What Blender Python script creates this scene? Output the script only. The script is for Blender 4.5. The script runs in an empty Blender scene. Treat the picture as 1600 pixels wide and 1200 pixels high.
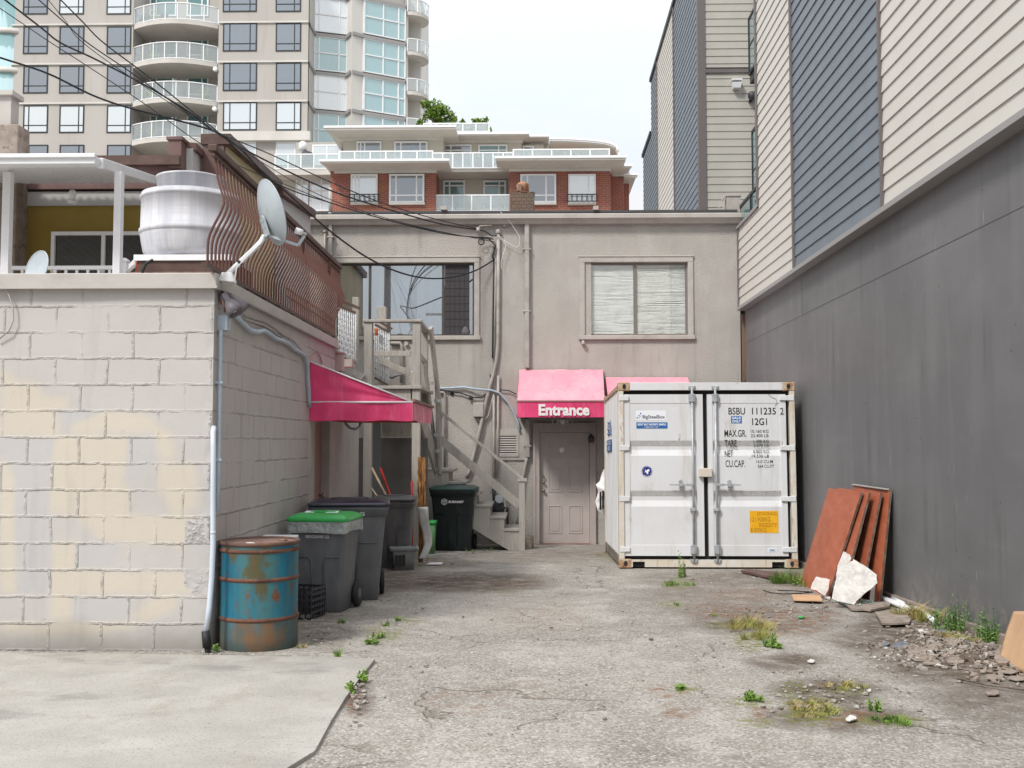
import bpy, bmesh, math, random
from mathutils import Vector, Matrix, noise as mnoise
C = bpy.context
SC = C.scene
rad = math.radians
random.seed(7)

# ------------------------------------------------------------------ camera
CAMZ = 1.389; FPX = 1620.0; YAW = rad(1.237); PITCH = rad(3.25)
cam_d = bpy.data.cameras.new('camera'); cam = bpy.data.objects.new('camera', cam_d)
SC.collection.objects.link(cam); SC.camera = cam
cam_d.sensor_width = 36; cam_d.lens = 36 * FPX / 1600; cam_d.clip_start = .1; cam_d.clip_end = 2000
cam.location = (0, 0, CAMZ); cam.rotation_euler = (rad(90) + PITCH, 0, YAW)
# ------------------------------------------------------------------ world: overcast daylight
w = bpy.data.worlds.new('World'); SC.world = w; w.use_nodes = True
nt = w.node_tree; nt.nodes.clear()
SUN_EL, SUN_AZ = rad(47), rad(216)      # behind the camera, a little to the left
sky = nt.nodes.new('ShaderNodeTexSky'); sky.sky_type = 'NISHITA'; sky.sun_disc = False
sky.sun_elevation = SUN_EL; sky.sun_rotation = SUN_AZ; sky.air_density = 1; sky.dust_density = 2
tc = nt.nodes.new('ShaderNodeTexCoord'); sep = nt.nodes.new('ShaderNodeSeparateXYZ')
nt.links.new(tc.outputs['Generated'], sep.inputs[0])
mx = nt.nodes.new('ShaderNodeMath'); mx.operation = 'MAXIMUM'; mx.inputs[1].default_value = 0.0
nt.links.new(sep.outputs['Z'], mx.inputs[0])
ml = nt.nodes.new('ShaderNodeMath'); ml.operation = 'MULTIPLY_ADD'; ml.inputs[1].default_value = 13.0; ml.inputs[2].default_value = 6.0
nt.links.new(mx.outputs[0], ml.inputs[0])
mp = nt.nodes.new('ShaderNodeMapping'); mp.inputs['Scale'].default_value = (1.6, 1.6, 4.5)
nt.links.new(tc.outputs['Generated'], mp.inputs[0])
cn = nt.nodes.new('ShaderNodeTexNoise'); cn.inputs['Scale'].default_value = 1.7; cn.inputs['Detail'].default_value = 5; cn.inputs['Roughness'].default_value = .5
nt.links.new(mp.outputs[0], cn.inputs['Vector'])
cr = nt.nodes.new('ShaderNodeValToRGB')
cr.color_ramp.elements[0].position = .40; cr.color_ramp.elements[0].color = (.86, .93, 1.0, 1)
cr.color_ramp.elements[1].position = .60; cr.color_ramp.elements[1].color = (1.0, 1.0, 1.02, 1)
nt.links.new(cn.outputs['Fac'], cr.inputs[0])
cm = nt.nodes.new('ShaderNodeVectorMath'); cm.operation = 'SCALE'
nt.links.new(cr.outputs[0], cm.inputs[0]); nt.links.new(ml.outputs[0], cm.inputs['Scale'])
mixw = nt.nodes.new('ShaderNodeMix'); mixw.data_type = 'RGBA'; mixw.inputs['Factor'].default_value = .95
nt.links.new(sky.outputs[0], mixw.inputs['A']); nt.links.new(cm.outputs[0], mixw.inputs['B'])
bg = nt.nodes.new('ShaderNodeBackground'); bg.inputs['Strength'].default_value = .11
out = nt.nodes.new('ShaderNodeOutputWorld')
nt.links.new(mixw.outputs['Result'], bg.inputs[0]); nt.links.new(bg.outputs[0], out.inputs[0])
# ------------------------------------------------------------------ sun behind cloud
sl = bpy.data.lights.new('sun', 'SUN'); sl.energy = 2.9; sl.angle = rad(10); sl.color = (1, .96, .9)
so = bpy.data.objects.new('sun', sl); SC.collection.objects.link(so)
sdir = Vector((math.sin(SUN_AZ) * math.cos(SUN_EL), math.cos(SUN_AZ) * math.cos(SUN_EL), math.sin(SUN_EL)))
so.rotation_euler = sdir.to_track_quat('Z', 'Y').to_euler(); so.location = (0, -5, 20)
SC.view_settings.view_transform = 'Standard'; SC.view_settings.look = 'None'
SC.view_settings.exposure = 0.0; SC.view_settings.gamma = 1
SC.cycles.max_bounces = 6; SC.cycles.transparent_max_bounces = 12

# ------------------------------------------------------------------ pixel -> place helpers (photo measured at 1600x1200)
RM = cam.rotation_euler.to_matrix()
CP = Vector((0, 0, CAMZ))
GS = -0.0241                                   # the yard falls gently away from the lane
def ray(px, py): return RM @ Vector(((px - 800) / FPX, (600 - py) / FPX, -1))
def at(px, py, Y):
    d = ray(px, py); return CP + d * (Y / d.y)
def gnd(px, py, dz=0):
    d = ray(px, py); t = (CAMZ - dz) / (GS * d.y - d.z) if abs(GS * d.y - d.z) > 1e-9 else 1
    return CP + d * t
def onp(px, py, c, k):                         # on the upright plane x = c + k*y
    d = ray(px, py); return CP + d * (c / (d.x - k * d.y))
LC, LK = -2.411, -.00864
RC, RK = 3.67, .008
def lft(px, py, off=0): return onp(px, py, LC + off, LK)
def rgt(px, py, off=0): return onp(px, py, RC + off, RK)
def gz(y): return GS * y
def lx(y): return LC + LK * y
def rx(y): return RC + RK * y
RMi = RM.transposed()
def topx(p):
    q = RMi @ (Vector(p) - CP)
    return (800 + FPX * q.x / -q.z, 600 - FPX * q.y / -q.z)

# ------------------------------------------------------------------ mesh builder
class MB:
    def __init__(s): s.v = []; s.f = []; s.m = []; s.cur = 0; s.smooth = []
    def face(s, idx, sm=False): s.f.append(tuple(idx)); s.m.append(s.cur); s.smooth.append(sm)
    def poly(s, pts):
        n = len(s.v); s.v += [Vector(p) for p in pts]; s.face(range(n, n + len(pts))); return s
    def box(s, x0, x1, y0, y1, z0, z1):
        if x0 > x1: x0, x1 = x1, x0
        if y0 > y1: y0, y1 = y1, y0
        if z0 > z1: z0, z1 = z1, z0
        return s.hexa([(x0,y0,z0),(x1,y0,z0),(x1,y1,z0),(x0,y1,z0)], [(x0,y0,z1),(x1,y0,z1),(x1,y1,z1),(x0,y1,z1)])
    def hexa(s, a, b):
        n = len(s.v); k = len(a); s.v += [Vector(p) for p in a] + [Vector(p) for p in b]
        s.face([n + i for i in reversed(range(k))]); s.face([n + k + i for i in range(k)])
        for i in range(k):
            j = (i + 1) % k; s.face((n + i, n + j, n + k + j, n + k + i))
        return s
    def beam(s, p, q, wd, ht, up=(0, 0, 1)):   # rectangular bar from p to q
        p, q = Vector(p), Vector(q); d = (q - p).normalized(); u = Vector(up)
        if abs(d.dot(u)) > .98: u = Vector((0, 1, 0))
        r = d.cross(u).normalized(); u = r.cross(d).normalized()
        a = [p - r*wd/2 - u*ht/2, p + r*wd/2 - u*ht/2, p + r*wd/2 + u*ht/2, p - r*wd/2 + u*ht/2]
        return s.hexa(list(reversed(a)), list(reversed([v + (q - p) for v in a])))
    def tube(s, pts, r, n=8, cap=True):
        pts = [Vector(p) for p in pts]; base = len(s.v); L = len(pts)
        rs = r if isinstance(r, (list, tuple)) else [r] * L
        t0 = (pts[1] - pts[0]).normalized()
        ref = Vector((0, 0, 1)) if abs(t0.z) < .9 else Vector((1, 0, 0))
        nrm = t0.cross(ref).normalized()
        for i, p in enumerate(pts):
            t = (pts[min(i + 1, L - 1)] - pts[max(i - 1, 0)]).normalized()
            nrm = (nrm - t * nrm.dot(t)); nrm = nrm.normalized() if nrm.length > 1e-6 else t.orthogonal().normalized()
            b = t.cross(nrm)
            for k in range(n):
                a = 2 * math.pi * k / n; s.v.append(p + (nrm * math.cos(a) + b * math.sin(a)) * rs[i])
        for i in range(L - 1):
            for k in range(n):
                k2 = (k + 1) % n
                s.face((base + i*n + k, base + i*n + k2, base + (i+1)*n + k2, base + (i+1)*n + k), True)
        if cap:
            s.face([base + k for k in reversed(range(n))]); s.face([base + (L-1)*n + k for k in range(n)])
        return s
    def lathe(s, prof, c=(0, 0, 0), n=32, axis='z', capb=True, capt=True):
        base = len(s.v); c = Vector(c); L = len(prof)
        for (r, h) in prof:
            for k in range(n):
                a = 2 * math.pi * k / n; x, y = r * math.cos(a), r * math.sin(a)
                s.v.append(c + (Vector((x, y, h)) if axis == 'z' else Vector((x, h, y)) if axis == 'y' else Vector((h, x, y))))
        for i in range(L - 1):
            for k in range(n):
                k2 = (k + 1) % n; s.face((base + i*n + k, base + i*n + k2, base + (i+1)*n + k2, base + (i+1)*n + k), True)
        if capb: s.face([base + k for k in reversed(range(n))])
        if capt: s.face([base + (L-1)*n + k for k in range(n)])
        return s
    def loft(s, rings, capb=True, capt=True, sm=True):
        base = len(s.v); n = len(rings[0]); 
        for r in rings: s.v += [Vector(p) for p in r]
        for i in range(len(rings) - 1):
            for k in range(n):
                k2 = (k + 1) % n; s.face((base + i*n + k, base + i*n + k2, base + (i+1)*n + k2, base + (i+1)*n + k), sm)
        if capb: s.face([base + k for k in reversed(range(n))])
        if capt: s.face([base + (len(rings)-1)*n + k for k in range(n)])
        return s
    def grid(s, fn, nu, nv, sm=True):          # fn(u,v) u,v in 0..1
        base = len(s.v)
        for j in range(nv + 1):
            for i in range(nu + 1): s.v.append(Vector(fn(i / nu, j / nv)))
        for j in range(nv):
            for i in range(nu):
                a = base + j*(nu+1) + i; s.face((a, a+1, a+nu+2, a+nu+1), sm)
        return s
    def plate(s, pts, nrm, t):                 # polygon with thickness along nrm
        nrm = Vector(nrm) * t; pts = [Vector(p) for p in pts]
        return s.hexa(pts, [p + nrm for p in pts])
    def xf(s, M, start=0):
        for i in range(start, len(s.v)): s.v[i] = M @ s.v[i]
        return s
ORG = {}
def tag(o, label=None, cat=None, group=None, kind=None):
    if label: o['label'] = label
    if cat: o['category'] = cat
    if group: o['group'] = group
    if kind: o['kind'] = kind
    return o
def thing(name, label, cat, loc, rot=(0, 0, 0), group=None):
    o = bpy.data.objects.new(name, None); SC.collection.objects.link(o); o.empty_display_size = .1
    o.location = loc; o.rotation_euler = rot; ORG[o.name] = Vector(loc)
    return tag(o, label, cat, group)
def obj(name, mb, mat, parent=None, local=False, bevel=0, label=None, fix=True, attr=None, seg=1):
    me = bpy.data.meshes.new(name)
    if local: og = Vector((0, 0, 0))
    else:
        xs = [v.x for v in mb.v]; ys = [v.y for v in mb.v]; zs = [v.z for v in mb.v]
        og = Vector(((min(xs)+max(xs))/2, (min(ys)+max(ys))/2, min(zs)))
    me.from_pydata([tuple(v - og) for v in mb.v], [], mb.f)
    me.polygons.foreach_set('use_smooth', mb.smooth); me.polygons.foreach_set('material_index', mb.m)
    for m in (mat if isinstance(mat, (list, tuple)) else [mat]): me.materials.append(m)
    if fix:
        bm = bmesh.new(); bm.from_mesh(me); bmesh.ops.recalc_face_normals(bm, faces=bm.faces); bm.to_mesh(me); bm.free()
    if attr:
        for an, vals in attr.items():
            a = me.attributes.new(an, 'FLOAT', 'POINT'); a.data.foreach_set('value', vals)
    o = bpy.data.objects.new(name, me); SC.collection.objects.link(o)
    if parent is not None:
        o.parent = parent
        if local: o.location = (0, 0, 0)
        else: o.location = og - ORG[parent.name]
    else: o.location = og
    ORG[o.name] = og
    if bevel:
        b = o.modifiers.new('bevel', 'BEVEL'); b.width = bevel; b.segments = seg; b.limit_method = 'ANGLE'; b.angle_limit = rad(40)
    if label: o['label'] = label
    return o
def dup(root, loc, rotz=None, label=None, group=None):
    def cp(o, par):
        c = o.copy(); SC.collection.objects.link(c); c.parent = par
        for ch in list(o.children): cp(ch, c)
        return c
    r = cp(root, None); r.location = loc
    if rotz is not None: r.rotation_euler[2] = rotz
    if label: r['label'] = label
    if group: r['group'] = group
    return r
def text_mb(s, x0, x1, z0, z1, y, bold=0.0, slant=0, align='fit'):
    cu = bpy.data.curves.new('t', 'FONT'); cu.body = s; cu.size = 1; cu.offset = bold; cu.resolution_u = 3; cu.space_line = 1.0
    o = bpy.data.objects.new('t', cu); SC.collection.objects.link(o)
    dg = C.evaluated_depsgraph_get(); me = bpy.data.meshes.new_from_object(o.evaluated_get(dg))
    mb = MB(); vs = [v.co.copy() for v in me.vertices]
    ax = min(v.x for v in vs); bx = max(v.x for v in vs); ay = min(v.y for v in vs); by = max(v.y for v in vs)
    mb.v = [Vector((x0 + (v.x - ax)/(bx - ax)*(x1 - x0), y, z0 + (v.y - ay)/(by - ay)*(z1 - z0))) for v in vs]
    for p in me.polygons: mb.face(tuple(reversed(p.vertices[:])))
    bpy.data.objects.remove(o); bpy.data.curves.remove(cu); bpy.data.meshes.remove(me)
    return mb
def join(*mbs):
    r = MB()
    for m in mbs:
        n = len(r.v); r.v += m.v; r.f += [tuple(i + n for i in f) for f in m.f]; r.m += m.m; r.smooth += m.smooth
    return r
def R(x0, y0, x1, y1, D):                       # pixel rectangle on the plane y=D
    mx_, my_ = (x0 + x1)/2, (y0 + y1)/2
    return at(x0, my_, D).x, at(x1, my_, D).x, at(mx_, y1, D).z, at(mx_, y0, D).z

# ------------------------------------------------------------------ materials
def mat(name, col, rough=.75, metal=0.0, layers=(), bump=None, spec=.4, coat=0, alpha=None, trans=0, mapping=(1, 1, 1)):
    """layers: (colour, scale(x,y,z or s), lo, hi, detail[, strength]) noise-masked coats of another colour; bump: list of (scale, strength, distance[, 'v'])"""
    m = bpy.data.materials.new(name); m.use_nodes = True; n = m.node_tree; N = n.nodes; L = n.links
    bs = N['Principled BSDF']; bs.inputs['Roughness'].default_value = rough; bs.inputs['Metallic'].default_value = metal
    bs.inputs['Specular IOR Level'].default_value = spec
    tcn = N.new('ShaderNodeTexCoord'); vec = tcn.outputs['Object']
    cur = N.new('ShaderNodeRGB'); cur.outputs[0].default_value = (*col, 1); cur = cur.outputs[0]
    for i, ly in enumerate(layers):
        c, sc, lo, hi, det = ly[:5]; st = ly[5] if len(ly) > 5 else 1.0
        mp = N.new('ShaderNodeMapping'); mp.inputs['Location'].default_value = (i*3.7 + 1, i*1.3, i*5.1)
        mp.inputs['Scale'].default_value = sc if isinstance(sc, tuple) else (sc, sc, sc)
        L.new(vec, mp.inputs[0]); nz = N.new('ShaderNodeTexNoise'); nz.inputs['Scale'].default_value = 1
        nz.inputs['Detail'].default_value = det; nz.inputs['Roughness'].default_value = .62; L.new(mp.outputs[0], nz.inputs['Vector'])
        mr = N.new('ShaderNodeMapRange'); mr.inputs['From Min'].default_value = lo; mr.inputs['From Max'].default_value = hi
        mr.inputs['To Max'].default_value = st; L.new(nz.outputs['Fac'], mr.inputs['Value'])
        mi = N.new('ShaderNodeMix'); mi.data_type = 'RGBA'; L.new(mr.outputs[0], mi.inputs['Factor'])
        L.new(cur, mi.inputs['A']); mi.inputs['B'].default_value = (*c, 1); cur = mi.outputs['Result']
    L.new(cur, bs.inputs['Base Color'])
    if bump:
        prev = None
        for b in bump:
            sc = b[0]
            if len(b) > 3 and b[3] == 'v':
                nz = N.new('ShaderNodeTexVoronoi'); nz.inputs['Scale'].default_value = sc; o_ = nz.outputs['Distance']; L.new(vec, nz.inputs['Vector'])
            else:
                mp = N.new('ShaderNodeMapping'); mp.inputs['Scale'].default_value = sc if isinstance(sc, tuple) else (sc, sc, sc)
                L.new(vec, mp.inputs[0]); nz = N.new('ShaderNodeTexNoise'); nz.inputs['Scale'].default_value = 1; nz.inputs['Detail'].default_value = 4
                L.new(mp.outputs[0], nz.inputs['Vector']); o_ = nz.outputs['Fac']
            bp = N.new('ShaderNodeBump'); bp.inputs['Strength'].default_value = b[1]; bp.inputs['Distance'].default_value = b[2]
            L.new(o_, bp.inputs['Height'])
            if prev: L.new(prev, bp.inputs['Normal'])
            prev = bp.outputs[0]
        L.new(prev, bs.inputs['Normal'])
    return m
def glass(name, tint=(.8, .9, .92), refl=.25, rough=.03, clear=.5, body=(.05, .07, .08)):
    """window glass: tinted body seen through, plus mirror reflection of whatever stands opposite"""
    m = bpy.data.materials.new(name); m.use_nodes = True; n = m.node_tree; N = n.nodes; L = n.links; N.clear()
    o = N.new('ShaderNodeOutputMaterial'); tr = N.new('ShaderNodeBsdfTransparent'); tr.inputs[0].default_value = (*tint, 1)
    df = N.new('ShaderNodeBsdfDiffuse'); df.inputs[0].default_value = (*body, 1)
    m1 = N.new('ShaderNodeMixShader'); m1.inputs[0].default_value = 1 - clear; L.new(tr.outputs[0], m1.inputs[1]); L.new(df.outputs[0], m1.inputs[2])
    gl = N.new('ShaderNodeBsdfGlossy'); gl.inputs['Roughness'].default_value = rough; gl.inputs[0].default_value = (1, 1, 1, 1)
    fr = N.new('ShaderNodeLayerWeight'); fr.inputs[0].default_value = .5
    pw = N.new('ShaderNodeMath'); pw.operation = 'POWER'; pw.inputs[1].default_value = 4.5; L.new(fr.outputs['Facing'], pw.inputs[0])
    ad = N.new('ShaderNodeMath'); ad.operation = 'ADD'; ad.use_clamp = True; ad.inputs[1].default_value = refl + .03; L.new(pw.outputs[0], ad.inputs[0])
    m2 = N.new('ShaderNodeMixShader'); L.new(ad.outputs[0], m2.inputs[0]); L.new(m1.outputs[0], m2.inputs[1]); L.new(gl.outputs[0], m2.inputs[2])
    L.new(m2.outputs[0], o.inputs[0]); return m
def blockwall(name, axis, off, zoff, patch=False, base=(.50, .475, .455)):
    m = bpy.data.materials.new(name); m.use_nodes = True; n = m.node_tree; N = n.nodes; L = n.links
    bs = N['Principled BSDF']; bs.inputs['Roughness'].default_value = .7; bs.inputs['Specular IOR Level'].default_value = .3
    g = N.new('ShaderNodeNewGeometry'); sp = N.new('ShaderNodeSeparateXYZ'); L.new(g.outputs['Position'], sp.inputs[0])
    a = N.new('ShaderNodeMath'); a.operation = 'ADD'; a.inputs[1].default_value = off; L.new(sp.outputs[axis], a.inputs[0])
    b = N.new('ShaderNodeMath'); b.operation = 'ADD'; b.inputs[1].default_value = zoff; L.new(sp.outputs['Z'], b.inputs[0])
    cb = N.new('ShaderNodeCombineXYZ'); L.new(a.outputs[0], cb.inputs[0]); L.new(b.outputs[0], cb.inputs[1])
    def noise(sc, det=4, rough=.6):
        z = N.new('ShaderNodeTexNoise'); z.inputs['Scale'].default_value = sc; z.inputs['Detail'].default_value = det; z.inputs['Roughness'].default_value = rough
        L.new(g.outputs['Position'], z.inputs['Vector']); return z
    def mth(op, x, y=None, cl=False):
        k = N.new('ShaderNodeMath'); k.operation = op; k.use_clamp = cl
        for i, q in enumerate((x, y)):
            if q is None: continue
            if isinstance(q, (int, float)): k.inputs[i].default_value = q
            else: L.new(q, k.inputs[i])
        return k.outputs[0]
    def rng(x, lo, hi, t0=0, t1=1):
        k = N.new('ShaderNodeMapRange'); L.new(x, k.inputs[0]); k.inputs[1].default_value = lo; k.inputs[2].default_value = hi
        k.inputs[3].default_value = t0; k.inputs[4].default_value = t1; return k.outputs[0]
    dn = noise(7, 3); dv = N.new('ShaderNodeVectorMath'); dv.operation = 'MULTIPLY_ADD'
    sb = N.new('ShaderNodeVectorMath'); sb.operation = 'SUBTRACT'; sb.inputs[1].default_value = (.5, .5, .5); L.new(dn.outputs['Color'], sb.inputs[0])
    L.new(sb.outputs[0], dv.inputs[0]); dv.inputs[1].default_value = (.03, .03, 0); L.new(cb.outputs[0], dv.inputs[2])
    def brick(ms, sm):
        k = N.new('ShaderNodeTexBrick'); k.offset = .5; k.offset_frequency = 2; k.squash = 1
        k.inputs['Scale'].default_value = 1; k.inputs['Mortar Size'].default_value = ms; k.inputs['Mortar Smooth'].default_value = sm
        k.inputs['Brick Width'].default_value = .4064; k.inputs['Row Height'].default_value = .2032
        k.inputs['Color1'].default_value = (0, 0, 0, 1); k.inputs['Color2'].default_value = (1, 1, 1, 1); k.inputs['Bias'].default_value = 0
        L.new(dv.outputs[0], k.inputs['Vector']); return k
    thin = brick(.0028, .3); wide = brick(.013, .6)
    # uneven joints: ridges of old paint beside them
    n1 = noise(2.2, 4); n2 = noise(14, 4); n3 = noise(160, 3)
    crust = mth('MULTIPLY', wide.outputs['Fac'], rng(n1.outputs['Fac'], .36, .54), True)
    ridge = mth('MULTIPLY', crust, rng(n2.outputs['Fac'], .3, .65))
    open_ = mth('MULTIPLY', thin.outputs['Fac'], rng(n1.outputs['Fac'], .40, .62, .12, 1), True)
    hh = mth('ADD', mth('MULTIPLY', ridge, .017), mth('MULTIPLY', open_, -.007))
    hh = mth('ADD', hh, mth('MULTIPLY', n2.outputs['Fac'], .0022)); hh = mth('ADD', hh, mth('MULTIPLY', n3.outputs['Fac'], .0006))
    bp = N.new('ShaderNodeBump'); bp.inputs['Strength'].default_value = .9; bp.inputs['Distance'].default_value = 1; L.new(hh, bp.inputs['Height'])
    L.new(bp.outputs[0], bs.inputs['Normal'])
    def mixc(f, A, B):
        k = N.new('ShaderNodeMix'); k.data_type = 'RGBA'
        if isinstance(f, (int, float)): k.inputs[0].default_value = f
        else: L.new(f, k.inputs[0])
        for nm, q in (('A', A), ('B', B)):
            if isinstance(q, tuple): k.inputs[nm].default_value = (*q, 1)
            else: L.new(q, k.inputs[nm])
        return k.outputs['Result']
    c = mixc(rng(noise(1.3, 5).outputs['Fac'], .35, .7), base, tuple(v*.93 for v in base))
    if patch:
        at_ = N.new('ShaderNodeAttribute'); at_.attribute_name = 'patch'
        c = mixc(mth('MULTIPLY', at_.outputs['Fac'], .72), c, (.58, .515, .415))
        at2 = N.new('ShaderNodeAttribute'); at2.attribute_name = 'cool'
        c = mixc(mth('MULTIPLY', at2.outputs['Fac'], .45), c, (.46, .455, .46))
    # fine grime, water streaks, dark base, dark open joints
    st = N.new('ShaderNodeMapping'); st.inputs['Scale'].default_value = (9, 9, .8); L.new(g.outputs['Position'], st.inputs[0])
    sn = N.new('ShaderNodeTexNoise'); sn.inputs['Detail'].default_value = 5; sn.inputs['Scale'].default_value = 1; L.new(st.outputs[0], sn.inputs['Vector'])
    c = mixc(mth('MULTIPLY', rng(sn.outputs['Fac'], .55, .8), .30), c, (.27, .235, .22))
    c = mixc(mth('MULTIPLY', rng(n2.outputs['Fac'], .62, .75), .25), c, (.33, .31, .29))
    zb = mth('ADD', sp.outputs['Z'], mth('MULTIPLY', n1.outputs['Fac'], .22))
    c = mixc(rng(zb, .16, -.09, 0, .75), c, (.20, .185, .165))
    c = mixc(mth('MULTIPLY', open_, .55, True), c, (.20, .18, .165))
    c = mixc(mth('MULTIPLY', ridge, .35, True), c, (.62, .60, .58))
    L.new(c, bs.inputs['Base Color']); return m

def asphalt(name):
    m = bpy.data.materials.new(name); m.use_nodes = True; n = m.node_tree; N = n.nodes; L = n.links
    bs = N['Principled BSDF']; bs.inputs['Roughness'].default_value = .88; bs.inputs['Specular IOR Level'].default_value = .25
    g = N.new('ShaderNodeNewGeometry')
    def noise(sc, det=4, rough=.6):
        z = N.new('ShaderNodeTexNoise'); z.inputs['Scale'].default_value = sc; z.inputs['Detail'].default_value = det; z.inputs['Roughness'].default_value = rough
        L.new(g.outputs['Position'], z.inputs['Vector']); return z
    def rng(x, lo, hi, t0=0, t1=1):
        k = N.new('ShaderNodeMapRange'); L.new(x, k.inputs[0]); k.inputs[1].default_value = lo; k.inputs[2].default_value = hi
        k.inputs[3].default_value = t0; k.inputs[4].default_value = t1; return k.outputs[0]
    def mth(op, x, y=None, cl=False):
        k = N.new('ShaderNodeMath'); k.operation = op; k.use_clamp = cl
        for i, q in enumerate((x, y)):
            if q is None: continue
            if isinstance(q, (int, float)): k.inputs[i].default_value = q
            else: L.new(q, k.inputs[i])
        return k.outputs[0]
    def mixc(f, A, B):
        k = N.new('ShaderNodeMix'); k.data_type = 'RGBA'
        if isinstance(f, (int, float)): k.inputs[0].default_value = f
        else: L.new(f, k.inputs[0])
        for nm, q in (('A', A), ('B', B)):
            if isinstance(q, tuple): k.inputs[nm].default_value = (*q, 1)
            else: L.new(q, k.inputs[nm])
        return k.outputs['Result']
    def vor(sc, feat='F1', dist=None):
        k = N.new('ShaderNodeTexVoronoi'); k.feature = feat; k.inputs['Scale'].default_value = sc
        if dist is None: L.new(g.outputs['Position'], k.inputs['Vector'])
        else: L.new(dist, k.inputs['Vector'])
        return k
    def att(nm):
        k = N.new('ShaderNodeAttribute'); k.attribute_name = nm; return k.outputs['Fac']
    big = noise(.55, 4); mid = noise(2.7, 6, .7); fine = noise(38, 3, .7); grit = vor(70); grit2 = vor(150)
    c = mixc(rng(big.outputs['Fac'], .35, .65), (.335, .305, .268), (.245, .22, .192))
    c = mixc(rng(mid.outputs['Fac'], .48, .68, 0, .75), c, (.45, .425, .385))
    # exposed aggregate: each chip its own tone
    bw = N.new('ShaderNodeRGBToBW'); L.new(grit.outputs['Color'], bw.inputs[0])
    c = mixc(rng(bw.outputs[0], .60, .85, 0, .62), c, (.52, .51, .49))
    c = mixc(rng(bw.outputs[0], .32, .12, 0, .55), c, (.11, .10, .09))
    c = mixc(mth('MULTIPLY', rng(fine.outputs['Fac'], .55, .75), .5), c, (.14, .125, .11))
    # stains and soil
    d = mth('MULTIPLY', att('dirt'), rng(noise(5, 6, .7).outputs['Fac'], .34, .54, .25, 1), True)
    c = mixc(d, c, (.115, .088, .068))
    c = mixc(mth('MULTIPLY', att('rust'), rng(noise(9, 5, .7).outputs['Fac'], .46, .62), True), c, (.20, .095, .045))
    c = mixc(mth('MULTIPLY', att('moss'), rng(noise(16, 5, .7).outputs['Fac'], .45, .56), True), c, (.16, .17, .045))
    # cracks
    dn = noise(2.1, 4); sc = N.new('ShaderNodeVectorMath'); sc.operation = 'MULTIPLY_ADD'; L.new(dn.outputs['Color'], sc.inputs[0]); sc.inputs[1].default_value = (.7, .7, 0)
    L.new(g.outputs['Position'], sc.inputs[2])
    cr = vor(.55, 'DISTANCE_TO_EDGE', sc.outputs[0]); crk = rng(cr.outputs['Distance'], .007, .002)
    crk = mth('MULTIPLY', crk, rng(noise(1.1, 3).outputs['Fac'], .44, .56), True)
    cr2 = vor(2.6, 'DISTANCE_TO_EDGE', sc.outputs[0]); crk2 = mth('MULTIPLY', rng(cr2.outputs['Distance'], .035, .008), mth('MULTIPLY', att('dirt'), rng(noise(1.7, 3).outputs['Fac'], .42, .55)), True)
    crk = mth('MAXIMUM', crk, crk2)
    c = mixc(mth('MULTIPLY', crk, .6), c, (.15, .12, .085))
    L.new(c, bs.inputs['Base Color'])
    h = mth('ADD', mth('MULTIPLY', grit.outputs['Distance'], -.35), mth('MULTIPLY', fine.outputs['Fac'], .5))
    h = mth('ADD', h, mth('MULTIPLY', mid.outputs['Fac'], 1.4)); h = mth('ADD', h, mth('MULTIPLY', crk, -1.5))
    bp = N.new('ShaderNodeBump'); bp.inputs['Strength'].default_value = .8; bp.inputs['Distance'].default_value = .012; L.new(h, bp.inputs['Height'])
    L.new(bp.outputs[0], bs.inputs['Normal']); return m

MT = {}
GREY = (.40, .365, .34)
MT['block_front'] = blockwall('painted_block_front', 'X', 3.715, -.012, True)
MT['block_side'] = blockwall('painted_block_side', 'Y', -7.94, -.012, base=(.485, .46, .445))
MT['asphalt'] = asphalt('worn_asphalt')
MT['concrete'] = mat('apron_concrete', (.385, .365, .33), .88, layers=[((.315, .30, .27), (1.6, 1.8, 1), .42, .62, 7, .8), ((.45, .43, .395), 3, .5, .66, 7, .6), ((.20, .19, .175), (1.1, 2.2, 2), .57, .68, 7, .6), ((.30, .25, .20), (3, 1.2, 2), .58, .70, 6, .5), ((.16, .145, .13), 75, .60, .66, 2, .7), ((.55, .53, .50), 120, .62, .68, 2, .6)], bump=[(60, .5, .004), (7, .3, .01)])
MT['stucco'] = mat('grey_stucco', (.475, .45, .415), .88, layers=[((.42, .395, .365), 1.3, .4, .65, 6), ((.53, .51, .48), (3, 3, 1.2), .5, .75, 5, .7), ((.27, .24, .215), (7, 7, .5), .56, .78, 5, .6), ((.49, .42, .395), .8, .52, .7, 3, .45)], bump=[(48, .9, .022), (140, .6, .008)])
MT['trim'] = mat('grey_paint', (.46, .43, .395), .6, layers=[((.34, .31, .28), 3, .45, .7, 5, .8), ((.2, .17, .14), (14, 14, 2), .66, .8, 4, .7)], bump=[(40, .25, .004)])
MT['wood'] = mat('weathered_painted_wood', (.43, .405, .37), .75, layers=[((.33, .305, .27), (30, 30, 3), .42, .68, 5), ((.45, .43, .40), 5, .5, .7, 5, .6), ((.13, .10, .08), (22, 22, 5), .67, .76, 4, .8)], bump=[((60, 60, 6), .5, .006)])
MT['cap'] = mat('cap_flashing_paint', (.47, .44, .41), .55, layers=[((.38, .35, .325), (3, 3, 6), .45, .7, 5, .8), ((.16, .11, .08), (9, 9, 3), .68, .8, 4, .8)], bump=[(9, .3, .006)])
MT['pink'] = mat('pink_awning_fabric', (.76, .062, .20), .6, layers=[((.62, .04, .135), 2, .4, .65, 5), ((.86, .26, .40), (7, 7, 1.5), .52, .78, 5, .5), ((.30, .06, .09), (12, 12, 2), .66, .80, 5, .6)], bump=[(14, .2, .01), (260, .2, .001)])
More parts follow.
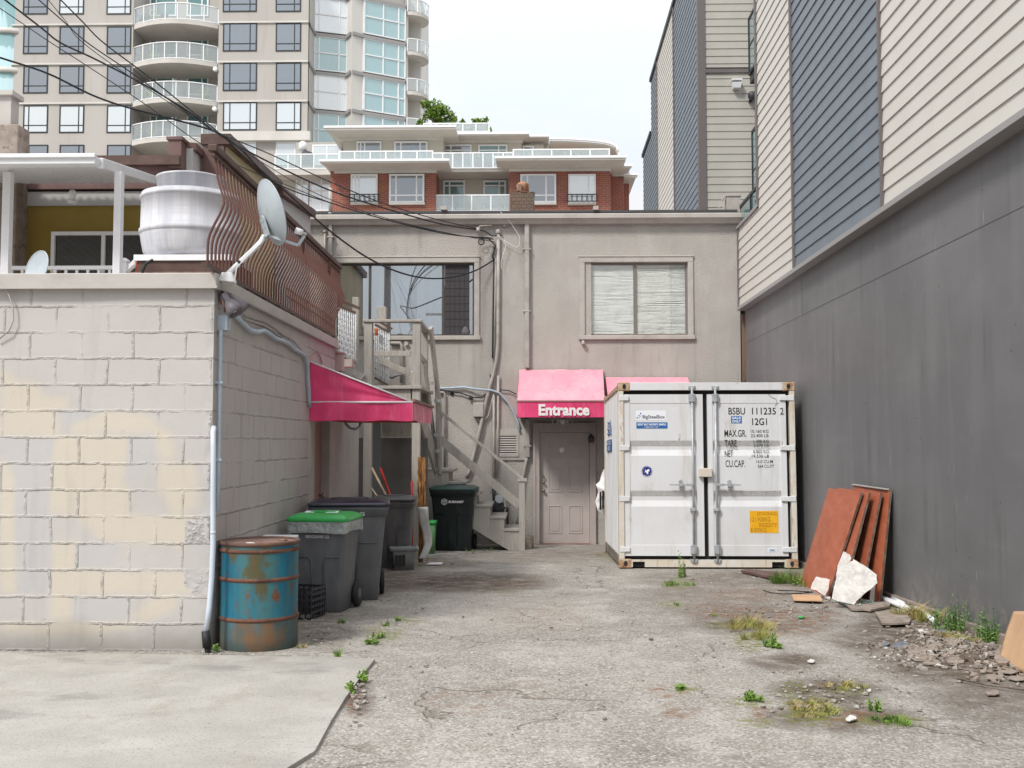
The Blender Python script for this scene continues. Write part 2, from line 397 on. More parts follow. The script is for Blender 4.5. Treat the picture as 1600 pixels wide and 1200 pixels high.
MT['pink_worn'] = mat('pink_awning_mildewed', (.74, .14, .24), .7, layers=[((.80, .38, .44), (18, 18, 2), .4, .62, 5), ((.20, .15, .12), (24, 24, 2.5), .5, .72, 5, .9)], bump=[(14, .2, .01)])
MT['pink_fade'] = mat('faded_pink_awning', (.80, .30, .38), .65, layers=[((.84, .38, .45), 2.2, .4, .65, 5), ((.60, .22, .28), (14, 14, 1.2), .52, .78, 5, .7), ((.34, .20, .20), (20, 20, 1.6), .56, .74, 5, .6)], bump=[(10, .2, .01)])
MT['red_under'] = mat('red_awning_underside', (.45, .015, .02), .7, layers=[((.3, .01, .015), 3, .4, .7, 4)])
MT['lettering_white'] = mat('white_lettering', (.82, .80, .80), .6, layers=[((.7, .62, .63), 12, .5, .7, 4)])
MT['lettering_grey'] = mat('pale_moulded_lettering', (.62, .62, .63), .6)
MT['black_ink'] = mat('black_lettering', (.018, .018, .02), .55)
MT['white_pipe'] = mat('white_vinyl', (.78, .78, .80), .45, layers=[((.62, .62, .62), 5, .5, .75, 5, .5)])
MT['white_metal'] = mat('white_painted_aluminium', (.74, .75, .77), .4, layers=[((.58, .58, .58), (3, 3, 8), .5, .8, 4, .6)])
MT['blue_pipe'] = mat('blue_grey_conduit_paint', (.38, .47, .55), .5, layers=[((.46, .53, .60), 6, .4, .7, 4), ((.25, .27, .3), 20, .62, .75, 4, .6)])
MT['pale_blue_pipe'] = mat('pale_blue_pipe', (.56, .63, .72), .4, layers=[((.44, .50, .58), 5, .5, .75, 4, .6)])
MT['black_rubber'] = mat('black_rubber', (.02, .02, .022), .6)
MT['cable'] = mat('black_cable', (.012, .013, .018), .6)
MT['dark'] = mat('black_and_void_shade', (.02, .02, .02), .8)  # near-black; on holes, pockets and backings it stands in for their shade
MT['brown_rail'] = mat('brown_painted_rail', (.105, .040, .030), .6, layers=[((.145, .058, .042), 6, .4, .7, 4), ((.14, .045, .035), 11, .55, .75, 4, .7)])
MT['brown_dark'] = mat('dark_brown_fascia', (.075, .038, .03), .5, layers=[((.13, .08, .06), 4, .45, .75, 5)])
MT['brown_trim'] = mat('maroon_brown_trim', (.115, .062, .058), .6, layers=[((.16, .095, .085), 2, .4, .7, 4)])
MT['galv'] = mat('galvanised_steel', (.58, .58, .61), .75, metal=.0, layers=[((.44, .45, .50), (9, 9, .6), .42, .6, 3, .8), ((.66, .65, .67), (14, 14, .8), .5, .66, 4, .8), ((.47, .47, .50), (2, 2, 30), .5, .7, 3, .5)], bump=[((12, 12, 1.5), .12, .004)])
MT['zinc'] = mat('zinc_plated_bar', (.46, .49, .51), .45, metal=.3, layers=[((.34, .35, .36), 9, .45, .7, 4)])
MT['dish'] = mat('grey_dish_paint', (.42, .47, .50), .45, layers=[((.36, .40, .43), 6, .4, .7, 4), ((.28, .29, .29), (20, 20, 3), .62, .78, 4, .6)])
MT['lamp_grey'] = mat('purple_grey_lamp', (.13, .115, .13), .5, layers=[((.20, .185, .20), 14, .5, .75, 4, .7)])
MT['black_plastic'] = mat('black_plastic', (.022, .023, .03), .38, layers=[((.06, .06, .07), 9, .5, .75, 4, .7)])
MT['bin_grey'] = mat('grey_bin_plastic', (.115, .12, .13), .5, layers=[((.16, .165, .175), (5, 5, 2), .42, .7, 5), ((.20, .185, .165), (9, 9, 3), .6, .8, 5, .6)], bump=[(220, .15, .002)])
MT['bin_grey2'] = mat('mid_grey_bin_plastic', (.145, .145, .15), .5, layers=[((.10, .10, .105), (5, 5, 2), .42, .7, 5), ((.26, .24, .21), (9, 9, 4), .62, .8, 5, .5)], bump=[(220, .15, .002)])
MT['lid_navy'] = mat('blue_black_lid', (.035, .036, .055), .32, layers=[((.09, .09, .12), (3, 3, 3), .5, .8, 5, .7)])
MT['lid_green'] = mat('green_lid', (.035, .36, .075), .35, layers=[((.06, .42, .12), 5, .4, .7, 4)])
MT['bin_green'] = mat('dark_green_bin', (.012, .018, .020), .4, layers=[((.03, .034, .036), (6, 6, 3), .5, .75, 5, .7)])
MT['lid_dgreen'] = mat('dark_teal_lid', (.035, .075, .070), .4, layers=[((.08, .12, .115), 5, .45, .75, 4, .7)])
MT['tub'] = mat('grey_tub_plastic', (.27, .285, .29), .5, layers=[((.2, .205, .21), 6, .45, .75, 4)])
MT['bag'] = mat('clear_bin_liner', (.40, .43, .42), .3, layers=[((.25, .28, .28), 9, .4, .7, 4)], bump=[(22, .9, .03)], coat=.3)
MT['drum'] = mat('blue_drum_paint', (.008, .105, .175), .5, layers=[((.012, .165, .25), (3, 3, 1.5), .45, .7, 5), ((.05, .15, .16), (7, 7, 1.0), .45, .62, 5, .9), ((.085, .075, .03), (4.5, 4.5, 3.2), .52, .60, 7, .95), ((.15, .06, .025), (9, 9, 5), .58, .66, 7)], bump=[(40, .3, .004)])
MT['drum_rust'] = mat('rusty_drum_hoop', (.15, .065, .04), .8, layers=[((.08, .04, .03), 9, .4, .65, 5), ((.22, .10, .06), 14, .55, .75, 5), ((.03, .2, .27), (7, 7, 7), .62, .7, 5, .8)], bump=[(70, .6, .005)])
MT['drum_foot'] = mat('grimy_drum_foot', (.075, .105, .10), .7, layers=[((.02, .19, .27), (5, 5, 2), .55, .7, 5, .8), ((.18, .10, .05), (6, 6, 3), .48, .66, 6), ((.14, .125, .11), (4, 4, 6), .5, .7, 5)], bump=[(60, .5, .004)])
MT['drum_lid'] = mat('brown_rusty_drum_lid', (.22, .13, .10), .75, layers=[((.32, .22, .18), 5, .4, .7, 5), ((.12, .06, .045), 12, .5, .7, 5)], bump=[(50, .5, .004)])
MT['cont'] = mat('white_container_paint', (.70, .71, .73), .45, layers=[((.62, .62, .62), (1.5, 1.5, 1), .42, .7, 6, .8), ((.50, .46, .40), (10, 10, .9), .54, .76, 6, .6), ((.45, .43, .40), (3, 3, 2), .60, .74, 7, .5), ((.28, .16, .09), (9, 9, 4), .67, .73, 6, .9)], bump=[(8, .15, .006)])
MT['cont_frame'] = mat('cream_stained_container_frame', (.62, .56, .46), .55, layers=[((.68, .66, .62), 2, .4, .65, 5), ((.46, .30, .16), (10, 10, 2), .56, .74, 6), ((.22, .09, .045), (14, 14, 4), .62, .72, 6)], bump=[(30, .4, .005)])
MT['cont_rust'] = mat('rusty_corner_casting', (.52, .42, .30), .7, layers=[((.34, .17, .08), 9, .42, .62, 6), ((.16, .06, .035), 14, .56, .68, 6)], bump=[(50, .6, .006)])
MT['cont_shade_scuff'] = mat('shaded_scuffed_recess', (.60, .60, .60), .7, layers=[((.68, .68, .68), 14, .5, .66, 6), ((.40, .39, .38), (30, 30, 3), .55, .75, 5)])
MT['sticker_blue'] = mat('blue_sticker', (.02, .13, .38), .4)
MT['sticker_navy'] = mat('navy_round_sticker', (.012, .025, .22), .4)
MT['sticker_yellow'] = mat('yellow_sticker', (.82, .40, .008), .5, layers=[((.86, .48, .03), 8, .4, .7, 4)])
MT['sticker_white'] = mat('white_sticker', (.80, .83, .88), .45)
MT['ink_orange'] = mat('faded_orange_ink', (.33, .17, .02), .6)
MT['grey_wall'] = None
MT['board'] = mat('red_brown_board', (.36, .095, .045), .55, layers=[((.42, .13, .07), (2, 4, 12), .42, .68, 6), ((.26, .06, .03), 5, .5, .75, 5, .7)], bump=[(120, .12, .002)])
MT['board_edge'] = mat('dark_board_edge', (.10, .065, .045), .8, layers=[((.2, .17, .14), 14, .45, .7, 5)])
MT['plaster'] = mat('broken_plasterboard', (.66, .64, .61), .9, layers=[((.52, .49, .46), 9, .42, .65, 6), ((.74, .73, .70), 22, .5, .7, 5), ((.36, .30, .25), 5, .62, .76, 5, .7)], bump=[(26, .7, .012), (90, .4, .004)])
MT['card'] = mat('brown_cardboard', (.50, .31, .18), .85, layers=[((.62, .40, .23), 3, .4, .7, 5), ((.40, .22, .10), (9, 9, 9), .6, .75, 5, .7)], bump=[(12, .2, .006)])
MT['rubble'] = mat('brown_grey_rubble', (.245, .20, .165), .9, layers=[((.33, .275, .235), 7, .4, .65, 5), ((.13, .10, .08), 11, .55, .7, 5)], bump=[(30, .7, .01)])
MT['slate'] = mat('blue_grey_debris', (.13, .14, .16), .8, layers=[((.22, .23, .25), 9, .45, .7, 4)])
MT['soil'] = mat('crumbly_soil', (.10, .075, .055), .95, layers=[((.17, .13, .10), 18, .45, .65, 5), ((.30, .27, .24), 60, .62, .7, 2, .8)], bump=[(50, .9, .02)])
MT['pebble'] = mat('loose_chips', (.36, .33, .30), .9, layers=[((.55, .53, .50), 9, .5, .6, 2), ((.17, .13, .10), 7, .5, .6, 2)])
MT['leaf'] = mat('weed_leaf', (.095, .165, .038), .6, layers=[((.16, .27, .04), 6, .42, .6, 3), ((.30, .27, .08), 4, .6, .75, 3, .7)])
MT['leaf_dark'] = mat('dark_weed_leaf', (.06, .13, .03), .6, layers=[((.12, .21, .045), 9, .42, .6, 3)])
MT['straw'] = mat('dry_straw', (.42, .34, .14), .8, layers=[((.26, .28, .07), 5, .45, .6, 3), ((.45, .30, .14), 9, .5, .7, 3)])
MT['door'] = mat('grey_pink_door', (.47, .42, .40), .5, layers=[((.42, .37, .35), 3, .42, .7, 5), ((.24, .18, .16), (12, 12, 2), .64, .8, 5, .6)], bump=[((8, 8, 60), .06, .003)])
MT['door_frame'] = mat('door_frame_paint', (.43, .38, .355), .6, layers=[((.22, .18, .16), (16, 16, 3), .6, .78, 5, .8)])
MT['brass'] = mat('tarnished_brass', (.33, .27, .2), .4, metal=.7)
MT['dark_bronze'] = mat('dark_window_frame', (.075, .065, .06), .45)
MT['taupe_frame'] = mat('taupe_window_frame', (.20, .175, .155), .5)
MT['blind'] = mat('pale_blind_slat', (.82, .84, .80), .6, layers=[((.66, .68, .63), 5, .45, .7, 3)])
MT['curtain'] = mat('pale_curtain', (.66, .68, .70), .8, layers=[((.45, .47, .52), (12, 12, .3), .4, .6, 3)])
MT['mesh_dark'] = mat('dark_screen', (.055, .05, .055), .8)
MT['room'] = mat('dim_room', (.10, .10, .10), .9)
MT['brick'] = None
MT['rusty_plank'] = mat('orange_rotten_plank', (.30, .14, .045), .85, layers=[((.09, .04, .018), (26, 26, 2), .42, .56, 6), ((.52, .30, .11), (26, 26, 4), .5, .7, 5)], bump=[((40, 40, 5), .8, .02)])
MT['red_paint'] = mat('red_paint', (.50, .03, .02), .45, layers=[((.33, .03, .02), 9, .5, .7, 4)])
MT['pole_wood'] = mat('pale_wood_handle', (.48, .37, .25), .6)
MT['grey_pvc'] = mat('grey_painted_pipe', (.43, .405, .375), .5, layers=[((.28, .25, .23), 4, .45, .7, 5)])
MT['meter'] = mat('dark_meter_casting', (.04, .042, .05), .5, layers=[((.09, .09, .1), 9, .5, .7, 3)])
MT['bluegrey_siding'] = mat('blue_grey_siding', (.150, .175, .205), .55, layers=[((.175, .20, .23), 2, .4, .7, 4)], bump=[((8, 2, 90), .15, .002)])
MT['cream_siding'] = mat('cream_siding', (.57, .545, .50), .55, layers=[((.54, .515, .47), 2, .4, .7, 4)], bump=[((8, 2, 90), .12, .002)])
MT['tan_siding'] = mat('tan_siding', (.40, .385, .345), .6, layers=[((.37, .355, .315), 2, .4, .7, 4)])
MT['grey_trim'] = mat('warm_grey_trim', (.135, .12, .118), .5)
MT['light_flash'] = mat('pale_flashing', (.30, .29, .285), .45)
MT['teal_glass'] = glass('teal_guard_glass', tint=(.45, .62, .62), refl=.10, clear=.45, body=(.16, .30, .32))
MT['black_frame'] = mat('black_aluminium', (.018, .022, .024), .4)
# far buildings
MT['tower_wall'] = mat('tower_concrete_paint', (.44, .415, .385), .7, layers=[((.40, .375, .345), (.3, .3, .08), .4, .65, 5), ((.34, .31, .28), (1.2, 1.2, .12), .55, .75, 5, .6)])
MT['tower_light'] = mat('tower_pale_paint', (.60, .58, .54), .6, layers=[((.53, .51, .47), (.5, .5, .2), .45, .7, 4)])
MT['slab_white'] = mat('off_white_soffit', (.56, .53, .49), .7, layers=[((.48, .455, .42), (.5, .5, .5), .45, .7, 4)])
MT['white_rail'] = mat('white_balcony_rail', (.78, .79, .80), .5)
MT['glass_sky'] = glass('tower_window_glass', tint=(.5, .55, .6), refl=.20, clear=.25, body=(.15, .18, .22), rough=.08)
MT['glass_pale'] = glass('blind_backed_glass', tint=(.6, .62, .62), refl=.30, clear=.05, body=(.58, .63, .65), rough=.08)
MT['glass_teal'] = glass('teal_curtain_wall_glass', tint=(.5, .6, .6), refl=.16, clear=.10, body=(.28, .46, .48), rough=.08)
MT['glass_deep'] = glass('deep_teal_door_glass', tint=(.5, .6, .6), refl=.10, clear=.10, body=(.06, .19, .18), rough=.1)
MT['guard'] = glass('balcony_guard_glass', tint=(.85, .9, .9), refl=.12, clear=.72, body=(.6, .66, .66), rough=.1)
MT['olive'] = mat('olive_yellow_stucco', (.27, .195, .05), .85, layers=[((.24, .165, .03), 2, .4, .7, 5)], bump=[(50, .5, .01)])
MT['yellow'] = mat('pale_yellow_stucco', (.52, .45, .28), .85, layers=[((.47, .41, .26), 2, .4, .7, 5)], bump=[(50, .4, .01)])
MT['pale_stucco'] = mat('pale_grey_stucco', (.50, .49, .49), .85, bump=[(50, .4, .01)])
MT['beige_far'] = mat('beige_cladding', (.50, .475, .41), .7)
MT['foliage'] = mat('roof_tree_leaf', (.10, .20, .02), .6, layers=[((.22, .30, .04), 2, .42, .62, 3), ((.05, .11, .015), 3, .52, .7, 3)])
MT['bark'] = mat('bark', (.12, .09, .06), .9)

def brickmat(name, c1, c2, mortar, ax='X', bw=.2, rh=.068, ms=.01):
    m = bpy.data.materials.new(name); m.use_nodes = True; n = m.node_tree; N = n.nodes; L = n.links
    bs = N['Principled BSDF']; bs.inputs['Roughness'].default_value = .85
    g = N.new('ShaderNodeNewGeometry'); sp = N.new('ShaderNodeSeparateXYZ'); L.new(g.outputs['Position'], sp.inputs[0])
    cb = N.new('ShaderNodeCombineXYZ'); L.new(sp.outputs[ax], cb.inputs[0]); L.new(sp.outputs['Z'], cb.inputs[1])
    k = N.new('ShaderNodeTexBrick'); k.inputs['Scale'].default_value = 1; k.inputs['Brick Width'].default_value = bw; k.inputs['Row Height'].default_value = rh
    k.inputs['Mortar Size'].default_value = ms; k.inputs['Color1'].default_value = (*c1, 1); k.inputs['Color2'].default_value = (*c2, 1); k.inputs['Mortar'].default_value = (*mortar, 1)
    L.new(cb.outputs[0], k.inputs['Vector'])
    nz = N.new('ShaderNodeTexNoise'); nz.inputs['Scale'].default_value = 1.1 if bw > .15 else 6; nz.inputs['Detail'].default_value = 5; L.new(g.outputs['Position'], nz.inputs['Vector'])
    mi = N.new('ShaderNodeMix'); mi.data_type = 'RGBA'; mi.blend_type = 'MULTIPLY'; mi.inputs[0].default_value = .45
    L.new(k.outputs['Color'], mi.inputs['A']); L.new(nz.outputs['Color'], mi.inputs['B']); L.new(mi.outputs['Result'], bs.inputs['Base Color'])
    bp = N.new('ShaderNodeBump'); bp.invert = True; bp.inputs['Distance'].default_value = .006; L.new(k.outputs['Fac'], bp.inputs['Height']); L.new(bp.outputs[0], bs.inputs['Normal'])
    return m
MT['brick'] = brickmat('red_brick', (.42, .115, .07), (.33, .085, .055), (.36, .26, .21), bw=.42, rh=.14, ms=.018)
MT['chimney_brick'] = brickmat('sooty_brown_brick', (.16, .12, .085), (.22, .15, .10), (.10, .085, .07), bw=.1, rh=.07, ms=.005)

def greywall():
    m = bpy.data.materials.new('dark_grey_painted_concrete'); m.use_nodes = True; n = m.node_tree; N = n.nodes; L = n.links
    bs = N['Principled BSDF']; bs.inputs['Roughness'].default_value = .55; bs.inputs['Specular IOR Level'].default_value = .35
    g = N.new('ShaderNodeNewGeometry')
    def noise(sc, det=4):
        mp = N.new('ShaderNodeMapping'); mp.inputs['Scale'].default_value = sc; L.new(g.outputs['Position'], mp.inputs[0])
        z = N.new('ShaderNodeTexNoise'); z.inputs['Scale'].default_value = 1; z.inputs['Detail'].default_value = det; L.new(mp.outputs[0], z.inputs['Vector']); return z.outputs['Fac']
    def rng(x, lo, hi, t0=0, t1=1):
        k = N.new('ShaderNodeMapRange'); L.new(x, k.inputs[0]); k.inputs[1].default_value = lo; k.inputs[2].default_value = hi
        k.inputs[3].default_value = t0; k.inputs[4].default_value = t1; return k.outputs[0]
    def mth(op, x, y):
        k = N.new('ShaderNodeMath'); k.operation = op; k.use_clamp = True
        for i, q in enumerate((x, y)):
            if isinstance(q, (int, float)): k.inputs[i].default_value = q
            else: L.new(q, k.inputs[i])
        return k.outputs[0]
    def mixc(f, A, B):
        k = N.new('ShaderNodeMix'); k.data_type = 'RGBA'; L.new(f, k.inputs[0])
        for nm, q in (('A', A), ('B', B)):
            if isinstance(q, tuple): k.inputs[nm].default_value = (*q, 1)
            else: L.new(q, k.inputs[nm])
        return k.outputs['Result']
    sp = N.new('ShaderNodeSeparateXYZ'); L.new(g.outputs['Position'], sp.inputs[0])
    c = mixc(rng(noise((1, .7, 1)), .4, .65), (.135, .133, .137), (.165, .163, .166))
    c = mixc(mth('MULTIPLY', rng(noise((4, 3, .5), 6), .52, .75), .5), c, (.20, .197, .20))
    v = N.new('ShaderNodeTexVoronoi'); v.inputs['Scale'].default_value = 11; L.new(g.outputs['Position'], v.inputs['Vector'])
    bw = N.new('ShaderNodeRGBToBW'); L.new(v.outputs['Color'], bw.inputs[0])
    hole = mth('MULTIPLY', rng(v.outputs['Distance'], .11, .06), rng(bw.outputs[0], .62, .66)); hole = mth('MULTIPLY', hole, rng(noise((.9, .9, .9), 2), .45, .52))
    c = mixc(mth('MULTIPLY', hole, .8), c, (.02, .02, .02))
    scr = mth('MULTIPLY', rng(noise((60, 60, 3), 2), .69, .74), rng(noise((1.5, 1.5, 2.5), 2), .55, .62))
    c = mixc(mth('MULTIPLY', scr, .7), c, (.42, .42, .42))
    c = mixc(mth('MULTIPLY', mth('MULTIPLY', rng(noise((5, 5, .25), 6), .56, .72), rng(noise((.8, .8, .8), 3), .45, .6)), .55), c, (.075, .072, .074))
    c = mixc(mth('MULTIPLY', rng(noise((.5, .35, 6), 4), .60, .70), .16), c, (.22, .215, .215))
    c = mixc(mth('MULTIPLY', rng(mth('ADD', sp.outputs['Z'], mth('MULTIPLY', noise((3, 3, 3), 6), .7)), .55, .05), rng(noise((14, 14, 9), 5), .42, .6)), c, (.24, .215, .19))
    L.new(c, bs.inputs['Base Color'])
    bp = N.new('ShaderNodeBump'); bp.inputs['Strength'].default_value = .4; bp.inputs['Distance'].default_value = .02
    L.new(noise((2.5, 2.5, 2.5), 6), bp.inputs['Height'])
    b2 = N.new('ShaderNodeBump'); b2.invert = True; b2.inputs['Distance'].default_value = .01; L.new(hole, b2.inputs['Height']); L.new(bp.outputs[0], b2.inputs['Normal'])
    L.new(b2.outputs[0], bs.inputs['Normal']); return m
MT['grey_wall'] = greywall()
# ================================================================== GROUND
def blob(px, py, blobs):
    s = 0
    for (cx, cy, rx_, ry_, st) in blobs:
        d = ((px - cx)/rx_)**2 + ((py - cy)/ry_)**2
        if d < 4: s = max(s, st * min(1, max(0, 1.35 - d*.9)))
    return s
DIRT = [(740,910,120,16,1),(620,905,70,18,.8),(690,880,70,9,.6),(1190,965,150,26,.55),(1150,950,90,30,.5),(1310,930,110,22,.5),(1430,985,110,38,1),(1500,1030,130,40,1),(1380,1000,90,22,.8),(1290,1080,90,20,1),(1310,1122,120,22,.9),(1225,1035,60,12,.8),(490,985,60,28,.7),(1130,930,150,16,.5),(560,960,60,14,.35),(860,870,140,12,.45),(560,1090,26,30,.9),(1050,905,60,12,.4),(1560,1070,110,60,.7),(1250,905,60,14,.9),(1180,905,130,14,.6),(1130,975,30,9,.9),(1240,1030,40,9,.9)]
RUST = [(1140,955,60,12,1),(1240,965,70,14,1),(1170,930,60,10,.7),(1060,1110,30,14,.8),(720,1095,60,22,.5),(1045,1080,30,10,.9),(800,1075,60,16,.35),(1170,1115,36,12,.9),(1250,985,40,10,.8),(840,965,80,24,.3),(540,1090,22,26,1),(1330,1120,60,14,.8)]
MOSS = [(1180,1000,36,18,1),(1060,912,26,10,.8),(1170,1097,34,8,1),(1270,1110,50,24,1),(1330,1078,30,10,.9),(1240,1080,26,16,.8),(1070,1080,22,6,1),(600,990,30,12,.8),(640,970,16,7,.8),(970,870,34,7,.7),(1390,1125,60,10,.9),(1050,945,24,6,.7),(1230,905,30,8,.6),(790,925,22,5,.4),(1180,1130,30,8,.8),(1120,975,16,5,.8)]
mb = MB(); xs = [-500, -60, -20, -9] + [-7 + i*.05 for i in range(261)] + [8, 20, 60, 500]; ys = [-40, -10, 0, 3] + [4.2 + i*.06 for i in range(252)] + [22, 40, 120, 700]
A = {'dirt': [], 'rust': [], 'moss': []}
for y in ys:
    for x in xs:
        z = gz(min(y, 60)) + (.012*(mnoise.noise(Vector((x*.7, y*.7, 0)))) if 3 < y < 20 else 0)
        mb.v.append(Vector((x, y, z)))
        if 4 < y < 20 and -7 < x < 6.3:
            q = topx((x, y, gz(y))); A['dirt'].append(blob(*q, DIRT)); A['rust'].append(blob(*q, RUST)); A['moss'].append(blob(*q, MOSS))
        else:
            for k in A: A[k].append(0)
nx = len(xs)
for j in range(len(ys)-1):
    for i in range(nx-1):
        a = j*nx + i; mb.face((a, a+1, a+nx+1, a+nx), True)
o = obj('ground', mb, MT['asphalt'], fix=False, attr=A); tag(o, kind='structure')
# concrete apron in front of the block building
def gp(px, py, h=0): p = gnd(px, py, 0); return Vector((p.x, p.y, gz(p.y) + h))
edge = [gp(345,1028), gp(430,1030), gp(520,1031), gp(586,1034), gp(560,1067), gp(540,1095), gp(517,1133), gp(492,1180)]
pl = [Vector((-9, 7.9, gz(7.9)))] + edge + [Vector((edge[-1].x-.25, 4.0, gz(4.0))), Vector((-9, 4.0, gz(4.0)))]
mb = MB(); mb.hexa([p + Vector((0, 0, -.1)) for p in pl], [p + Vector((0, 0, .022)) for p in pl])
o = obj('concrete_apron', mb, MT['concrete']); tag(o, kind='structure')

# ================================================================== LEFT BLOCK BUILDING
YF = 7.94
ZT = 2.59                                        # underside of the cap
lb = thing('block_building', 'low painted concrete block building with peeling grey paint and cream patches, at the left', 'building', (-5, 10, gz(10)))
PP = [[(0,25),(50,65),(130,80),(135,120),(220,130),(225,160),(180,165),(195,230),(175,250),(0,250)], [(230,215),(330,170),(470,180),(510,215),(560,250),(570,325),(520,330),(500,240),(230,240)],
 [(175,250),(415,250),(400,400),(420,420),(415,500),(500,510),(500,590),(330,590),(240,510),(160,500)], [(510,335),(630,335),(640,480),(570,510),(510,420)], [(0,320),(45,335),(50,590),(55,760),(0,760)],
 [(380,510),(640,510),(630,660),(560,600),(380,600)], [(165,595),(260,595),(240,680),(380,690),(640,690),(640,760),(165,765)], [(420,840),(500,770),(580,770),(560,820),(480,850)],
 [(0,855),(495,855),(320,900),(150,900),(0,890)], [(165,765),(230,765),(230,850),(165,850)]]
CO = [[(180,165),(330,165),(330,175),(210,230)], [(0,255),(175,255),(160,320),(160,500),(165,595),(165,765),(55,760),(50,400),(0,320)], [(415,250),(500,250),(510,330),(400,400)], [(240,600),(380,600),(370,675),(240,675)], [(240,770),(420,770),(410,840),(240,850)]]
def inpoly(x, y, P):
    c = False; j = len(P) - 1
    for i in range(len(P)):
        if (P[i][1] > y) != (P[j][1] > y) and x < (P[j][0]-P[i][0])*(y-P[i][1])/(P[j][1]-P[i][1]) + P[i][0]: c = not c
        j = i
    return c
X0, X1 = -6.2, lx(YF); Z0, Z1 = gz(YF)-.15, ZT
mb = MB(); NU, NV = 260, 200; pa = []; ca = []
for j in range(NV+1):
    for i in range(NU+1):
        x = X0 + (X1-X0)*i/NU; z = Z0 + (Z1-Z0)*j/NV; n_ = mnoise.noise(Vector((x*3, z*3, 2)))*.03
        fr = min(1, (X1 - x)/.05)
        mb.v.append(Vector((x, YF + .012*mnoise.noise(Vector((x*1.2, z*1.2, 5))) - (.006*mnoise.noise(Vector((x*9, z*9, 1))) if fr < 1 else 0), z)))
        q = topx((x, YF, z)); u = q[0]/.483 + n_*220; v = (q[1]-560)/.483 + n_*150
        pa.append(sum(any(inpoly(u+a_, v+b_, P) for P in PP) for a_, b_ in ((0,0),(12,5),(-12,-5),(5,-12),(-5,12)))/5); ca.append(1.0 if any(inpoly(u, v, P) for P in CO) else 0.0)
for j in range(NV):
    for i in range(NU):
        a = j*(NU+1)+i; mb.face((a, a+1, a+NU+2, a+NU+1), True)
obj('front_wall', mb, MT['block_front'], lb, attr={'patch': pa, 'cool': ca})
ye = 11.52
def sidebox(y0, y1, z0, z1, t0, t1):              # slab along the left passage wall; t = offset into the yard
    m = MB(); a = [(lx(y0)+t0, y0, z0), (lx(y0)+t1, y0, z0), (lx(y1)+t1, y1, z0), (lx(y1)+t0, y1, z0)]
    return m.hexa(a, [(p[0], p[1], z1) for p in a])
doorH = 1.389 - (660-692)*-0 + 0.0
zd1 = 1.75                                         # head of the recessed door
m1 = sidebox(YF+.0, ye, gz(8)-.3, ZT, -.2, 0); m2 = sidebox(ye, 13.06, zd1, ZT, -.2, 0)
obj('side_wall', join(m1, m2), MT['block_side'], lb)
back = MB(); back.box(-6.2, lx(13.0)-.2, 12.86, 13.06, gz(13)-.3, ZT); back.box(-6.35, -6.2, YF+.02, 13.06, gz(13)-.3, ZT)
obj('rear_wall', back, MT['trim'], lb)
obj('stucco_side_wall', sidebox(13.06, 15.0, gz(15)-.3, 2.15, -.2, -.004), MT['stucco'], lb)
capm = MB(); zc = 2.70
capm.box(-6.3, lx(YF)+.03, YF-.055, YF+.06, ZT+.002, zc)
obj('cap', capm, MT['cap'], lb, bevel=.006)
cl = MB(); cl.box(-6.3, lx(YF)+.04, YF-.072, YF-.056, ZT-.012, ZT+.012); obj('cap_lip', cl, MT['cap'], lb)
cs = sidebox(YF+.061, 13.1, ZT+.002, zc-.01, -.10, .035); obj('side_cap', cs, MT['cap'], lb, bevel=.005)
cs = sidebox(YF-.055, 13.1, ZT-.014, ZT-.001, -.02, .05); obj('side_cap_lip', cs, MT['light_flash'], lb)
rf = MB(); rf.box(-6.2, lx(13)-.1, YF+.06, 13.06, ZT-.10, ZT+.02); obj('roof_deck', rf, MT['trim'], lb)
# recessed side door under the pink awning
dr = obj('side_door', sidebox(11.8, 12.72, gz(12)-.02, zd1-.05, -.16, -.10), mat('reddish_grey_door', (.33, .20, .18), .6, layers=[((.27, .15, .13), 4, .45, .7, 5)]), lb)
obj('door_knob', MB().lathe([(.012, 0), (.012, .03), (.028, .035), (.03, .055), (.012, .07)], (lx(12.6)-.1, 12.62, .75), axis='x', n=14), MT['brass'], dr)
obj('door_frame', join(sidebox(ye+.003, 11.8, gz(12)-.05, zd1-.003, -.17, .008), sidebox(12.72, 13.057, gz(12)-.05, zd1-.003, -.17, .008), sidebox(11.8, 12.72, zd1-.05, zd1-.003, -.17, -.02)), MT['trim'], lb, bevel=.006)

# ---- yellow house behind the roof deck
D = 12.9
yh = thing('yellow_house', 'olive yellow stucco house with maroon roof trim behind the roof deck', 'house', (-6, 14, gz(14)))
x0, x1, z0, z1 = R(-60, 306, 262, 430, D); x0 = -9
hw = MB(); hw.box(x0, x1, D, D+5, gz(D), at(100, 322, D).z); obj('wall', hw, MT['olive'], yh)
sf = MB(); zz = at(100, 322, D).z; sf.box(x0, x1, D-.02, D+.1, zz+.002, at(100,300,D).z); obj('soffit_panel', sf, mat('pale_soffit', (.42, .42, .42), .7), yh)
fb = MB(); a, b, c_, d_ = R(-60, 250, 268, 297, D); fb.box(x0, b+.02, D-.06, D+5, at(100, 297, D).z, at(200, 250, D).z); obj('roof_fascia', fb, MT['brown_trim'], yh)
f2 = MB(); f2.box(x0, b+.15, D-.16, D-.061, at(100, 263, D).z, at(200, 248, D).z); obj('fascia_board', f2, MT['brown_dark'], yh)
pb = MB(); a, b, c_, d_ = R(267, 222, 287, 266, D); pb.box(a, b, D-.1, D+.35, c_, d_); pb.box(a-.02, b+.02, D-.12, D+.37, d_, d_+.04); obj('parapet_pier', pb, MT['brown_trim'], yh)
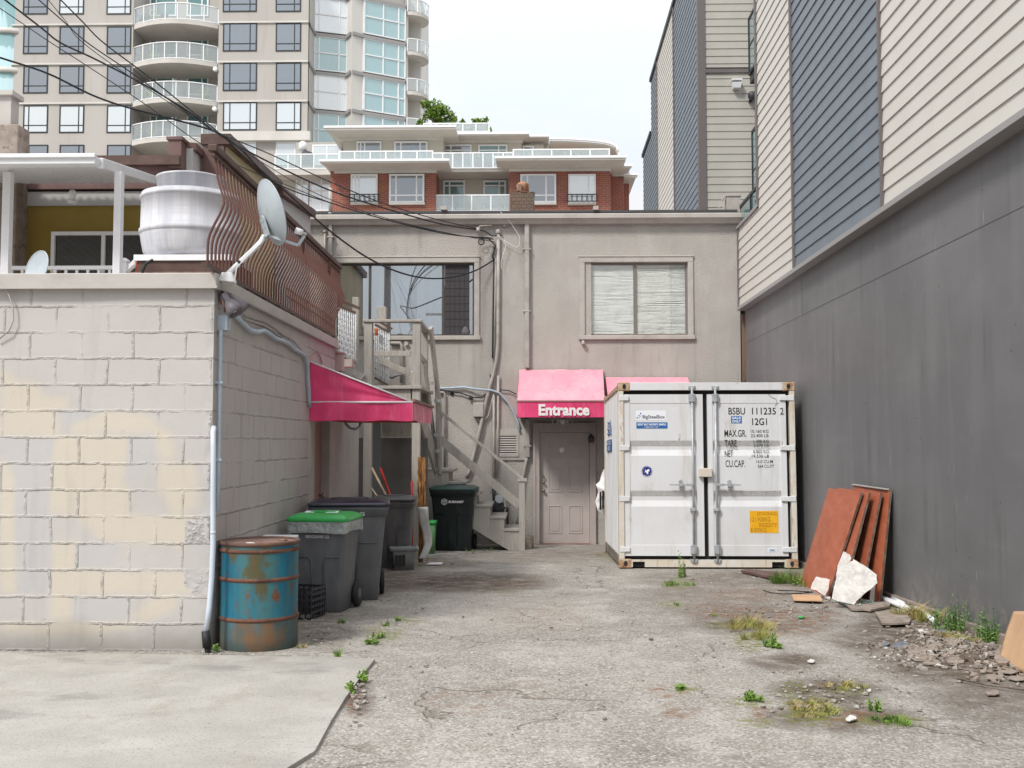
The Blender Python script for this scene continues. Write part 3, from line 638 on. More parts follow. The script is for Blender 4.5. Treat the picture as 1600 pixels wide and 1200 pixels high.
# pale side parapet falling away behind the pier
sp_ = MB(); p1 = at(287, 232, D+.1); p2 = at(330, 272, D+2.2)
sp_.hexa([(p1.x, p1.y, 2.3), (p1.x+.12, p1.y, 2.3), (p2.x+.12, p2.y, 2.3), (p2.x, p2.y, 2.3)], [(p1.x, p1.y, p1.z), (p1.x+.12, p1.y, p1.z), (p2.x+.12, p2.y, p2.z), (p2.x, p2.y, p2.z)])
obj('side_parapet', sp_, MT['pale_stucco'], yh)
st_ = MB(); st_.beam(p1 + Vector((.06, 0, .03)), p2 + Vector((.06, 0, .03)), .2, .09); obj('parapet_cap', st_, MT['brown_trim'], yh)
def slider(name, rect, D, parent, frame, pane, thick=.05, divs=(.5,), behind=None, fw=.045, off=.0):
    a, b, c_, d_ = R(*rect, D); f = MB(); y0, y1 = D-thick-off, D+.02-off
    f.box(a, b, y0, y1, d_-fw, d_); f.box(a, b, y0, y1, c_, c_+fw); f.box(a, a+fw, y0, y1, c_+fw, d_-fw); f.box(b-fw, b, y0, y1, c_+fw, d_-fw)
    for q in divs: f.box(a+(b-a)*q-fw/2, a+(b-a)*q+fw/2, y0+.006, y1, c_+fw, d_-fw)
    fo = obj(name, f, frame, parent)
    p = MB(); p.box(a+fw, b-fw, D-.014-off, D-.008-off, c_+fw, d_-fw); obj('pane', p, pane, fo)
    return fo
MT['glass_dark'] = glass('dark_door_glass', tint=(.1, .1, .1), refl=.06, clear=.2, body=(.012, .013, .015))
slider('sliding_door', (82, 363, 262, 470), D, yh, MT['white_pipe'], MT['glass_dark'], divs=(.45,), off=.01)
slider('window', (-30, 361, 24, 440), D, yh, MT['white_pipe'], MT['glass_dark'], off=.01, divs=())
cl_ = MB(); cl_.lathe([(.05, 0), (.05, .03), (.02, .04), (.035, .07), (.045, .12), (.03, .16)], at(113, 318, D-.9) - Vector((0, 0, .0)), n=12); 
obj('ceiling_lamp', cl_, MT['white_pipe'], yh)
# ---- white patio cover
pc = thing('patio_cover', 'white aluminium patio cover on two square posts over the roof deck', 'patio cover', (-4.3, 10.5, 2.62))
Dp = 10.3
for (pa_, pb_) in ((2, 14), (177, 188)):
    a, b, c_, d_ = R(pa_, 268, pb_, 440, Dp); p = MB(); p.box(a, b, Dp, Dp+.08, 2.62, d_)
    for q in (.25, .5, .75): p.box(a+(b-a)*q-.002, a+(b-a)*q+.002, Dp-.003, Dp, 2.62, d_)
    obj('post', p, MT['white_pipe'], pc, bevel=.004)
a = at(-80, 249, Dp-.5); b = at(157, 249, Dp-.5); c_ = at(157, 261, Dp-.5); g = at(243, 282, D-.15)
gm = MB(); gm.box(a.x-2, b.x, Dp-.62, Dp-.5, c_.z, a.z); gm.box(a.x-2, b.x+.01, Dp-.65, Dp-.63+.02, a.z-.03, a.z+.012); obj('gutter', gm, MT['white_metal'], pc, bevel=.006)
g1 = Vector((b.x, Dp-.5, (b.z+c_.z)/2)); gs = MB(); gs.beam(g1, g, .06, .10); obj('side_gutter', gs, MT['white_metal'], pc, bevel=.006)
dz = (g.z - g1.z)
ro = MB(); nr = 26; xw = a.x-2
def roofp(u, v):
    xl = xw + (b.x - xw)*u + (g.x - b.x)*v*u; y = g1.y + (g.y-g1.y)*v
    return (xl, y, g1.z - .02 + dz*v + .018*math.sin(u*nr*2*math.pi))
ro.grid(roofp, 208, 6); obj('corrugated_roof', ro, MT['white_metal'], pc, fix=False)
# ---- deck railing
dk = thing('deck_railing', 'low white vinyl railing along the roof deck behind the small dish', 'railing', (-4.4, 10.6, 2.62))
Dr = 10.6; z_ = at(100, 415, Dr).z; xa, xb = -7, at(190, 415, Dr).x
t = MB(); t.box(xa, xb, Dr, Dr+.05, z_-.04, z_); obj('top_rail', t, MT['white_pipe'], dk, bevel=.005)
t = MB(); t.box(xa, xb, Dr, Dr+.04, 2.64, 2.68); obj('bottom_rail', t, MT['white_pipe'], dk)
k = xa + .05
while k < xb - .03:
    t = MB(); t.box(k-.012, k+.012, Dr+.012, Dr+.036, 2.681, z_-.041); obj('baluster', t, MT['white_pipe'], dk); k += .115
t = MB(); t.box(xb-.02, xb+.06, Dr-.02, Dr+.06, 2.6, z_+.03); t.lathe([(.06, 0), (.062, .02), (.02, .05)], (xb+.02, Dr+.02, z_+.03), n=4); obj('newel_post', t, MT['white_pipe'], dk)
t = MB(); t.beam((xb+.06, Dr+.02, z_-.04), (xb+.42, Dr-.7, z_-.09), .04, .05); obj('return_rail', t, MT['white_pipe'], dk)
# ---- roof ventilator drum
T = thing('roof_ventilator', 'large galvanised steel ventilator drum on a timber stand on the roof', 'ventilator', (0, 0, 0))
Dt = 9.3; cx = at(299, 350, Dt).x; ztop = at(293, 290, Dt-.4).z; zmid = at(293, 376-6, Dt-.4).z; zb = at(293, 398, Dt-.4).z; zt2 = at(293, 268, Dt-.27).z
T.location = (cx, Dt, zb); ORG[T.name] = Vector((cx, Dt, zb))
r1 = .44; r2 = .305; zl = zb + (ztop - zb)*.40
b_ = MB(); b_.lathe([(r1*.50, zb+.0), (r1*.78, zb+.010), (r1*.90, zb+.035), (r1*.945, zb+.08), (r1*.985, zb+.17), (r1+.002, zl-.02), (r1+.002, zl-.012), (r1+.012, zl-.008), (r1+.012, zl+.03), (r1, zl+.034), (r1-.004, ztop-.06), (r1+.008, ztop-.055), (r1+.008, ztop-.035), (r1-.002, ztop-.03), (r1-.006, ztop-.004), (r1-.02, ztop), (r2, ztop+.004)], (cx, Dt, 0), n=64)
obj('drum_body', b_, MT['galv'], T)
b_ = MB(); b_.lathe([(r2, ztop+.002), (r2, zt2-.02), (r2+.01, zt2-.018), (r2+.01, zt2), (r2-.01, zt2+.006)], (cx, Dt, 0), n=56); obj('top_collar', b_, MT['galv'], T)
b_ = MB(); b_.box(cx-.02, cx+.02, Dt-r1*.8, Dt-r1*.8+.03, zb-.09, zb+.02); obj('bracket', b_, MT['drum_lid'], T)
stn = thing('timber_stand', 'low brown timber stand with white top board carrying the ventilator drum', 'stand', (cx, Dt, 2.62))
s_ = MB(); s_.box(cx-.36, cx+.5, Dt-.42, Dt+.3, zb-.052, zb-.001-.0); obj('top_board', s_, MT['white_pipe'], stn)
s_ = MB(); s_.box(cx-.34, cx+.48, Dt-.40, Dt+.28, 2.62, zb-.054); obj('stand_box', s_, MT['brown_dark'], stn)
s_ = MB(); s_.box(cx-.38, cx+.55, Dt-.46, Dt-.41, 2.62, zb-.16); obj('front_ledge', s_, MT['drum_lid'], stn)
p = at(228, 417, Dt-.5)
hs = MB(); hs.tube([p + Vector((.06, 0, .06)), p + Vector((0, 0, .03)), p + Vector((-.03, 0, -.04)), p + Vector((-.02, 0, -.12))], .014, 8); o = obj('hose', hs, MT['black_rubber']); tag(o, 'short black hose hooked beside the timber stand', 'hose')
p = at(213, 425, Dt); hs = MB(); hs.tube([p, p + Vector((0, 0, .14))], .011, 8); hs.tube([p + Vector((0, 0, .14)), p + Vector((0, 0, .15))], .007, 8); o = obj('rebar_stub', hs, MT['red_paint']); tag(o, 'thin dark red rod standing up beside the ventilator stand', 'rod')

# ---- brown curved railing along the side parapet
br = thing('curved_railing', 'brown steel railing with wavy bulging balusters along the roof edge', 'railing', (lx(10.5), 10.5, zc))
YA, YB = 7.72, 13.0
zr0 = at(522, 528, YB).z; 
def railz(y): return lft(0, 0).z if 0 else None
zlo = zc + .03; zhi = zlo + .885
prof = [(.05, 1), (.055, .90), (.065, .80), (.095, .68), (.118, .60), (.118, .55), (.09, .46), (.045, .36), (.012, .27), (.0, .20), (0, 0)]
def spl(pr, n=18):
    out = []
    for i in range(n+1):
        h = 1 - i/n
        for k in range(len(pr)-1):
            if pr[k][1] >= h >= pr[k+1][1]:
                f = (pr[k][1]-h)/max(1e-6, pr[k][1]-pr[k+1][1]); f = f*f*(3-2*f) if 0 else f
                out.append((pr[k][0]*(1-f) + pr[k+1][0]*f, h)); break
    return out
SP = spl(prof)
nb = 54
for i in range(nb):
    y = YA + .03 + (YB-YA-.06)*i/(nb-1); m = MB(); xo = lx(y) + .0
    w_ = .0128; d_ = .006; rings = []
    for (ox, h) in SP:
        z = zlo + .012 + (zhi-zlo-.05)*h; x = xo + ox
        rings.append([(x-d_, y-w_, z), (x+d_, y-w_, z), (x+d_, y+w_, z), (x-d_, y+w_, z)])
    m.loft(rings, sm=False); obj('baluster', m, MT['brown_rail'], br)
m = MB(); m.beam((lx(YA)+.05, YA-.06, zhi+.0), (lx(YB)+.05, YB+.02, zhi+.0), .075, .055); obj('top_rail', m, MT['brown_dark'], br, bevel=.008)
m = MB(); m.beam((lx(YA)+.05, YA-.05, zhi-.05), (lx(YB)+.05, YB, zhi-.05), .03, .02); obj('under_rail', m, MT['brown_dark'], br)
m = MB(); m.beam((lx(YA), YA-.05, zlo), (lx(YB), YB+.02, zlo), .045, .03); obj('bottom_rail', m, MT['brown_dark'], br)
for fz in (.17, .26):
    m = MB(); m.beam((lx(10.4)-.02, 10.4, zlo+(zhi-zlo)*fz), (lx(YB)-.02, YB, zlo+(zhi-zlo)*fz), .008, .014); obj('mesh_wire', m, MT['brown_rail'], br)
for i in range(9):
    y = 8.3 + i*.58; m = MB(); m.beam((lx(y)-.01, y, zc-.03), (lx(y)-.01, y, zlo-.01), .03, .03, up=(0, 1, 0)); obj('foot_bracket', m, MT['brown_rail'], br)
for y in (9.4, 10.75, 12.2):                      # scroll ornaments hanging under the top rail
    m = MB(); xo = lx(y)+.075
    for s in (-1, 1):
        pts = []
        for k in range(15):
            a_ = k*.52; r_ = .012 + .0042*k; pts.append((xo, y + s*(.045 - r_*math.cos(a_)*.6), zhi-.16 - r_*math.sin(a_)*1.4))
        m.tube(pts, .006, 5)
    m.tube([(xo, y, zhi-.05), (xo, y, zhi-.28)], .007, 5); obj('scroll_ornament', m, MT['brown_rail'], br)
# yellowish upper house further back, seen over the brown railing
uh = thing('pale_yellow_house', 'pale yellow upper house wall with dark brown sloping roof edge above the curved railing', 'house', (-4.5, 17, gz(17)))
q1 = at(352, 226, 13.6); q2 = at(430, 292, 16.5); 
kx = (q2.x-q1.x)/(q2.y-q1.y)
m = MB(); m.hexa([(q1.x-.2, 13.6, 1.5), (q1.x, 13.6, 1.5), (q2.x, q2.y, 1.5), (q2.x-.2, q2.y, 1.5)], [(q1.x-.2, 13.6, q1.z), (q1.x, 13.6, q1.z), (q2.x, q2.y, q2.z), (q2.x-.2, q2.y, q2.z)]); obj('wall', m, MT['yellow'], uh)
m = MB(); m.beam(q1 + Vector((.02, -.1, .05)), q2 + Vector((.02, .1, .05)), .16, .13); m.box(q1.x-.3, q1.x+.1, 13.5, 13.62, q1.z-.02, q1.z+.12); obj('roof_edge', m, MT['brown_dark'], uh)
m = MB(); m.box(q1.x-.28, q1.x+.005, 13.52, 13.598, 1.5, q1.z+.0); obj('corner_board', m, MT['brown_trim'], uh)
q3 = at(485, 338, 18.6)
m = MB(); m.hexa([(q2.x-.2, q2.y+.1, 3), (q2.x, q2.y+.1, 3), (q3.x, q3.y, 3), (q3.x-.2, q3.y, 3)], [(q2.x-.2, q2.y+.1, q2.z-.1), (q2.x, q2.y+.1, q2.z-.1), (q3.x, q3.y, q3.z), (q3.x-.2, q3.y, q3.z)]); obj('rear_wing_wall', m, MT['pale_stucco'], uh)
m = MB(); m.beam(q2 + Vector((.03, .15, -.03)), q3 + Vector((.03, 0, .05)), .14, .12); obj('rear_roof_edge', m, MT['brown_trim'], uh)
m = MB(); a, b, c_, d_ = R(400, 272, 409, 300, 16.7); m.box(a, b, 16.72, 16.9, c_, d_); obj('brick_pier', m, MT['brick'], uh)

# ---- big satellite dish on the corner
SD = thing('satellite_dish', 'large grey satellite dish on a slanted white mast at the roof corner', 'satellite dish', tuple(at(352, 432, 7.95)))
Dd = 8.0
base = at(352, 432, 7.98); elbow = at(398, 388, Dd); hub = at(414, 368, Dd)
m = MB(); m.tube([base, base.lerp(elbow, .5), elbow, elbow.lerp(hub, .55) + Vector((.004, 0, -.004)), hub], .021, 14); obj('mast', m, MT['white_metal'], SD)
m = MB(); u_ = (elbow-base).normalized(); pbx = base + u_*.145; m.tube([pbx, pbx + u_*.022], .025, 12); obj('mast_band', m, MT['black_rubber'], SD)
m = MB(); m.plate([base + Vector((-.05, -.03, -.035)), base + Vector((.085, -.03, -.05)), base + Vector((.06, -.03, .025)), base + Vector((-.02, -.03, .03))], (0, 1, 0), .06); obj('base_plate', m, MT['white_metal'], SD, bevel=.004)
# dish: paraboloid facing right, slightly away and up; we look at its back
cen = at(424, 332, Dd+.03); nrm = Vector((.78, .54, .28)).normalized(); up = Vector((0, 0, 1)); sx = nrm.cross(up).normalized(); sz = sx.cross(nrm).normalized()
sz = (sz + sx*-.06).normalized()
m = MB(); rings = []
def dp(r, a, off): return cen + sx*(r*.235*math.cos(a)) + sz*(r*.262*math.sin(a)) + nrm*(.075*(r*r-1) + off)
NA = 44
m.grid(lambda u, v: dp(max(v, .001), u*2*math.pi, 0), NA, 8); m.grid(lambda u, v: dp(max(v, .001), u*2*math.pi, .006), NA, 8)
m.tube([dp(1.0, k*2*math.pi/NA, .003) for k in range(NA+1)], .006, 6, cap=False); obj('reflector', m, MT['dish'], SD, fix=False)
bk = cen - nrm*.08 - sz*.085 - sx*-.0
m = MB(); m.plate([bk - sx*.05 - sz*.09, bk + sx*.05 - sz*.09, bk + sx*.045 + sz*.05, bk + sx*.02 + sz*.075, bk - sx*.02 + sz*.075, bk - sx*.045 + sz*.05], -nrm, .014)
m.beam(bk - sz*.10 - nrm*.01, hub, .05, .055, up=tuple(nrm)); 
for (i_, j_) in ((-.025, .03), (.025, .03), (-.025, -.02), (.025, -.02)): m.tube([bk + sx*i_ + sz*j_ - nrm*.012, bk + sx*i_ + sz*j_ - nrm*.026], .006, 6)
obj('mount_bracket', m, MT['dish'], SD, bevel=.003)
tip = at(466, 383.5, Dd+.02); m = MB(); m.beam(hub + Vector((.01, 0, .005)), tip, .016, .022); m.beam(tip, at(476, 368, Dd+.03), .02, .024); obj('feed_arm', m, MT['dish'], SD, bevel=.003)
l0 = at(479, 366, Dd+.03); l1 = at(466, 352+9, Dd+.01); l1 = at(465, 361, Dd)
m = MB(); d3 = (l1-l0); m.tube([l0, l0 + d3*.45, l0 + d3*.46, l1 + d3*.25], [.010, .010, .024, .026], 14); obj('receiver_horn', m, MT['white_metal'], SD)
m = MB(); c0 = at(410, 377, Dd-.03); m.tube([c0, at(385, 402, 7.94), at(370, 418, 7.93), at(367, 435, 7.93), at(368, 447, 7.95)], .0055, 6); o = obj('dish_cable', m, MT['white_pipe']); tag(o, 'white coaxial cable dropping from the big dish mast to the wall', 'cable')
# ---- small dish behind the front cap
S2 = thing('satellite_dish', 'small pale satellite dish on the roof deck, half hidden by the cap', 'satellite dish', tuple(at(57, 445, 8.5)))
cen2 = at(57, 419, 8.5); n2 = Vector((-.42, -.88, .22)).normalized(); s2 = n2.cross(Vector((0, 0, 1))).normalized(); u2 = s2.cross(n2)
def dq(r, a, off): return cen2 + s2*(r*.13*math.cos(a)) + u2*(r*.155*math.sin(a)) + n2*(.03*(r*r-1)+off)
m = MB(); m.grid(lambda u, v: dq(max(v, .001), u*2*math.pi, 0), 36, 6); m.grid(lambda u, v: dq(max(v, .001), u*2*math.pi, -.005), 36, 6); m.tube([dq(1, k*math.pi/18, -.002) for k in range(37)], .005, 6, cap=False); obj('reflector', m, MT['dish'], S2, fix=False)
m = MB(); m.tube([cen2 - n2*.05, cen2 - n2*.09 - u2*.06, Vector((cen2.x, cen2.y+.1, 2.62))], .014, 8); obj('mast', m, MT['dish'], S2)
for i in range(3):
    m = MB(); c9 = cen2 + u2*(-.075 - i*.018) + s2*-.018 + n2*-.008; m.beam(c9, c9 + s2*.022 + u2*.012, .003, .009, up=tuple(n2)); obj('dash_mark', m, MT['black_ink'], S2)

# ---- floodlights, junction box, conduit
FL = thing('floodlight_pair', 'two grey bell-shaped floodlights on a corner bracket above the junction box', 'floodlight', tuple(lft(345, 470)))
def lp(px, py, off=.05): return lft(px, py, off)
b0 = lp(346, 466, .02); m = MB(); m.lathe([(.05, 0), (.05, .03), (.03, .04)], b0 - Vector((.0, .0, 0)), axis='x', n=16); m.tube([b0, b0 + Vector((.06, -.03, .03))], .022, 10); obj('back_plate', m, MT['lamp_grey'], FL)
def shade(p0, p1, parent, r=.062):
    d = (p1-p0).normalized(); L_ = (p1-p0).length; M4 = Matrix.Translation(p0) @ d.to_track_quat('Z', 'Y').to_matrix().to_4x4()
    m = MB(); m.lathe([(.020, 0), (.021, L_*.30), (.030, L_*.36), (.048, L_*.52), (.060, L_*.74), (r, L_), (r-.006, L_), (.052, L_*.74), (.02, L_*.45)], n=22); m.xf(M4); so_ = obj('lamp_shade', m, MT['lamp_grey'], parent)
    m = MB(); m.lathe([(.012, L_*.4), (.030, L_*.6), (.040, L_*.80), (.02, L_*.88)], n=14); m.xf(M4); obj('bulb', m, MT['white_pipe'], so_)
shade(at(350, 459, 7.92), at(369, 490, 7.90), FL); shade(at(358, 460, 8.02), at(383, 485, 8.08), FL)
m = MB(); m.tube([at(348, 470, 7.9), at(350, 480, 7.88), at(352, 488, 7.9)], .008, 6); obj('wire_tail', m, MT['drum_rust'], FL)
m = MB(); q = lft(343, 506); m.box(q.x-.035, q.x+.075, q.y-.05, q.y+.06, q.z-.055, q.z+.065); o = obj('junction_box', m, MT['blue_pipe'], bevel=.004); tag(o, 'small square blue-grey junction box below the floodlights', 'junction box')
m = MB(); pts = [Vector((lx(8.0)+.03, 8.02, z)) for z in (q.z-.055, q.z-.1, 1.6, 1.2, .85)]; m.tube(pts, .016, 10)
for z in (1.85, 1.25): m.box(lx(8)+.0, lx(8)+.055, 7.995, 8.045, z, z+.018)
o = obj('corner_conduit', m, MT['blue_pipe']); tag(o, 'thin blue-grey conduit down the block wall corner below the junction box', 'conduit')
pp = [at(333, 676, 7.86), at(333.5, 700, 7.84), at(333, 760, 7.83), at(333, 850, 7.83), at(331, 900, 7.83), at(327, 950, 7.82), at(321, 992, 7.80)]
m = MB(); m.tube([at(334, 668, 7.91)] + pp, .0205, 12); m.tube([at(333, 830, 7.83), at(333, 834, 7.83)], .022, 12); o = obj('drain_pipe', m, MT['pale_blue_pipe']); tag(o, 'pale blue pipe running down the corner into a black boot', 'pipe')
m = MB(); e0 = at(321, 990, 7.80); m.tube([e0 + Vector((0, 0, .02)), e0 + Vector((.015, 0, -.10))], [.03, .034], 10); m.tube([e0 + Vector((.015, 0, -.1)), e0 + Vector((.02, 0, -.14))], .022, 10); o = obj('pipe_boot', m, MT['black_rubber']); tag(o, 'black rubber boot at the foot of the pale blue pipe', 'pipe boot')
WV = [(366,491),(380,506),(390,516),(402,519),(412,517),(420,521),(430,529),(442,533),(452,538),(460,546),(470,551),(476,556),(480,570),(482,600),(483,625),(484,636)]
m = MB(); m.tube([lft(352, 510, .06), lft(357, 498, .04), lft(364, 491, .035)] , .012, 8); m.tube([lft(a, b, .03) for a, b in WV], .021, 10); o = obj('wavy_conduit', m, MT['blue_pipe']); tag(o, 'thick wavy blue-grey conduit sagging along the block side wall', 'conduit')
W2 = [(378,497),(395,503),(410,507),(425,516),(440,528),(455,535),(465,547),(472,556),(480,556),(490,550),(495,547),(500,556),(503,568)]
m = MB(); m.tube([lft(a, b, .015) for a, b in W2], .008, 6); m.tube([lft(a+2, b-5, .012) for a, b in W2[:8]], .006, 6); o = obj('thin_wall_cable', m, MT['grey_pvc']); tag(o, 'thin grey cable looped above the wavy conduit', 'cable')
m = MB(); m.tube([at(-4, 436, 7.92), at(10, 450, 7.90), at(20, 478, 7.90), at(21, 500, 7.90), at(14, 517, 7.90), at(-4, 532, 7.91)], .006, 6); o = obj('loose_cable', m, MT['grey_pvc']); tag(o, 'grey cable looping out from the left edge of the front block wall', 'cable')
# ================================================================== MAIN BUILDING
DM = 19.06
mbld = thing('stucco_building', 'two-storey grey stucco building at the end of the yard with two upper windows', 'building', (0, DM, gz(DM)))
def W(px, py, D=DM): return at(px, py, D)
xl = -7.5; xr = W(1158, 600).x; zt = W(800, 348).z
wl = R(527, 411, 741, 525, DM); wr = R(914, 410, 1075, 524, DM); dd = R(840, 668, 925, 850, DM)
gb = gz(DM) - .3
m = MB(); Y0, Y1 = DM, DM + .25
# wall as panels round the openings, thick enough to give real reveals
def cols(x0, x1, z0, z1): m.box(x0, x1, Y0, Y1, z0, z1)
cols(xl, wl[0], gb, zt); cols(wl[0], wl[1], gb, wl[2]); cols(wl[0], wl[1], wl[3], zt)
cols(wl[1], dd[0], gb, zt); cols(dd[0], dd[1], dd[3], zt); cols(dd[1], wr[0], gb, zt) if dd[1] < wr[0] else None
if dd[1] < wr[0]: cols(wr[0], wr[1], gb, wr[2]); cols(wr[0], wr[1], wr[3], zt); cols(wr[1], xr, gb, zt)
else:
    cols(dd[1], wr[1], gb, wr[2]); cols(dd[1], wr[1], wr[3], zt); m.box(dd[1]-.001, wr[0], Y0+.001, Y1-.001, wr[2], wr[3]); cols(wr[1], xr, gb, zt)
obj('front_wall', m, MT['stucco'], mbld, fix=False)
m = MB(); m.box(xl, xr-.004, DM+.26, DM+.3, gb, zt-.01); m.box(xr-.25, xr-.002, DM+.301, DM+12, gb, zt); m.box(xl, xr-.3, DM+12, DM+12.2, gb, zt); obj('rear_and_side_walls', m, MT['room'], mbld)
m = MB(); m.box(xl, xr, DM-.02, DM+12.2, zt+.001, zt+.10); obj('flat_roof', m, MT['light_flash'], mbld)
zf0 = W(800, 348, DM-.2).z; zf1 = W(800, 333, DM-.2).z
m = MB(); prf = [(0, 0), (-.10, .0), (-.13, .05), (-.17, .075), (-.20, .085), (-.20, .155), (-.17, .175), (0, .19)]
a = [(xl, DM - .001 + p[0], zf0 + p[1]) for p in prf]; b = [(xr+.01, DM - .001 + p[0], zf0 + p[1]) for p in prf]; m.hexa(a, b); obj('cornice_gutter', m, MT['trim'], mbld)
m = MB(); m.box(xl, xr-.06, DM-.16, DM+.3, zf0+.192, zf0+.235); obj('roof_flashing', m, mat('dark_roof_flashing', (.07, .07, .075), .7), mbld)
m = MB(); a_, b_, c_, d_ = R(1134, 306, 1155, 330, DM); m.box(a_, b_, DM-.1, DM+.3, zf0+.2, d_-.03); m.box(a_-.02, b_+.02, DM-.12, DM+.32, d_-.03, d_+.02); obj('parapet_block', m, MT['trim'], mbld)
m = MB(); m.beam(W(1134, 309), W(1120, 330), .10, .02); obj('parapet_strut', m, MT['trim'], mbld)
for (q0, q1) in ((690, 700), (926, 934)):
    m = MB(); a_, b_, c_, d_ = R(q0, 328, q1, 334, DM); m.box(a_, b_, DM-.21, DM-.1, d_-.04, d_+.03); obj('roof_clip', m, MT['trim'], mbld)
# window casings, frames and panes
def casing(rect, parent, t=.10, sill=True):
    a_, b_, c_, d_ = rect; m = MB(); y0 = DM-.035
    m.box(a_-t, b_+t, y0, DM-.001, d_, d_+t*.95); m.box(a_-t, a_, y0, DM-.001, c_, d_); m.box(b_, b_+t, y0, DM-.001, c_, d_)
    m.box(a_-t-.02, b_+t+.02, y0-.03, DM-.001, c_-t*.8, c_); m.box(a_-t-.015, b_+t+.015, y0-.012, DM-.001, d_+t*.95, d_+t*1.25)
    return obj('casing', m, MT['trim'], parent, bevel=.008)
def mwin(rect, name, frame, div, pane, label):
    a_, b_, c_, d_ = rect; fw = .035; m = MB(); y0, y1 = DM+.05, DM+.10
    for (p, q, r, s) in ((a_, b_, d_-fw, d_), (a_, b_, c_, c_+fw), (a_, a_+fw, c_+fw, d_-fw), (b_-fw, b_, c_+fw, d_-fw)): m.box(p, q, y0, y1, r, s)
    for dx in div: m.box(dx-.022, dx+.022, y0-.004, y1, c_+fw, d_-fw)
    w_ = obj(name, m, frame, mbld, label=label); casing(rect, w_)
    m = MB(); m.box(a_+fw, b_-fw, DM+.075, DM+.081, c_+fw, d_-fw); obj('pane', m, pane, w_)
    return w_
MT['glass_clear'] = glass('window_glass', tint=(.99, .99, .99), refl=.05, clear=1.0, body=(.1, .1, .1), rough=.01)
MT['glass_mirror'] = glass('sky_reflecting_glass', tint=(.8, .84, .88), refl=.34, clear=.9, body=(.1, .1, .1), rough=.01)
dL = [W(577, 470).x, W(692, 470).x]; dR = [W(993, 470).x]
wL = mwin(wl, 'window', MT['dark_bronze'], dL, MT['glass_mirror'], 'wide sliding window reflecting sky and a utility pole')
wR = mwin(wr, 'window', MT['taupe_frame'], dR, MT['glass_clear'], 'sliding window with crooked bent blinds behind it')
# blinds with bent slats
m = MB(); n_ = 58; random.seed(3)
for i in range(n_):
    z = wr[2]+.04 + (wr[3]-wr[2]-.07)*i/(n_-1)
    for (xa, xb) in ((wr[0]+.04, dR[0]-.03), (dR[0]+.03, wr[1]-.04)):
        k = 12; amp = .018*max(0, mnoise.noise(Vector((i*.23, xa*2, 3)))+.15); tl = .0126 + .009*mnoise.noise(Vector((i*.6, xa, 0)))
        def f(u, v, z=z, xa=xa, xb=xb, amp=amp, tl=tl, i=i):
            x = xa + (xb-xa)*u; zz = z - amp*math.sin(u*math.pi*(1.2+.5*math.sin(i*.15)))*2.6 + .012*mnoise.noise(Vector((x*2.2, i*.11, 4)))*2
            return (x, DM+.088 + .010*(v-.5), zz + tl*(v-.5)*1.6)
        m.grid(f, k, 1)
obj('blind', m, MT['blind'], wR, fix=False)
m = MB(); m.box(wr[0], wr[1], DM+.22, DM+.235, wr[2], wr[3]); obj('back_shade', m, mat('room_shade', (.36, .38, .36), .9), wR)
# left window: curtains and dark screen
m = MB()
def cur(x0, x1): m.grid(lambda u, v: (x0 + (x1-x0)*u, DM+.16 + .02*math.sin(u*(x1-x0)*38), wl[2]+.03 + (wl[3]-wl[2]-.05)*v), 60, 1)
cur(W(530, 470).x, W(640, 470).x); cur(W(650, 470).x, W(690, 470).x); obj('curtain', m, MT['curtain'], wL, fix=False)
m = MB(); a_, b_ = W(693, 470).x+.02, W(733, 470).x; m.box(a_, b_, DM+.055, DM+.06, wl[2]+.04, wl[3]-.04)
for k in range(1, 5): m.box(a_+(b_-a_)*k/5-.003, a_+(b_-a_)*k/5+.003, DM+.047, DM+.054, wl[2]+.04, wl[3]-.04)
for k in range(1, 9): zz = wl[2]+.04 + (wl[3]-wl[2]-.08)*k/9; m.box(a_, b_, DM+.048, DM+.0535, zz-.003, zz+.003)
m.cur = 1; [None]
obj('insect_screen', m, MT['mesh_dark'], wL)
m = MB(); m.lathe([(.10, 0), (.13, .05), (.13, .12), (.08, .2), (.02, .23)], (W(728, 500).x-.02, DM-.0+.03, W(728, 521).z), n=20); o9 = m
# entrance door
dr = MB(); a_, b_, c_, d_ = R(843.5, 676, 921, 850, DM); YD = DM+.06
dr.box(a_, b_, YD, YD+.045, gz(DM)+.02, d_)
drp = obj('door', dr, MT['door'], mbld)
wdt = b_-a_; hh = d_ - gz(DM) - .02; zb_ = gz(DM)+.02
for (u0, u1) in ((.17, .45), (.58, .86)):
    for (v0, v1) in ((.085, .34), (.46, .685), (.765, .905)):
        p = MB(); X0_, X1_, Z0_, Z1_ = a_+wdt*u0, a_+wdt*u1, zb_+hh*v0, zb_+hh*v1; t = .022
        p.box(X0_, X1_, YD-.009, YD-.001, Z0_, Z0_+t); p.box(X0_, X1_, YD-.009, YD-.001, Z1_-t, Z1_); p.box(X0_, X0_+t, YD-.009, YD-.001, Z0_+t, Z1_-t); p.box(X1_-t, X1_, YD-.009, YD-.001, Z0_+t, Z1_-t)
        p.box(X0_+t*2, X1_-t*2, YD-.007, YD-.001, Z0_+t*2, Z1_-t*2); obj('raised_panel', p, MT['door'], drp, bevel=.006)
def knob(px, py, r, nm):
    c9 = at(px, py, YD); m = MB(); m.lathe([(r*1.05, 0), (r*1.05, -.012), (r*.45, -.016), (r*.45, -.04), (r*.95, -.05), (r, -.065), (r*.5, -.08)], c9, axis='y', n=18); obj(nm, m, MT['brass'], drp)
knob(849, 766, .03, 'door_knob'); knob(849, 753, .026, 'deadbolt'); knob(849, 743.5, .018, 'deadbolt')
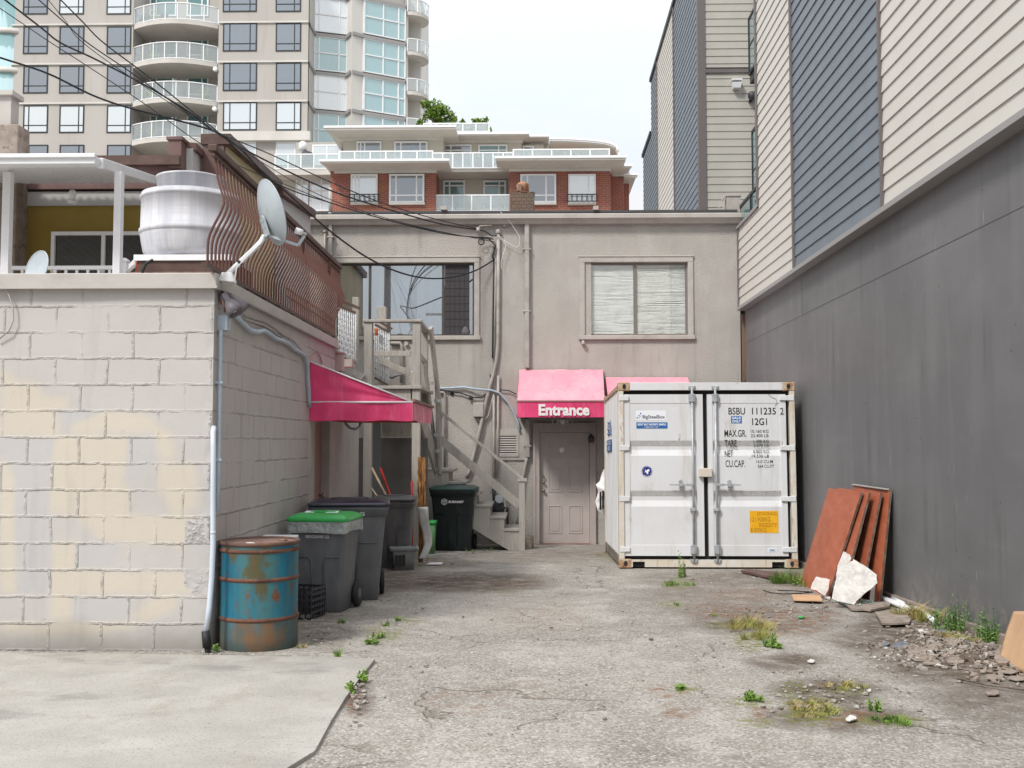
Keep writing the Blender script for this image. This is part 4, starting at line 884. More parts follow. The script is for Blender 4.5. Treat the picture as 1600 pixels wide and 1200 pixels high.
c9 = at(878, 703, YD); m = MB(); m.lathe([(.05, 0), (.05, -.01), (.03, -.018)], c9, axis='y', n=18); m.box(c9.x-.012, c9.x+.012, YD-.03, YD-.012, c9.z-.06, c9.z+.05); obj('door_knocker', m, MT['lettering_white'], drp)
fr = MB(); fx0, fx1, fz1 = W(835.5, 760).x, W(928.5, 760).x, W(880, 663).z
fr.box(fx0, a_-.004, DM-.045, DM+.12, gz(DM), fz1); fr.box(b_+.004, fx1, DM-.045, DM+.12, gz(DM), fz1); fr.box(a_-.004, b_+.004, DM-.044, DM+.12, d_+.004, fz1)
fr.box(fx0-.03, fx0+.02, DM-.06, DM-.0455, gz(DM), fz1+.03); fr.box(fx1-.02, fx1+.03, DM-.06, DM-.0455, gz(DM), fz1+.03); fr.box(fx0+.0205, fx1-.0205, DM-.06, DM-.0455, fz1-.03, fz1+.03)
obj('door_frame', fr, MT['door_frame'], mbld, bevel=.005)
m = MB(); m.box(a_-.05, b_+.05, DM-.12, DM+.1, gz(DM)-.02, gz(DM)+.018); obj('threshold', m, MT['drum_lid'], mbld)
# louvred vent
a_, b_, c_, d_ = R(773, 671, 821, 719, DM); m = MB(); m.box(a_, b_, DM-.03, DM-.001, c_, c_+.07); m.box(a_, b_, DM-.03, DM-.001, d_-.10, d_); m.box(a_, a_+.09, DM-.03, DM-.001, c_+.07, d_-.10); m.box(b_-.15, b_, DM-.03, DM-.001, c_+.07, d_-.10)
vt = obj('louvre_vent', m, MT['trim'], mbld, bevel=.004)
a2, b2, c2, d2 = R(780, 681, 807, 710, DM)
m = MB(); m.box(a2-.02, b2+.02, DM-.012, DM-.002, c2-.03, d2+.02); obj('vent_back', m, MT['dark'], vt)
m = MB()
for i in range(8):
    z = c2 + (d2-c2)*(i+.5)/8; m.hexa([(a2, DM-.045, z-.018), (b2, DM-.045, z-.018), (b2, DM-.038, z-.022), (a2, DM-.038, z-.022)], [(a2, DM-.018, z+.012), (b2, DM-.018, z+.012), (b2, DM-.013, z+.008), (a2, DM-.013, z+.008)])
m.box(a2-.04, a2, DM-.045, DM-.013, c2-.04, d2+.04); m.box(b2, b2+.04, DM-.045, DM-.013, c2-.04, d2+.04); m.box(a2, b2, DM-.045, DM-.013, d2, d2+.04); m.box(a2, b2, DM-.045, DM-.013, c2-.04, c2)
obj('louvre', m, MT['cap'], vt)
# downpipes
def pipe(name, pts, r, mt, label, cat, n=10, off=None): 
    m = MB(); m.tube(pts, r, n); o = obj(name, m, mt); tag(o, label, cat); return o
def dpipe(px, y0, y1, w_, D=DM, name='downpipe'):
    m = MB(); a_ = at(px-w_/2, (y0+y1)/2, D-.09).x; b_ = at(px+w_/2, (y0+y1)/2, D-.09).x; z1 = at(px, y0, D-.09).z; z0 = at(px, y1, D-.09).z
    m.box(a_, b_, D-.10, D-.02, z0, z1)
    k = z1-.5
    while k > z0+.1: m.box(a_-.03, b_+.03, D-.108, D-.002, k, k+.03); k -= 1.15
    return m, a_, b_, z0, z1
m, a_, b_, z0, z1 = dpipe(823.5, 349, 575, 7.5); o = obj('downpipe', m, MT['grey_pvc'], bevel=.012); tag(o, 'square grey downpipe running from the gutter to the pink entrance awning', 'downpipe')
m, a_, b_, z0, z1 = dpipe(824, 655, 714, 6.5); m.tube([((a_+b_)/2, DM-.06, z0+.02), at(822, 722, DM-.06), at(817, 745, DM-.06), at(813, 800, DM-.05), at(808, 822, DM-.05)], .032, 8); o = obj('lower_downpipe', m, MT['grey_pvc']); tag(o, 'grey downpipe continuing below the awning beside the louvred vent', 'downpipe')
m, a_, b_, z0, z1 = dpipe(516, 330, 412, 5.5); o = obj('downpipe', m, MT['grey_pvc'], bevel=.008); tag(o, 'grey downpipe at the left end of the gutter above the curved railing', 'downpipe')
m = MB(); m.tube([at(507.5, 362, DM-.04), at(507.5, 412, DM-.04)], .022, 8); m.lathe([(.035, 0), (.035, .05)], at(507.5, 364, DM-.04), n=8); o = obj('vent_pipe', m, MT['grey_pvc']); tag(o, 'short capped grey pipe left of the left downpipe', 'pipe')
m = MB(); m.tube([at(516, 294, DM-.1), at(516.5, 333, DM-.12)], .035, 8); m.lathe([(.05, 0), (.05, .03)], at(516, 335, DM-.12), n=8); o = obj('roof_vent_pipe', m, MT['trim']); tag(o, 'grey vent pipe rising over the gutter above the left downpipe', 'pipe')
y_ = DM-.05
pipe('service_mast', [at(778.5, 364, y_), at(778.5, 450, y_), at(778, 535, y_), at(776, 560, y_), at(771, 585, y_), at(765, 605, y_-.02), at(757, 640, y_-.02), at(748, 680, y_-.02), at(740, 712, y_), at(733, 738, y_), at(728, 746, y_)], .034, MT['grey_pvc'], 'thick grey electrical mast pipe bending down across the stucco wall', 'pipe')
m = MB(); m.lathe([(.04, 0), (.055, .02), (.05, .07), (.02, .10)], at(778.5, 366, y_), n=12); o = obj('weatherhead', m, MT['grey_pvc']); tag(o, 'grey weatherhead cap on top of the electrical mast', 'weatherhead')
pipe('thin_conduit', [at(771.5, 610, y_), at(771.5, 700, y_), at(770.5, 772, y_)], .024, MT['grey_pvc'], 'thin vertical conduit left of the louvred vent', 'conduit')
pipe('thin_conduit', [at(778.5, 587, y_), at(778, 690, y_), at(776.5, 745, y_)], .024, MT['grey_pvc'], 'thin vertical conduit just left of the louvred vent, right of its twin', 'conduit')
pipe('wall_cable', [at(772, 385, y_), at(770.5, 470, y_+.02), at(769.5, 560, y_+.02)], .012, MT['cable'], 'thin dark cable beside the electrical mast', 'cable', 6)
pipe('wall_cable', [at(774.5, 400, y_), at(773, 500, y_+.02), at(772, 570, y_+.02)], .012, MT['grey_pvc'], 'thin grey cable between the dark cable and the mast', 'cable', 6)
pipe('blue_cable', [at(684, 607, y_), at(700, 606.5, y_), at(725, 605, y_), at(745, 608, y_-.05), at(768, 610, y_-.05), at(780, 614, y_-.05), at(793, 628, y_), at(803, 645, y_), at(810, 662, y_), at(812.5, 676, y_)], .020, MT['blue_pipe'], 'blue conduit sweeping across the wall and down to the vent', 'conduit', 8)
pipe('black_cable', [at(684, 609, y_), at(700, 611, y_), at(720, 614, y_), at(740, 621, y_), at(752, 621, y_), at(762, 614, y_), at(768, 600, y_), at(766, 585, y_)], .012, MT['cable'], 'black cable drooping under the blue conduit', 'cable', 6)
pipe('black_cable', [at(780, 609, y_), at(795, 610, y_), at(807, 616, y_)], .010, MT['cable'], 'short black cable left of the pink awning valance', 'cable', 6)
m = MB(); c9 = at(735, 622, y_); m.box(c9.x-.03, c9.x+.05, c9.y-.03, c9.y+.02, c9.z-.03, c9.z+.02); o = obj('cable_splice', m, MT['black_rubber'], bevel=.006); tag(o, 'small black splice box on the drooping cable', 'splice')
m = MB(); m.lathe([(.035, 0), (.035, -.02), (.02, -.03)], at(706.5, 615.5, DM), axis='y', n=14); o = obj('round_hole_cap', m, MT['black_rubber']); tag(o, 'small round black cap on the stucco wall under the blue conduit', 'cap')
pipe('wall_pipe', [at(684, 613, y_), at(693, 613, y_), at(695, 616, y_), at(695, 730, y_)], .020, MT['grey_pvc'], 'thin grey pipe bending down behind the stair handrail', 'pipe', 8)
a_, b_, c_, d_ = R(739.5, 630, 755, 651, DM-.1); m = MB(); m.box(a_, b_, DM-.11, DM-.001, c_, d_); m.box(a_-.006, b_+.006, DM-.125, DM-.111, c_-.004, d_+.006); o = obj('electrical_box', m, MT['cap'], bevel=.008); tag(o, 'pale electrical box mounted left of the slanting mast pipe', 'electrical box')
pipe('box_cable', [at(746, 651, y_), at(748, 657, y_), at(755, 659, y_), at(763, 650, y_), at(768, 630, y_), at(772, 612, y_)], .014, MT['grey_pvc'], 'grey cable looping out under the pale electrical box', 'cable', 6)
pipe('drain_outlet', [at(610, 536, y_), at(625, 536, y_), at(627.5, 540, y_), at(627.5, 598, y_)], .032, MT['grey_pvc'], 'grey pipe elbow on the stucco wall behind the landing', 'pipe', 8)
m = MB(); m.lathe([(.03, 0), (.03, -.04), (.04, -.045), (.04, -.06)], at(635, 537, DM), axis='y', n=12); o = obj('wall_spigot', m, MT['trim']); tag(o, 'small round spigot under the left window sill', 'spigot')
m = MB(); c9 = at(911, 536, DM-.05); m.lathe([(.03, 0), (.035, -.03), (.035, -.10), (.02, -.11)], Vector((c9.x, DM-.0, c9.z)), axis='y', n=14); m.box(c9.x-.02, c9.x+.02, DM-.05, DM, c9.z+.02, c9.z+.06); o = obj('security_camera', m, MT['cap']); tag(o, 'tiny security camera under the right window', 'camera')
# gas meter behind the stairs, concrete foot
gmx = at(779, 785, 18.75)
gt = thing('gas_meter', 'dark grey gas meter with round regulator behind the stair treads', 'gas meter', (gmx.x, 18.75, gmx.z-.3))
m = MB(); m.lathe([(.10, -.07), (.12, -.03), (.12, .05), (.10, .08)], (gmx.x-.02, 18.75, gmx.z-.05), axis='y', n=20); m.box(gmx.x-.12, gmx.x+.10, 18.7, 18.82, gmx.z-.28, gmx.z-.10); obj('meter_body', m, MT['meter'], gt, bevel=.01)
m = MB(); m.lathe([(.07, 0), (.08, -.02), (.07, -.05)], (gmx.x+.02, 18.62, gmx.z+.07), axis='y', n=18); obj('dial', m, MT['dish'], gt)
m = MB(); m.tube([(gmx.x-.09, 18.8, gmx.z-.1), (gmx.x-.09, 18.8, gmx.z+.16), (gmx.x-.06, 18.8, gmx.z+.2), (gmx.x-.06, 19, gmx.z+.2)], .022, 8); m.tube([(gmx.x+.08, 18.8, gmx.z-.1), (gmx.x+.16, 18.8, gmx.z-.1), (gmx.x+.16, 18.8, gmx.z-.5)], .022, 8); obj('supply_pipe', m, MT['meter'], gt)
m = MB(); a_, b_, c_, d_ = R(796-16, 771, 791, 800, 18.95); m.box(a_, b_, 18.93, 19.0, c_, d_); obj('mounting_board', m, MT['cap'], gt)
m = MB(); c9 = gnd(826, 856); m.box(c9.x-.09, c9.x+.09, c9.y-.12, c9.y+.15, gz(c9.y)-.02, gz(c9.y)+.2); o = obj('concrete_block', m, MT['rubble'], bevel=.015); tag(o, 'small grey concrete block beside the stair newel', 'block')
# chimney
Dc = 20.5; cc = at(816, 320, Dc)
ch = thing('brick_chimney', 'sooty brown brick chimney with rusty broken cap on the roof', 'chimney', (cc.x, Dc, zt))
a_, b_, c_, d_ = R(797, 301, 835, 332, Dc-.25); m = MB(); m.box(a_, b_, Dc-.25, Dc+.25, zt+.05, d_); obj('stack', m, MT['chimney_brick'], ch, bevel=.01)
m = MB(); random.seed(5)
for i in range(9):
    x_ = a_+.04+(b_-a_-.08)*i/8; s_ = .03+.03*random.random(); m.box(x_-s_, x_+s_, Dc-.26+.1*random.random(), Dc+.1, d_+.001, d_+.02+.045*random.random())
obj('mortar_crown', m, MT['drum_rust'], ch, bevel=.01)
m = MB(); m.lathe([(.11, 0), (.12, .03), (.12, .12), (.13, .17), (.10, .21), (.03, .24)], (at(817, 300, Dc).x, Dc, d_+.04), n=18); obj('flue_pot', m, mat('orange_rust_cap', (.42, .22, .12), .8, layers=[((.2, .09, .05), 9, .4, .6, 5), ((.55, .45, .38), 7, .55, .7, 4)]), ch)
m = MB(); m.box(at(809, 290, Dc).x, at(815, 290, Dc).x, Dc-.16, Dc-.1, d_+.06, d_+.2); m.beam((a_+.06, Dc-.15, d_+.03), (b_-.05, Dc-.1, d_+.03), .03, .03); obj('broken_flap', m, MT['drum_lid'], ch)

# ---- pink entrance awning
Df = 18.06
def P3(px, py, D): return at(px, py, D)
ea = thing('entrance_awning', 'faded pink fabric awning reading Entrance above the grey door', 'awning', (at(876, 600, DM).x, DM, at(876, 577, DM).z))
xa, xb = at(811.5, 600, DM).x, at(942, 600, DM).x; ztp = at(876, 577.5, DM-.03).z; zfr = at(876, 626.5, Df).z; zvb = at(876, 652, Df).z
xa2, xb2 = at(808, 640, Df).x, at(945, 640, Df).x
m = MB(); m.grid(lambda u, v: ((xa+(xb-xa)*u)*(1-v) + (xa2+(xb2-xa2)*u)*v, DM-.03 + (Df-DM+.03)*v, ztp + (zfr-ztp)*v - .016*math.sin(v*math.pi) + .012*mnoise.noise(Vector((u*7, v*2.2, 0))) - .012*math.sin(u*math.pi)*v), 24, 12); obj('canopy', m, MT['pink_fade'], ea, fix=False)
m = MB(); m.grid(lambda u, v: (xa2+(xb2-xa2)*u, Df - .004 + .016*v*mnoise.noise(Vector((u*11, v*1.2, 3))), zfr + (zvb-zfr)*v), 40, 6); val = obj('valance', m, MT['pink'], ea, fix=False)
for X_ , X2_ in ((xa, xa2), (xb, xb2)):
    m = MB(); m.poly([(X_, DM-.03, ztp), (X2_, Df, zfr), (X2_, Df, zvb), (X_, DM-.03, zvb)]); obj('side_panel', m, MT['pink'], ea, fix=False)
m = MB(); m.box(xa2, xb2, Df-.018, Df-.006, zfr-.012, zfr+.012); obj('front_piping', m, mat('grimy_piping', (.32, .18, .18), .6), ea)
m = MB(); m.box(xa2+.01, xb2-.01, Df+.01, DM-.03, zvb+.05, zvb+.056); obj('underside_shade_sheet', m, mat('awning_underside_shade', (.10, .07, .065), .8), ea)  # dark sheet across the bottom, shade under the canopy put into its colour
tx = text_mb('Entrance', at(841.5, 640, Df).x, at(921, 640, Df).x, at(876, 649.5, Df).z, at(876, 631.5, Df).z, Df-.026, bold=.04); obj('lettering', tx, MT['lettering_white'], val, fix=False)
# ornate lantern below it
m = MB(); c9 = at(879, 659, 18.3)
m.lathe([(.05, .06), (.08, .03), (.06, 0), (.02, -.05)], c9, n=10)
for k in range(6):
    a9 = k*math.pi/3; m.tube([c9 + Vector((0, 0, .03)), c9 + Vector((math.cos(a9)*.10, math.sin(a9)*.1, .06)), c9 + Vector((math.cos(a9)*.19, math.sin(a9)*.12, .02)), c9 + Vector((math.cos(a9)*.17, math.sin(a9)*.12, -.02))], .012, 6)
o = obj('hanging_lantern', m, MT['trim']); tag(o, 'small ornate scrolled lantern under the Entrance awning', 'lantern')
m = MB(); c9 = at(923.5, 687, DM-.05); m.lathe([(.05, -.05), (.06, 0), (.05, .06), (.02, .08)], c9 - Vector((0, .05, 0)), n=12); m.box(c9.x-.02, c9.x+.02, DM-.08, DM-.061, c9.z-.03, c9.z+.1); o = obj('door_light', m, MT['meter']); tag(o, 'small dark lamp on the right side of the door frame', 'lamp')
# ---- second awning behind the container
e2 = thing('rear_awning', 'faded pink awning partly hidden behind the white container', 'awning', (at(1010, 600, DM).x, DM, at(1010, 589, DM).z))
xa, xb = at(946, 600, DM).x, at(1074, 600, DM).x; zt2 = at(1010, 589.5, DM-.03).z; zf2 = at(1010, 634, Df+.1).z; zv2 = at(1010, 658, Df+.1).z
m = MB(); m.grid(lambda u, v: (xa-.0 + (xb-xa+.05*v)*u, DM-.03 + (Df+.1-DM+.03)*v, zt2+(zf2-zt2)*v), 12, 6); obj('canopy', m, MT['pink_fade'], e2, fix=False)
m = MB(); m.box(xa, xb+.05, Df+.09, Df+.1, zv2, zf2); obj('valance', m, MT['pink_fade'], e2)
m = MB(); m.poly([(xb, DM-.03, zt2), (xb+.05, Df+.1, zf2), (xb+.05, Df+.1, zv2), (xb, DM-.03, zv2)]); obj('side_panel', m, MT['pink_fade'], e2, fix=False)
# ---- white sack with black letters hanging behind the container edge
m = MB(); sk = [(947,728),(941,738),(937,752),(931,757),(935,768),(930,784),(934,798),(943,805),(953,810),(962,806),(965,730)]
random.seed(2); Ds = 17.9; pts = [at(a, b, Ds) for a, b in sk]; c9 = at(950, 770, Ds)
def sack(u, v):
    i = u*len(pts) % len(pts); k = int(i); f = i-k; p = pts[k]*(1-f) + pts[(k+1) % len(pts)]*f; q = c9.lerp(p, v)
    return (q.x, Ds - .07*(1-v*v) + .03*mnoise.noise(q*9), q.z)
m.grid(sack, 44, 8); tk = thing('plastic_sack', 'crumpled white sack with black lettering between door and container', 'sack', tuple(c9))
sb_ = obj('sack_cloth', m, MT['lettering_white'], tk, fix=False)
tx = text_mb('ING', at(936, 775, Ds).x, at(964, 775, Ds).x, at(940, 797, Ds).z, at(940, 768, Ds).z, Ds-.11, bold=.05); 
for v in tx.v: v.z += (v.x - at(936, 775, Ds).x)*.35
obj('lettering', tx, MT['black_ink'], sb_, fix=False)

# ---- pink side awning over the side door
sa = thing('side_awning', 'bright pink triangular-sided awning over the left side door', 'awning', tuple(lft(481, 600)))
yn, yf = 11.52, 13.75; zt_ = lft(481, 564).z; zb_ = at(560, 628.5, yn).z; zv_ = at(560, 657.5, yn).z
xn = lx(yn)+.005; xo = at(645, 630, yn).x; xf_ = lx(yf)+.005; xfo = at(676, 640, yf).x
def bulge(u, v): return .004*mnoise.noise(Vector((u*4, v*4, 1)))
m = MB(); m.grid(lambda u, v: (xn + (xo-xn)*u, yn + bulge(u, v)*3.5 + .012*math.sin(v*3.1)*math.sin(u*3.1), zb_ + (zt_-zb_)*(1-u)*v), 24, 10); obj('end_panel', m, MT['pink'], sa, fix=False)
m = MB(); m.grid(lambda u, v: ((xn+(xo-xn)*u)*(1-v)+(xf_+(xfo-xf_)*u)*v, yn+(yf-yn)*v, zt_+(zb_-zt_)*u), 20, 16); obj('canopy', m, MT['pink'], sa, fix=False)
m = MB(); m.grid(lambda u, v: (xn+.0 + (xo-xn)*u, yn - .01 + .026*math.sin(u*19+v)*v*mnoise.noise(Vector((u*3, 0, 0)))*1.6 - .012*math.sin(u*7), zb_ + (zv_-zb_)*v - .006*math.sin(u*15)*v), 70, 10); obj('valance', m, MT['pink'], sa, fix=False)
m = MB(); m.grid(lambda u, v: (xo+(xfo-xo)*u + .02*math.sin(u*17)*v, yn+(yf-yn)*u, zb_ + (zv_-zb_)*v + .008*math.sin(u*12)*v), 40, 8); obj('front_valance', m, MT['pink_worn'], sa, fix=False)
m = MB(); m.tube([(xn, yn-.008, zb_), (xo, yn-.008, zb_)], .012, 8); m.tube([(xn, yn-.004, zt_), (xo, yn-.004, zb_)], .009, 8); obj('frame_tube', m, MT['white_pipe'], sa)
m = MB(); m.beam((xo, yn, zb_+.02), (xfo, yf, zb_+.02), .05, .03); obj('front_rail', m, MT['drum_lid'], sa)
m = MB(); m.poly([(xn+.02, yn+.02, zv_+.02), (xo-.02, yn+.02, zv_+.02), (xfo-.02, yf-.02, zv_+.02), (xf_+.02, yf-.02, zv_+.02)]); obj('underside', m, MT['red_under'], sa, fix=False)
# rain hopper and elbow beside it
hp = thing('rain_hopper', 'pinkish-grey rain hopper with curved outlet above the pink side awning', 'rain hopper', tuple(at(535, 570, 13.2)))
m = MB(); c9 = at(530, 568, 13.15); m.box(c9.x-.07, c9.x+.05, 13.1, 13.25, c9.z-.1, c9.z+.12); m.box(c9.x-.09, c9.x+.07, 13.08, 13.27, c9.z+.12, c9.z+.15); obj('hopper_box', m, MT['trim'], hp, bevel=.008)
m = MB(); m.tube([c9 + Vector((0, 0, -.08)), c9 + Vector((0, -.0, -.16)), c9 + Vector((.05, -.02, -.22)), c9 + Vector((.13, -.03, -.26))], .028, 10); obj('outlet', m, MT['cap'], hp)
m = MB(); a_, b_, c_, d_ = R(536, 562, 552, 574, 13.5); m.box(a_, b_, 13.4, 13.6, c_, d_); obj('bracket_box', m, MT['trim'], hp)

# ================================================================== WOODEN STAIR AND LANDING
st = thing('wooden_staircase', 'weathered grey wooden staircase with landing and handrails against the stucco wall', 'staircase', (at(690, 700, 17).x, 17, gz(17)))
DA, DB = 15.9, 17.5
def post(px, D, w_, ztop, zbot=None, nm='post'):
    c9 = at(px, 600, D); m = MB(); m.box(c9.x-w_/2, c9.x+w_/2, D-w_/2, D+w_/2, gz(D)-.02 if zbot is None else zbot, ztop); return obj(nm, m, MT['wood'], st, bevel=.006)
zrail = at(610, 501, DA).z; zl_ = at(610, 603, DA).z
post(575.5, DA, .125, zrail-.03); post(651, DA, .125, zrail-.03); post(663, DB, .12, zrail-.03); post(557-2, 16.4, .10, at(557, 465, 16.4).z, 2.0, 'upper_post')
post(596, DA+.9, .15, at(596, 480, DA+.9).z, zl_, 'upper_post')
xA, xB, xC = at(567, 600, DA).x, at(657, 600, DA).x, at(668, 600, DB).x
m = MB(); m.box(xA, xB+.02, DA-.09, DA+.07, zrail-.03, zrail+.012); obj('top_rail', m, MT['wood'], st, bevel=.005)
m = MB(); m.beam((xB-.05, DA+.07, zrail-.009), (xC-.03, DB+.06, zrail-.009), .13, .042); obj('top_rail', m, MT['wood'], st, bevel=.005)
zm = at(610, 552.5, DA).z; m = MB(); m.box(xA+.13, xB-.15, DA-.02, DA+.02, zm-.04, zm+.04); obj('mid_rail', m, MT['wood'], st, bevel=.004)
m = MB(); m.beam((xB-.05, DA+.065, zm), (xC-.05, DB-.06, zm), .04, .09); obj('mid_rail', m, MT['wood'], st)
m = MB(); m.box(xA-.0, xB+.03, DA-.1, DB+.1, zl_-.05, zl_); obj('landing_deck', m, MT['wood'], st, bevel=.004)
m = MB(); m.box(xA+.13, xB-.145, DA-.045, DA+.0, zl_-.30, zl_-.052); m.box(xA+.05, xB-.02, DA+.065, DA+.10, zl_-.27, zl_-.053); obj('fascia_board', m, MT['wood'], st)
m = MB(); m.box(xA, xB, DA+.25, DA+.31, gz(DA), gz(DA)+1.9); 
# boards behind the posts under the landing, dark plywood
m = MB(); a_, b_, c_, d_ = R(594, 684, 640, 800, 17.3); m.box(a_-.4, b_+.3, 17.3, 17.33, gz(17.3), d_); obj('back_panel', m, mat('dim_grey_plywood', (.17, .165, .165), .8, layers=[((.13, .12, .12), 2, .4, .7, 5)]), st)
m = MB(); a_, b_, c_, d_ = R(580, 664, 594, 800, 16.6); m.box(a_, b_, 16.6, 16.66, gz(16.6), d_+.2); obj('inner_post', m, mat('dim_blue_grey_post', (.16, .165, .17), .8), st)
m = MB(); a_, b_, c_, d_ = R(596, 668, 642, 683, 16.9); m.box(a_, b_, 16.9, 16.95, c_, d_+.1); 
for k in range(4): m.box(a_+.05, a_+.18, 16.88, 16.899, c_+.07+k*.035, c_+.085+k*.035)
obj('header_board', m, MT['wood'], st)
# diagonal underframe
m = MB(); m.beam(at(594, 563, 16.6), at(640, 583, 16.6), .05, .1); obj('joist', m, MT['wood'], st); m = MB(); m.beam(at(552, 580, 15.8), at(568, 590, 15.8), .05, .09); obj('joist', m, MT['wood'], st)
# lower flight: along the wall, down to the right
D0, D1 = 17.75, 18.65
ptop = at(685, 640, D0); pbot = at(820, 751, D0)
m = MB(); m.beam(at(683, 639, D0-.02), at(821, 752, D0-.02), .05, .075, up=(0, -1, 0)); obj('handrail', m, MT['wood'], st, bevel=.005)
m = MB(); m.beam(at(683.5, 683, D0-.01), at(812, 790, D0-.01), .04, .14, up=(0, 0, 1)); m2 = MB(); obj('mid_rail', m, MT['wood'], st, bevel=.004)
n1 = post(686, D0, .10, at(686, 633, D0).z, at(686, 740, D0).z); n2 = post(815.5, D0, .105, at(815.5, 752, D0).z)
m = MB(); m.box(at(811, 700, D0).x-.03, at(821.5, 700, D0).x+.02, D0-.07, D0+.07, at(815, 752, D0).z, at(815, 749, D0).z+.02); obj('post_cap', m, MT['wood'], st)
treads = [(680,709,733),(701,729,752),(723,750,770),(744,769,788),(766,791,806),(788,811,825.5)]
zs = [at(a, c, D0).z for a, b, c in treads]; xs_ = [at(a, c, D0).x for a, b, c in treads]; xe = at(811, 826, D0).x
for i, (a9, b9, c9) in enumerate(treads):
    X_ = xs_[i]; X2_ = at(b9, c9, D0).x; m = MB(); m.box(X_-.01, X2_, D0-.06, D1, zs[i]-.045, zs[i]); obj('tread', m, MT['wood'], st, bevel=.006)
m = MB(); SL = [(xs_[0]-.02, zs[0]-.047)]
poly = []
for i in range(6):
    xr_ = xs_[i+1]+.0 if i < 5 else xe
    poly += [(xs_[i], zs[i]-.047), (xr_, zs[i]-.047)]
lowx = xe; g0 = gz(D0)
bot = [(xe, g0), (xe-.18, g0), (xs_[0], zs[0]-.62)]
for y in (D0-.035, D1-.04):
    k = MB(); pts = [(p[0], y, p[1]) for p in poly + bot]; k.hexa(pts, [(p[0], y+.04, p[2]) for p in pts]); obj('stringer', k, MT['wood'], st)
for i in range(6):
    xr_ = (xs_[i+1] if i < 5 else xe) + .0; zlow = zs[i+1] if i < 5 else g0+.02; m = MB(); m.box(xr_-.02, xr_-.001, D0+.006, D1-.045, zlow, zs[i]-.048); obj('riser', m, MT['wood'], st)
m = MB(); a_ = xs_[0]; m.box(a_-.75, a_+.05, D0-.04, D1, zs[0]-.05+.0, zs[0]+.001) ; obj('half_landing', m, MT['wood'], st)
# upper flight: from the landing back and down to the half landing, seen nearly end on
for (pa_, pb_, pc_, pd_, w1, w2, nm) in ((673, 512, 689, 655, .05, .14, 'handrail'), (664, 570, 680, 700, .04, .12, 'mid_rail'), (655, 640, 694-8, 742, .05, .24, 'stringer')):
    m = MB(); A_, B_ = at(pa_, pb_, DB-.4), at(pc_, pd_, D0+.15); m.beam(A_, B_, w1, w2, up=(0, 0, 1)); obj(nm, m, MT['wood'], st)
m = MB(); m.beam(at(681, 586, 17.6), at(688, 740, 17.7), .10, .05, up=(1, 0, 0)); obj('post', m, MT['wood'], st)
for (px, py) in ((672, 598), (684, 626), (684, 679), (686, 704)):
    m = MB(); c9 = at(px, py, 17.45); m.box(c9.x-.06, c9.x+.05, 17.4, 17.5, c9.z-.03, c9.z+.02); obj('step_bracket', m, MT['zinc'], st)
# ornamental white gates
def gate(px0, px1, pt, pb, D_, label, tilt):
    g0_ = at(px0, pt, D_); g = thing('ornamental_gate', label, 'gate', (g0_.x, D_, at(px0, pb, D_).z)); x0_, x1_ = g0_.x, at(px1, pt, D_).x; zt_, zb2 = g0_.z, at(px0, pb, D_).z
    def pz(x, z): return z - (x-x0_)*tilt
    m = MB(); m.beam((x0_, D_, pz(x0_, zt_)), (x1_, D_, pz(x1_, zt_)), .03, .03); obj('gate_rail', m, MT['brown_dark'], g); m = MB(); m.beam((x0_, D_, pz(x0_, zb2)), (x1_, D_, pz(x1_, zb2)), .03, .03); obj('gate_rail', m, MT['brown_dark'], g); m = MB(); m.beam((x0_-.0, D_, pz(x0_, zt_)+.08), (x1_+.05, D_, pz(x1_+.05, zt_)+.08), .05, .035); obj('hand_bar', m, MT['brown_dark'], g)
    n_ = 9
    for i in range(n_):
        x = x0_ + (x1_-x0_)*i/(n_-1); m = MB(); m.tube([(x, D_, pz(x, zb2)), (x, D_, pz(x, zt_))], .008, 6); obj('bar', m, MT['white_pipe'], g)
    for i in range(n_-1):
        x = x0_ + (x1_-x0_)*(i+.5)/(n_-1); m = MB()
        for k in range(9):
            zc_ = zb2 + (zt_-zb2)*(k+.5)/9; s_ = .03 if (i+k) % 2 else .018
            m.tube([(x-s_, D_-.004, pz(x, zc_)), (x, D_-.004, pz(x, zc_)+.05), (x+s_, D_-.004, pz(x, zc_)), (x, D_-.004, pz(x, zc_)-.05), (x-s_, D_-.004, pz(x, zc_))], .0045, 4)
        obj('scrollwork', m, MT['dish'], g)
gate(530, 556, 478, 556, 13.6, 'white ornamental metal gate at the end of the curved railing', .42)
gate(586, 608, 507, 590, 16.6, 'white ornamental metal gate behind the landing post', .55)
m = MB(); m.lathe([(.02, 0), (.035, .02), (.025, .06), (.04, .09), (.02, .12)], at(588, 524, 16.5), n=7); o = obj('orange_flower_ornament', m, mat('rust_orange', (.5, .14, .05), .7)); tag(o, 'small orange ornament on the gate behind the landing', 'ornament')
pipe('landing_cable', [at(585, 575, 16.8), at(602, 586, 16.8), at(612, 591, 16.8), at(626, 585, 16.8), at(644, 580, 16.8)], .012, MT['cable'], 'dark cable tangled over the landing floor', 'cable', 6)
pipe('landing_pipe', [at(604, 589, 16.7), at(645, 580.5, 16.7), at(646, 594, 16.7)], .014, MT['white_pipe'], 'thin white pipe lying across the back of the landing', 'pipe', 6)
pipe('side_wall_drain', [at(556.5, 668, 15.2), at(556.5, 790, 15.2)], .03, MT['drum_lid'], 'maroon-grey vertical pipe beside the left stair post', 'pipe', 8)
pipe('hose_loop', [at(539, 661, 13.6), at(546, 669, 13.6), at(555, 671, 13.6), at(562, 667, 13.6), at(563, 660, 13.7)], .018, MT['blue_pipe'], 'blue-grey conduit elbow under the pink side awning', 'conduit', 8)

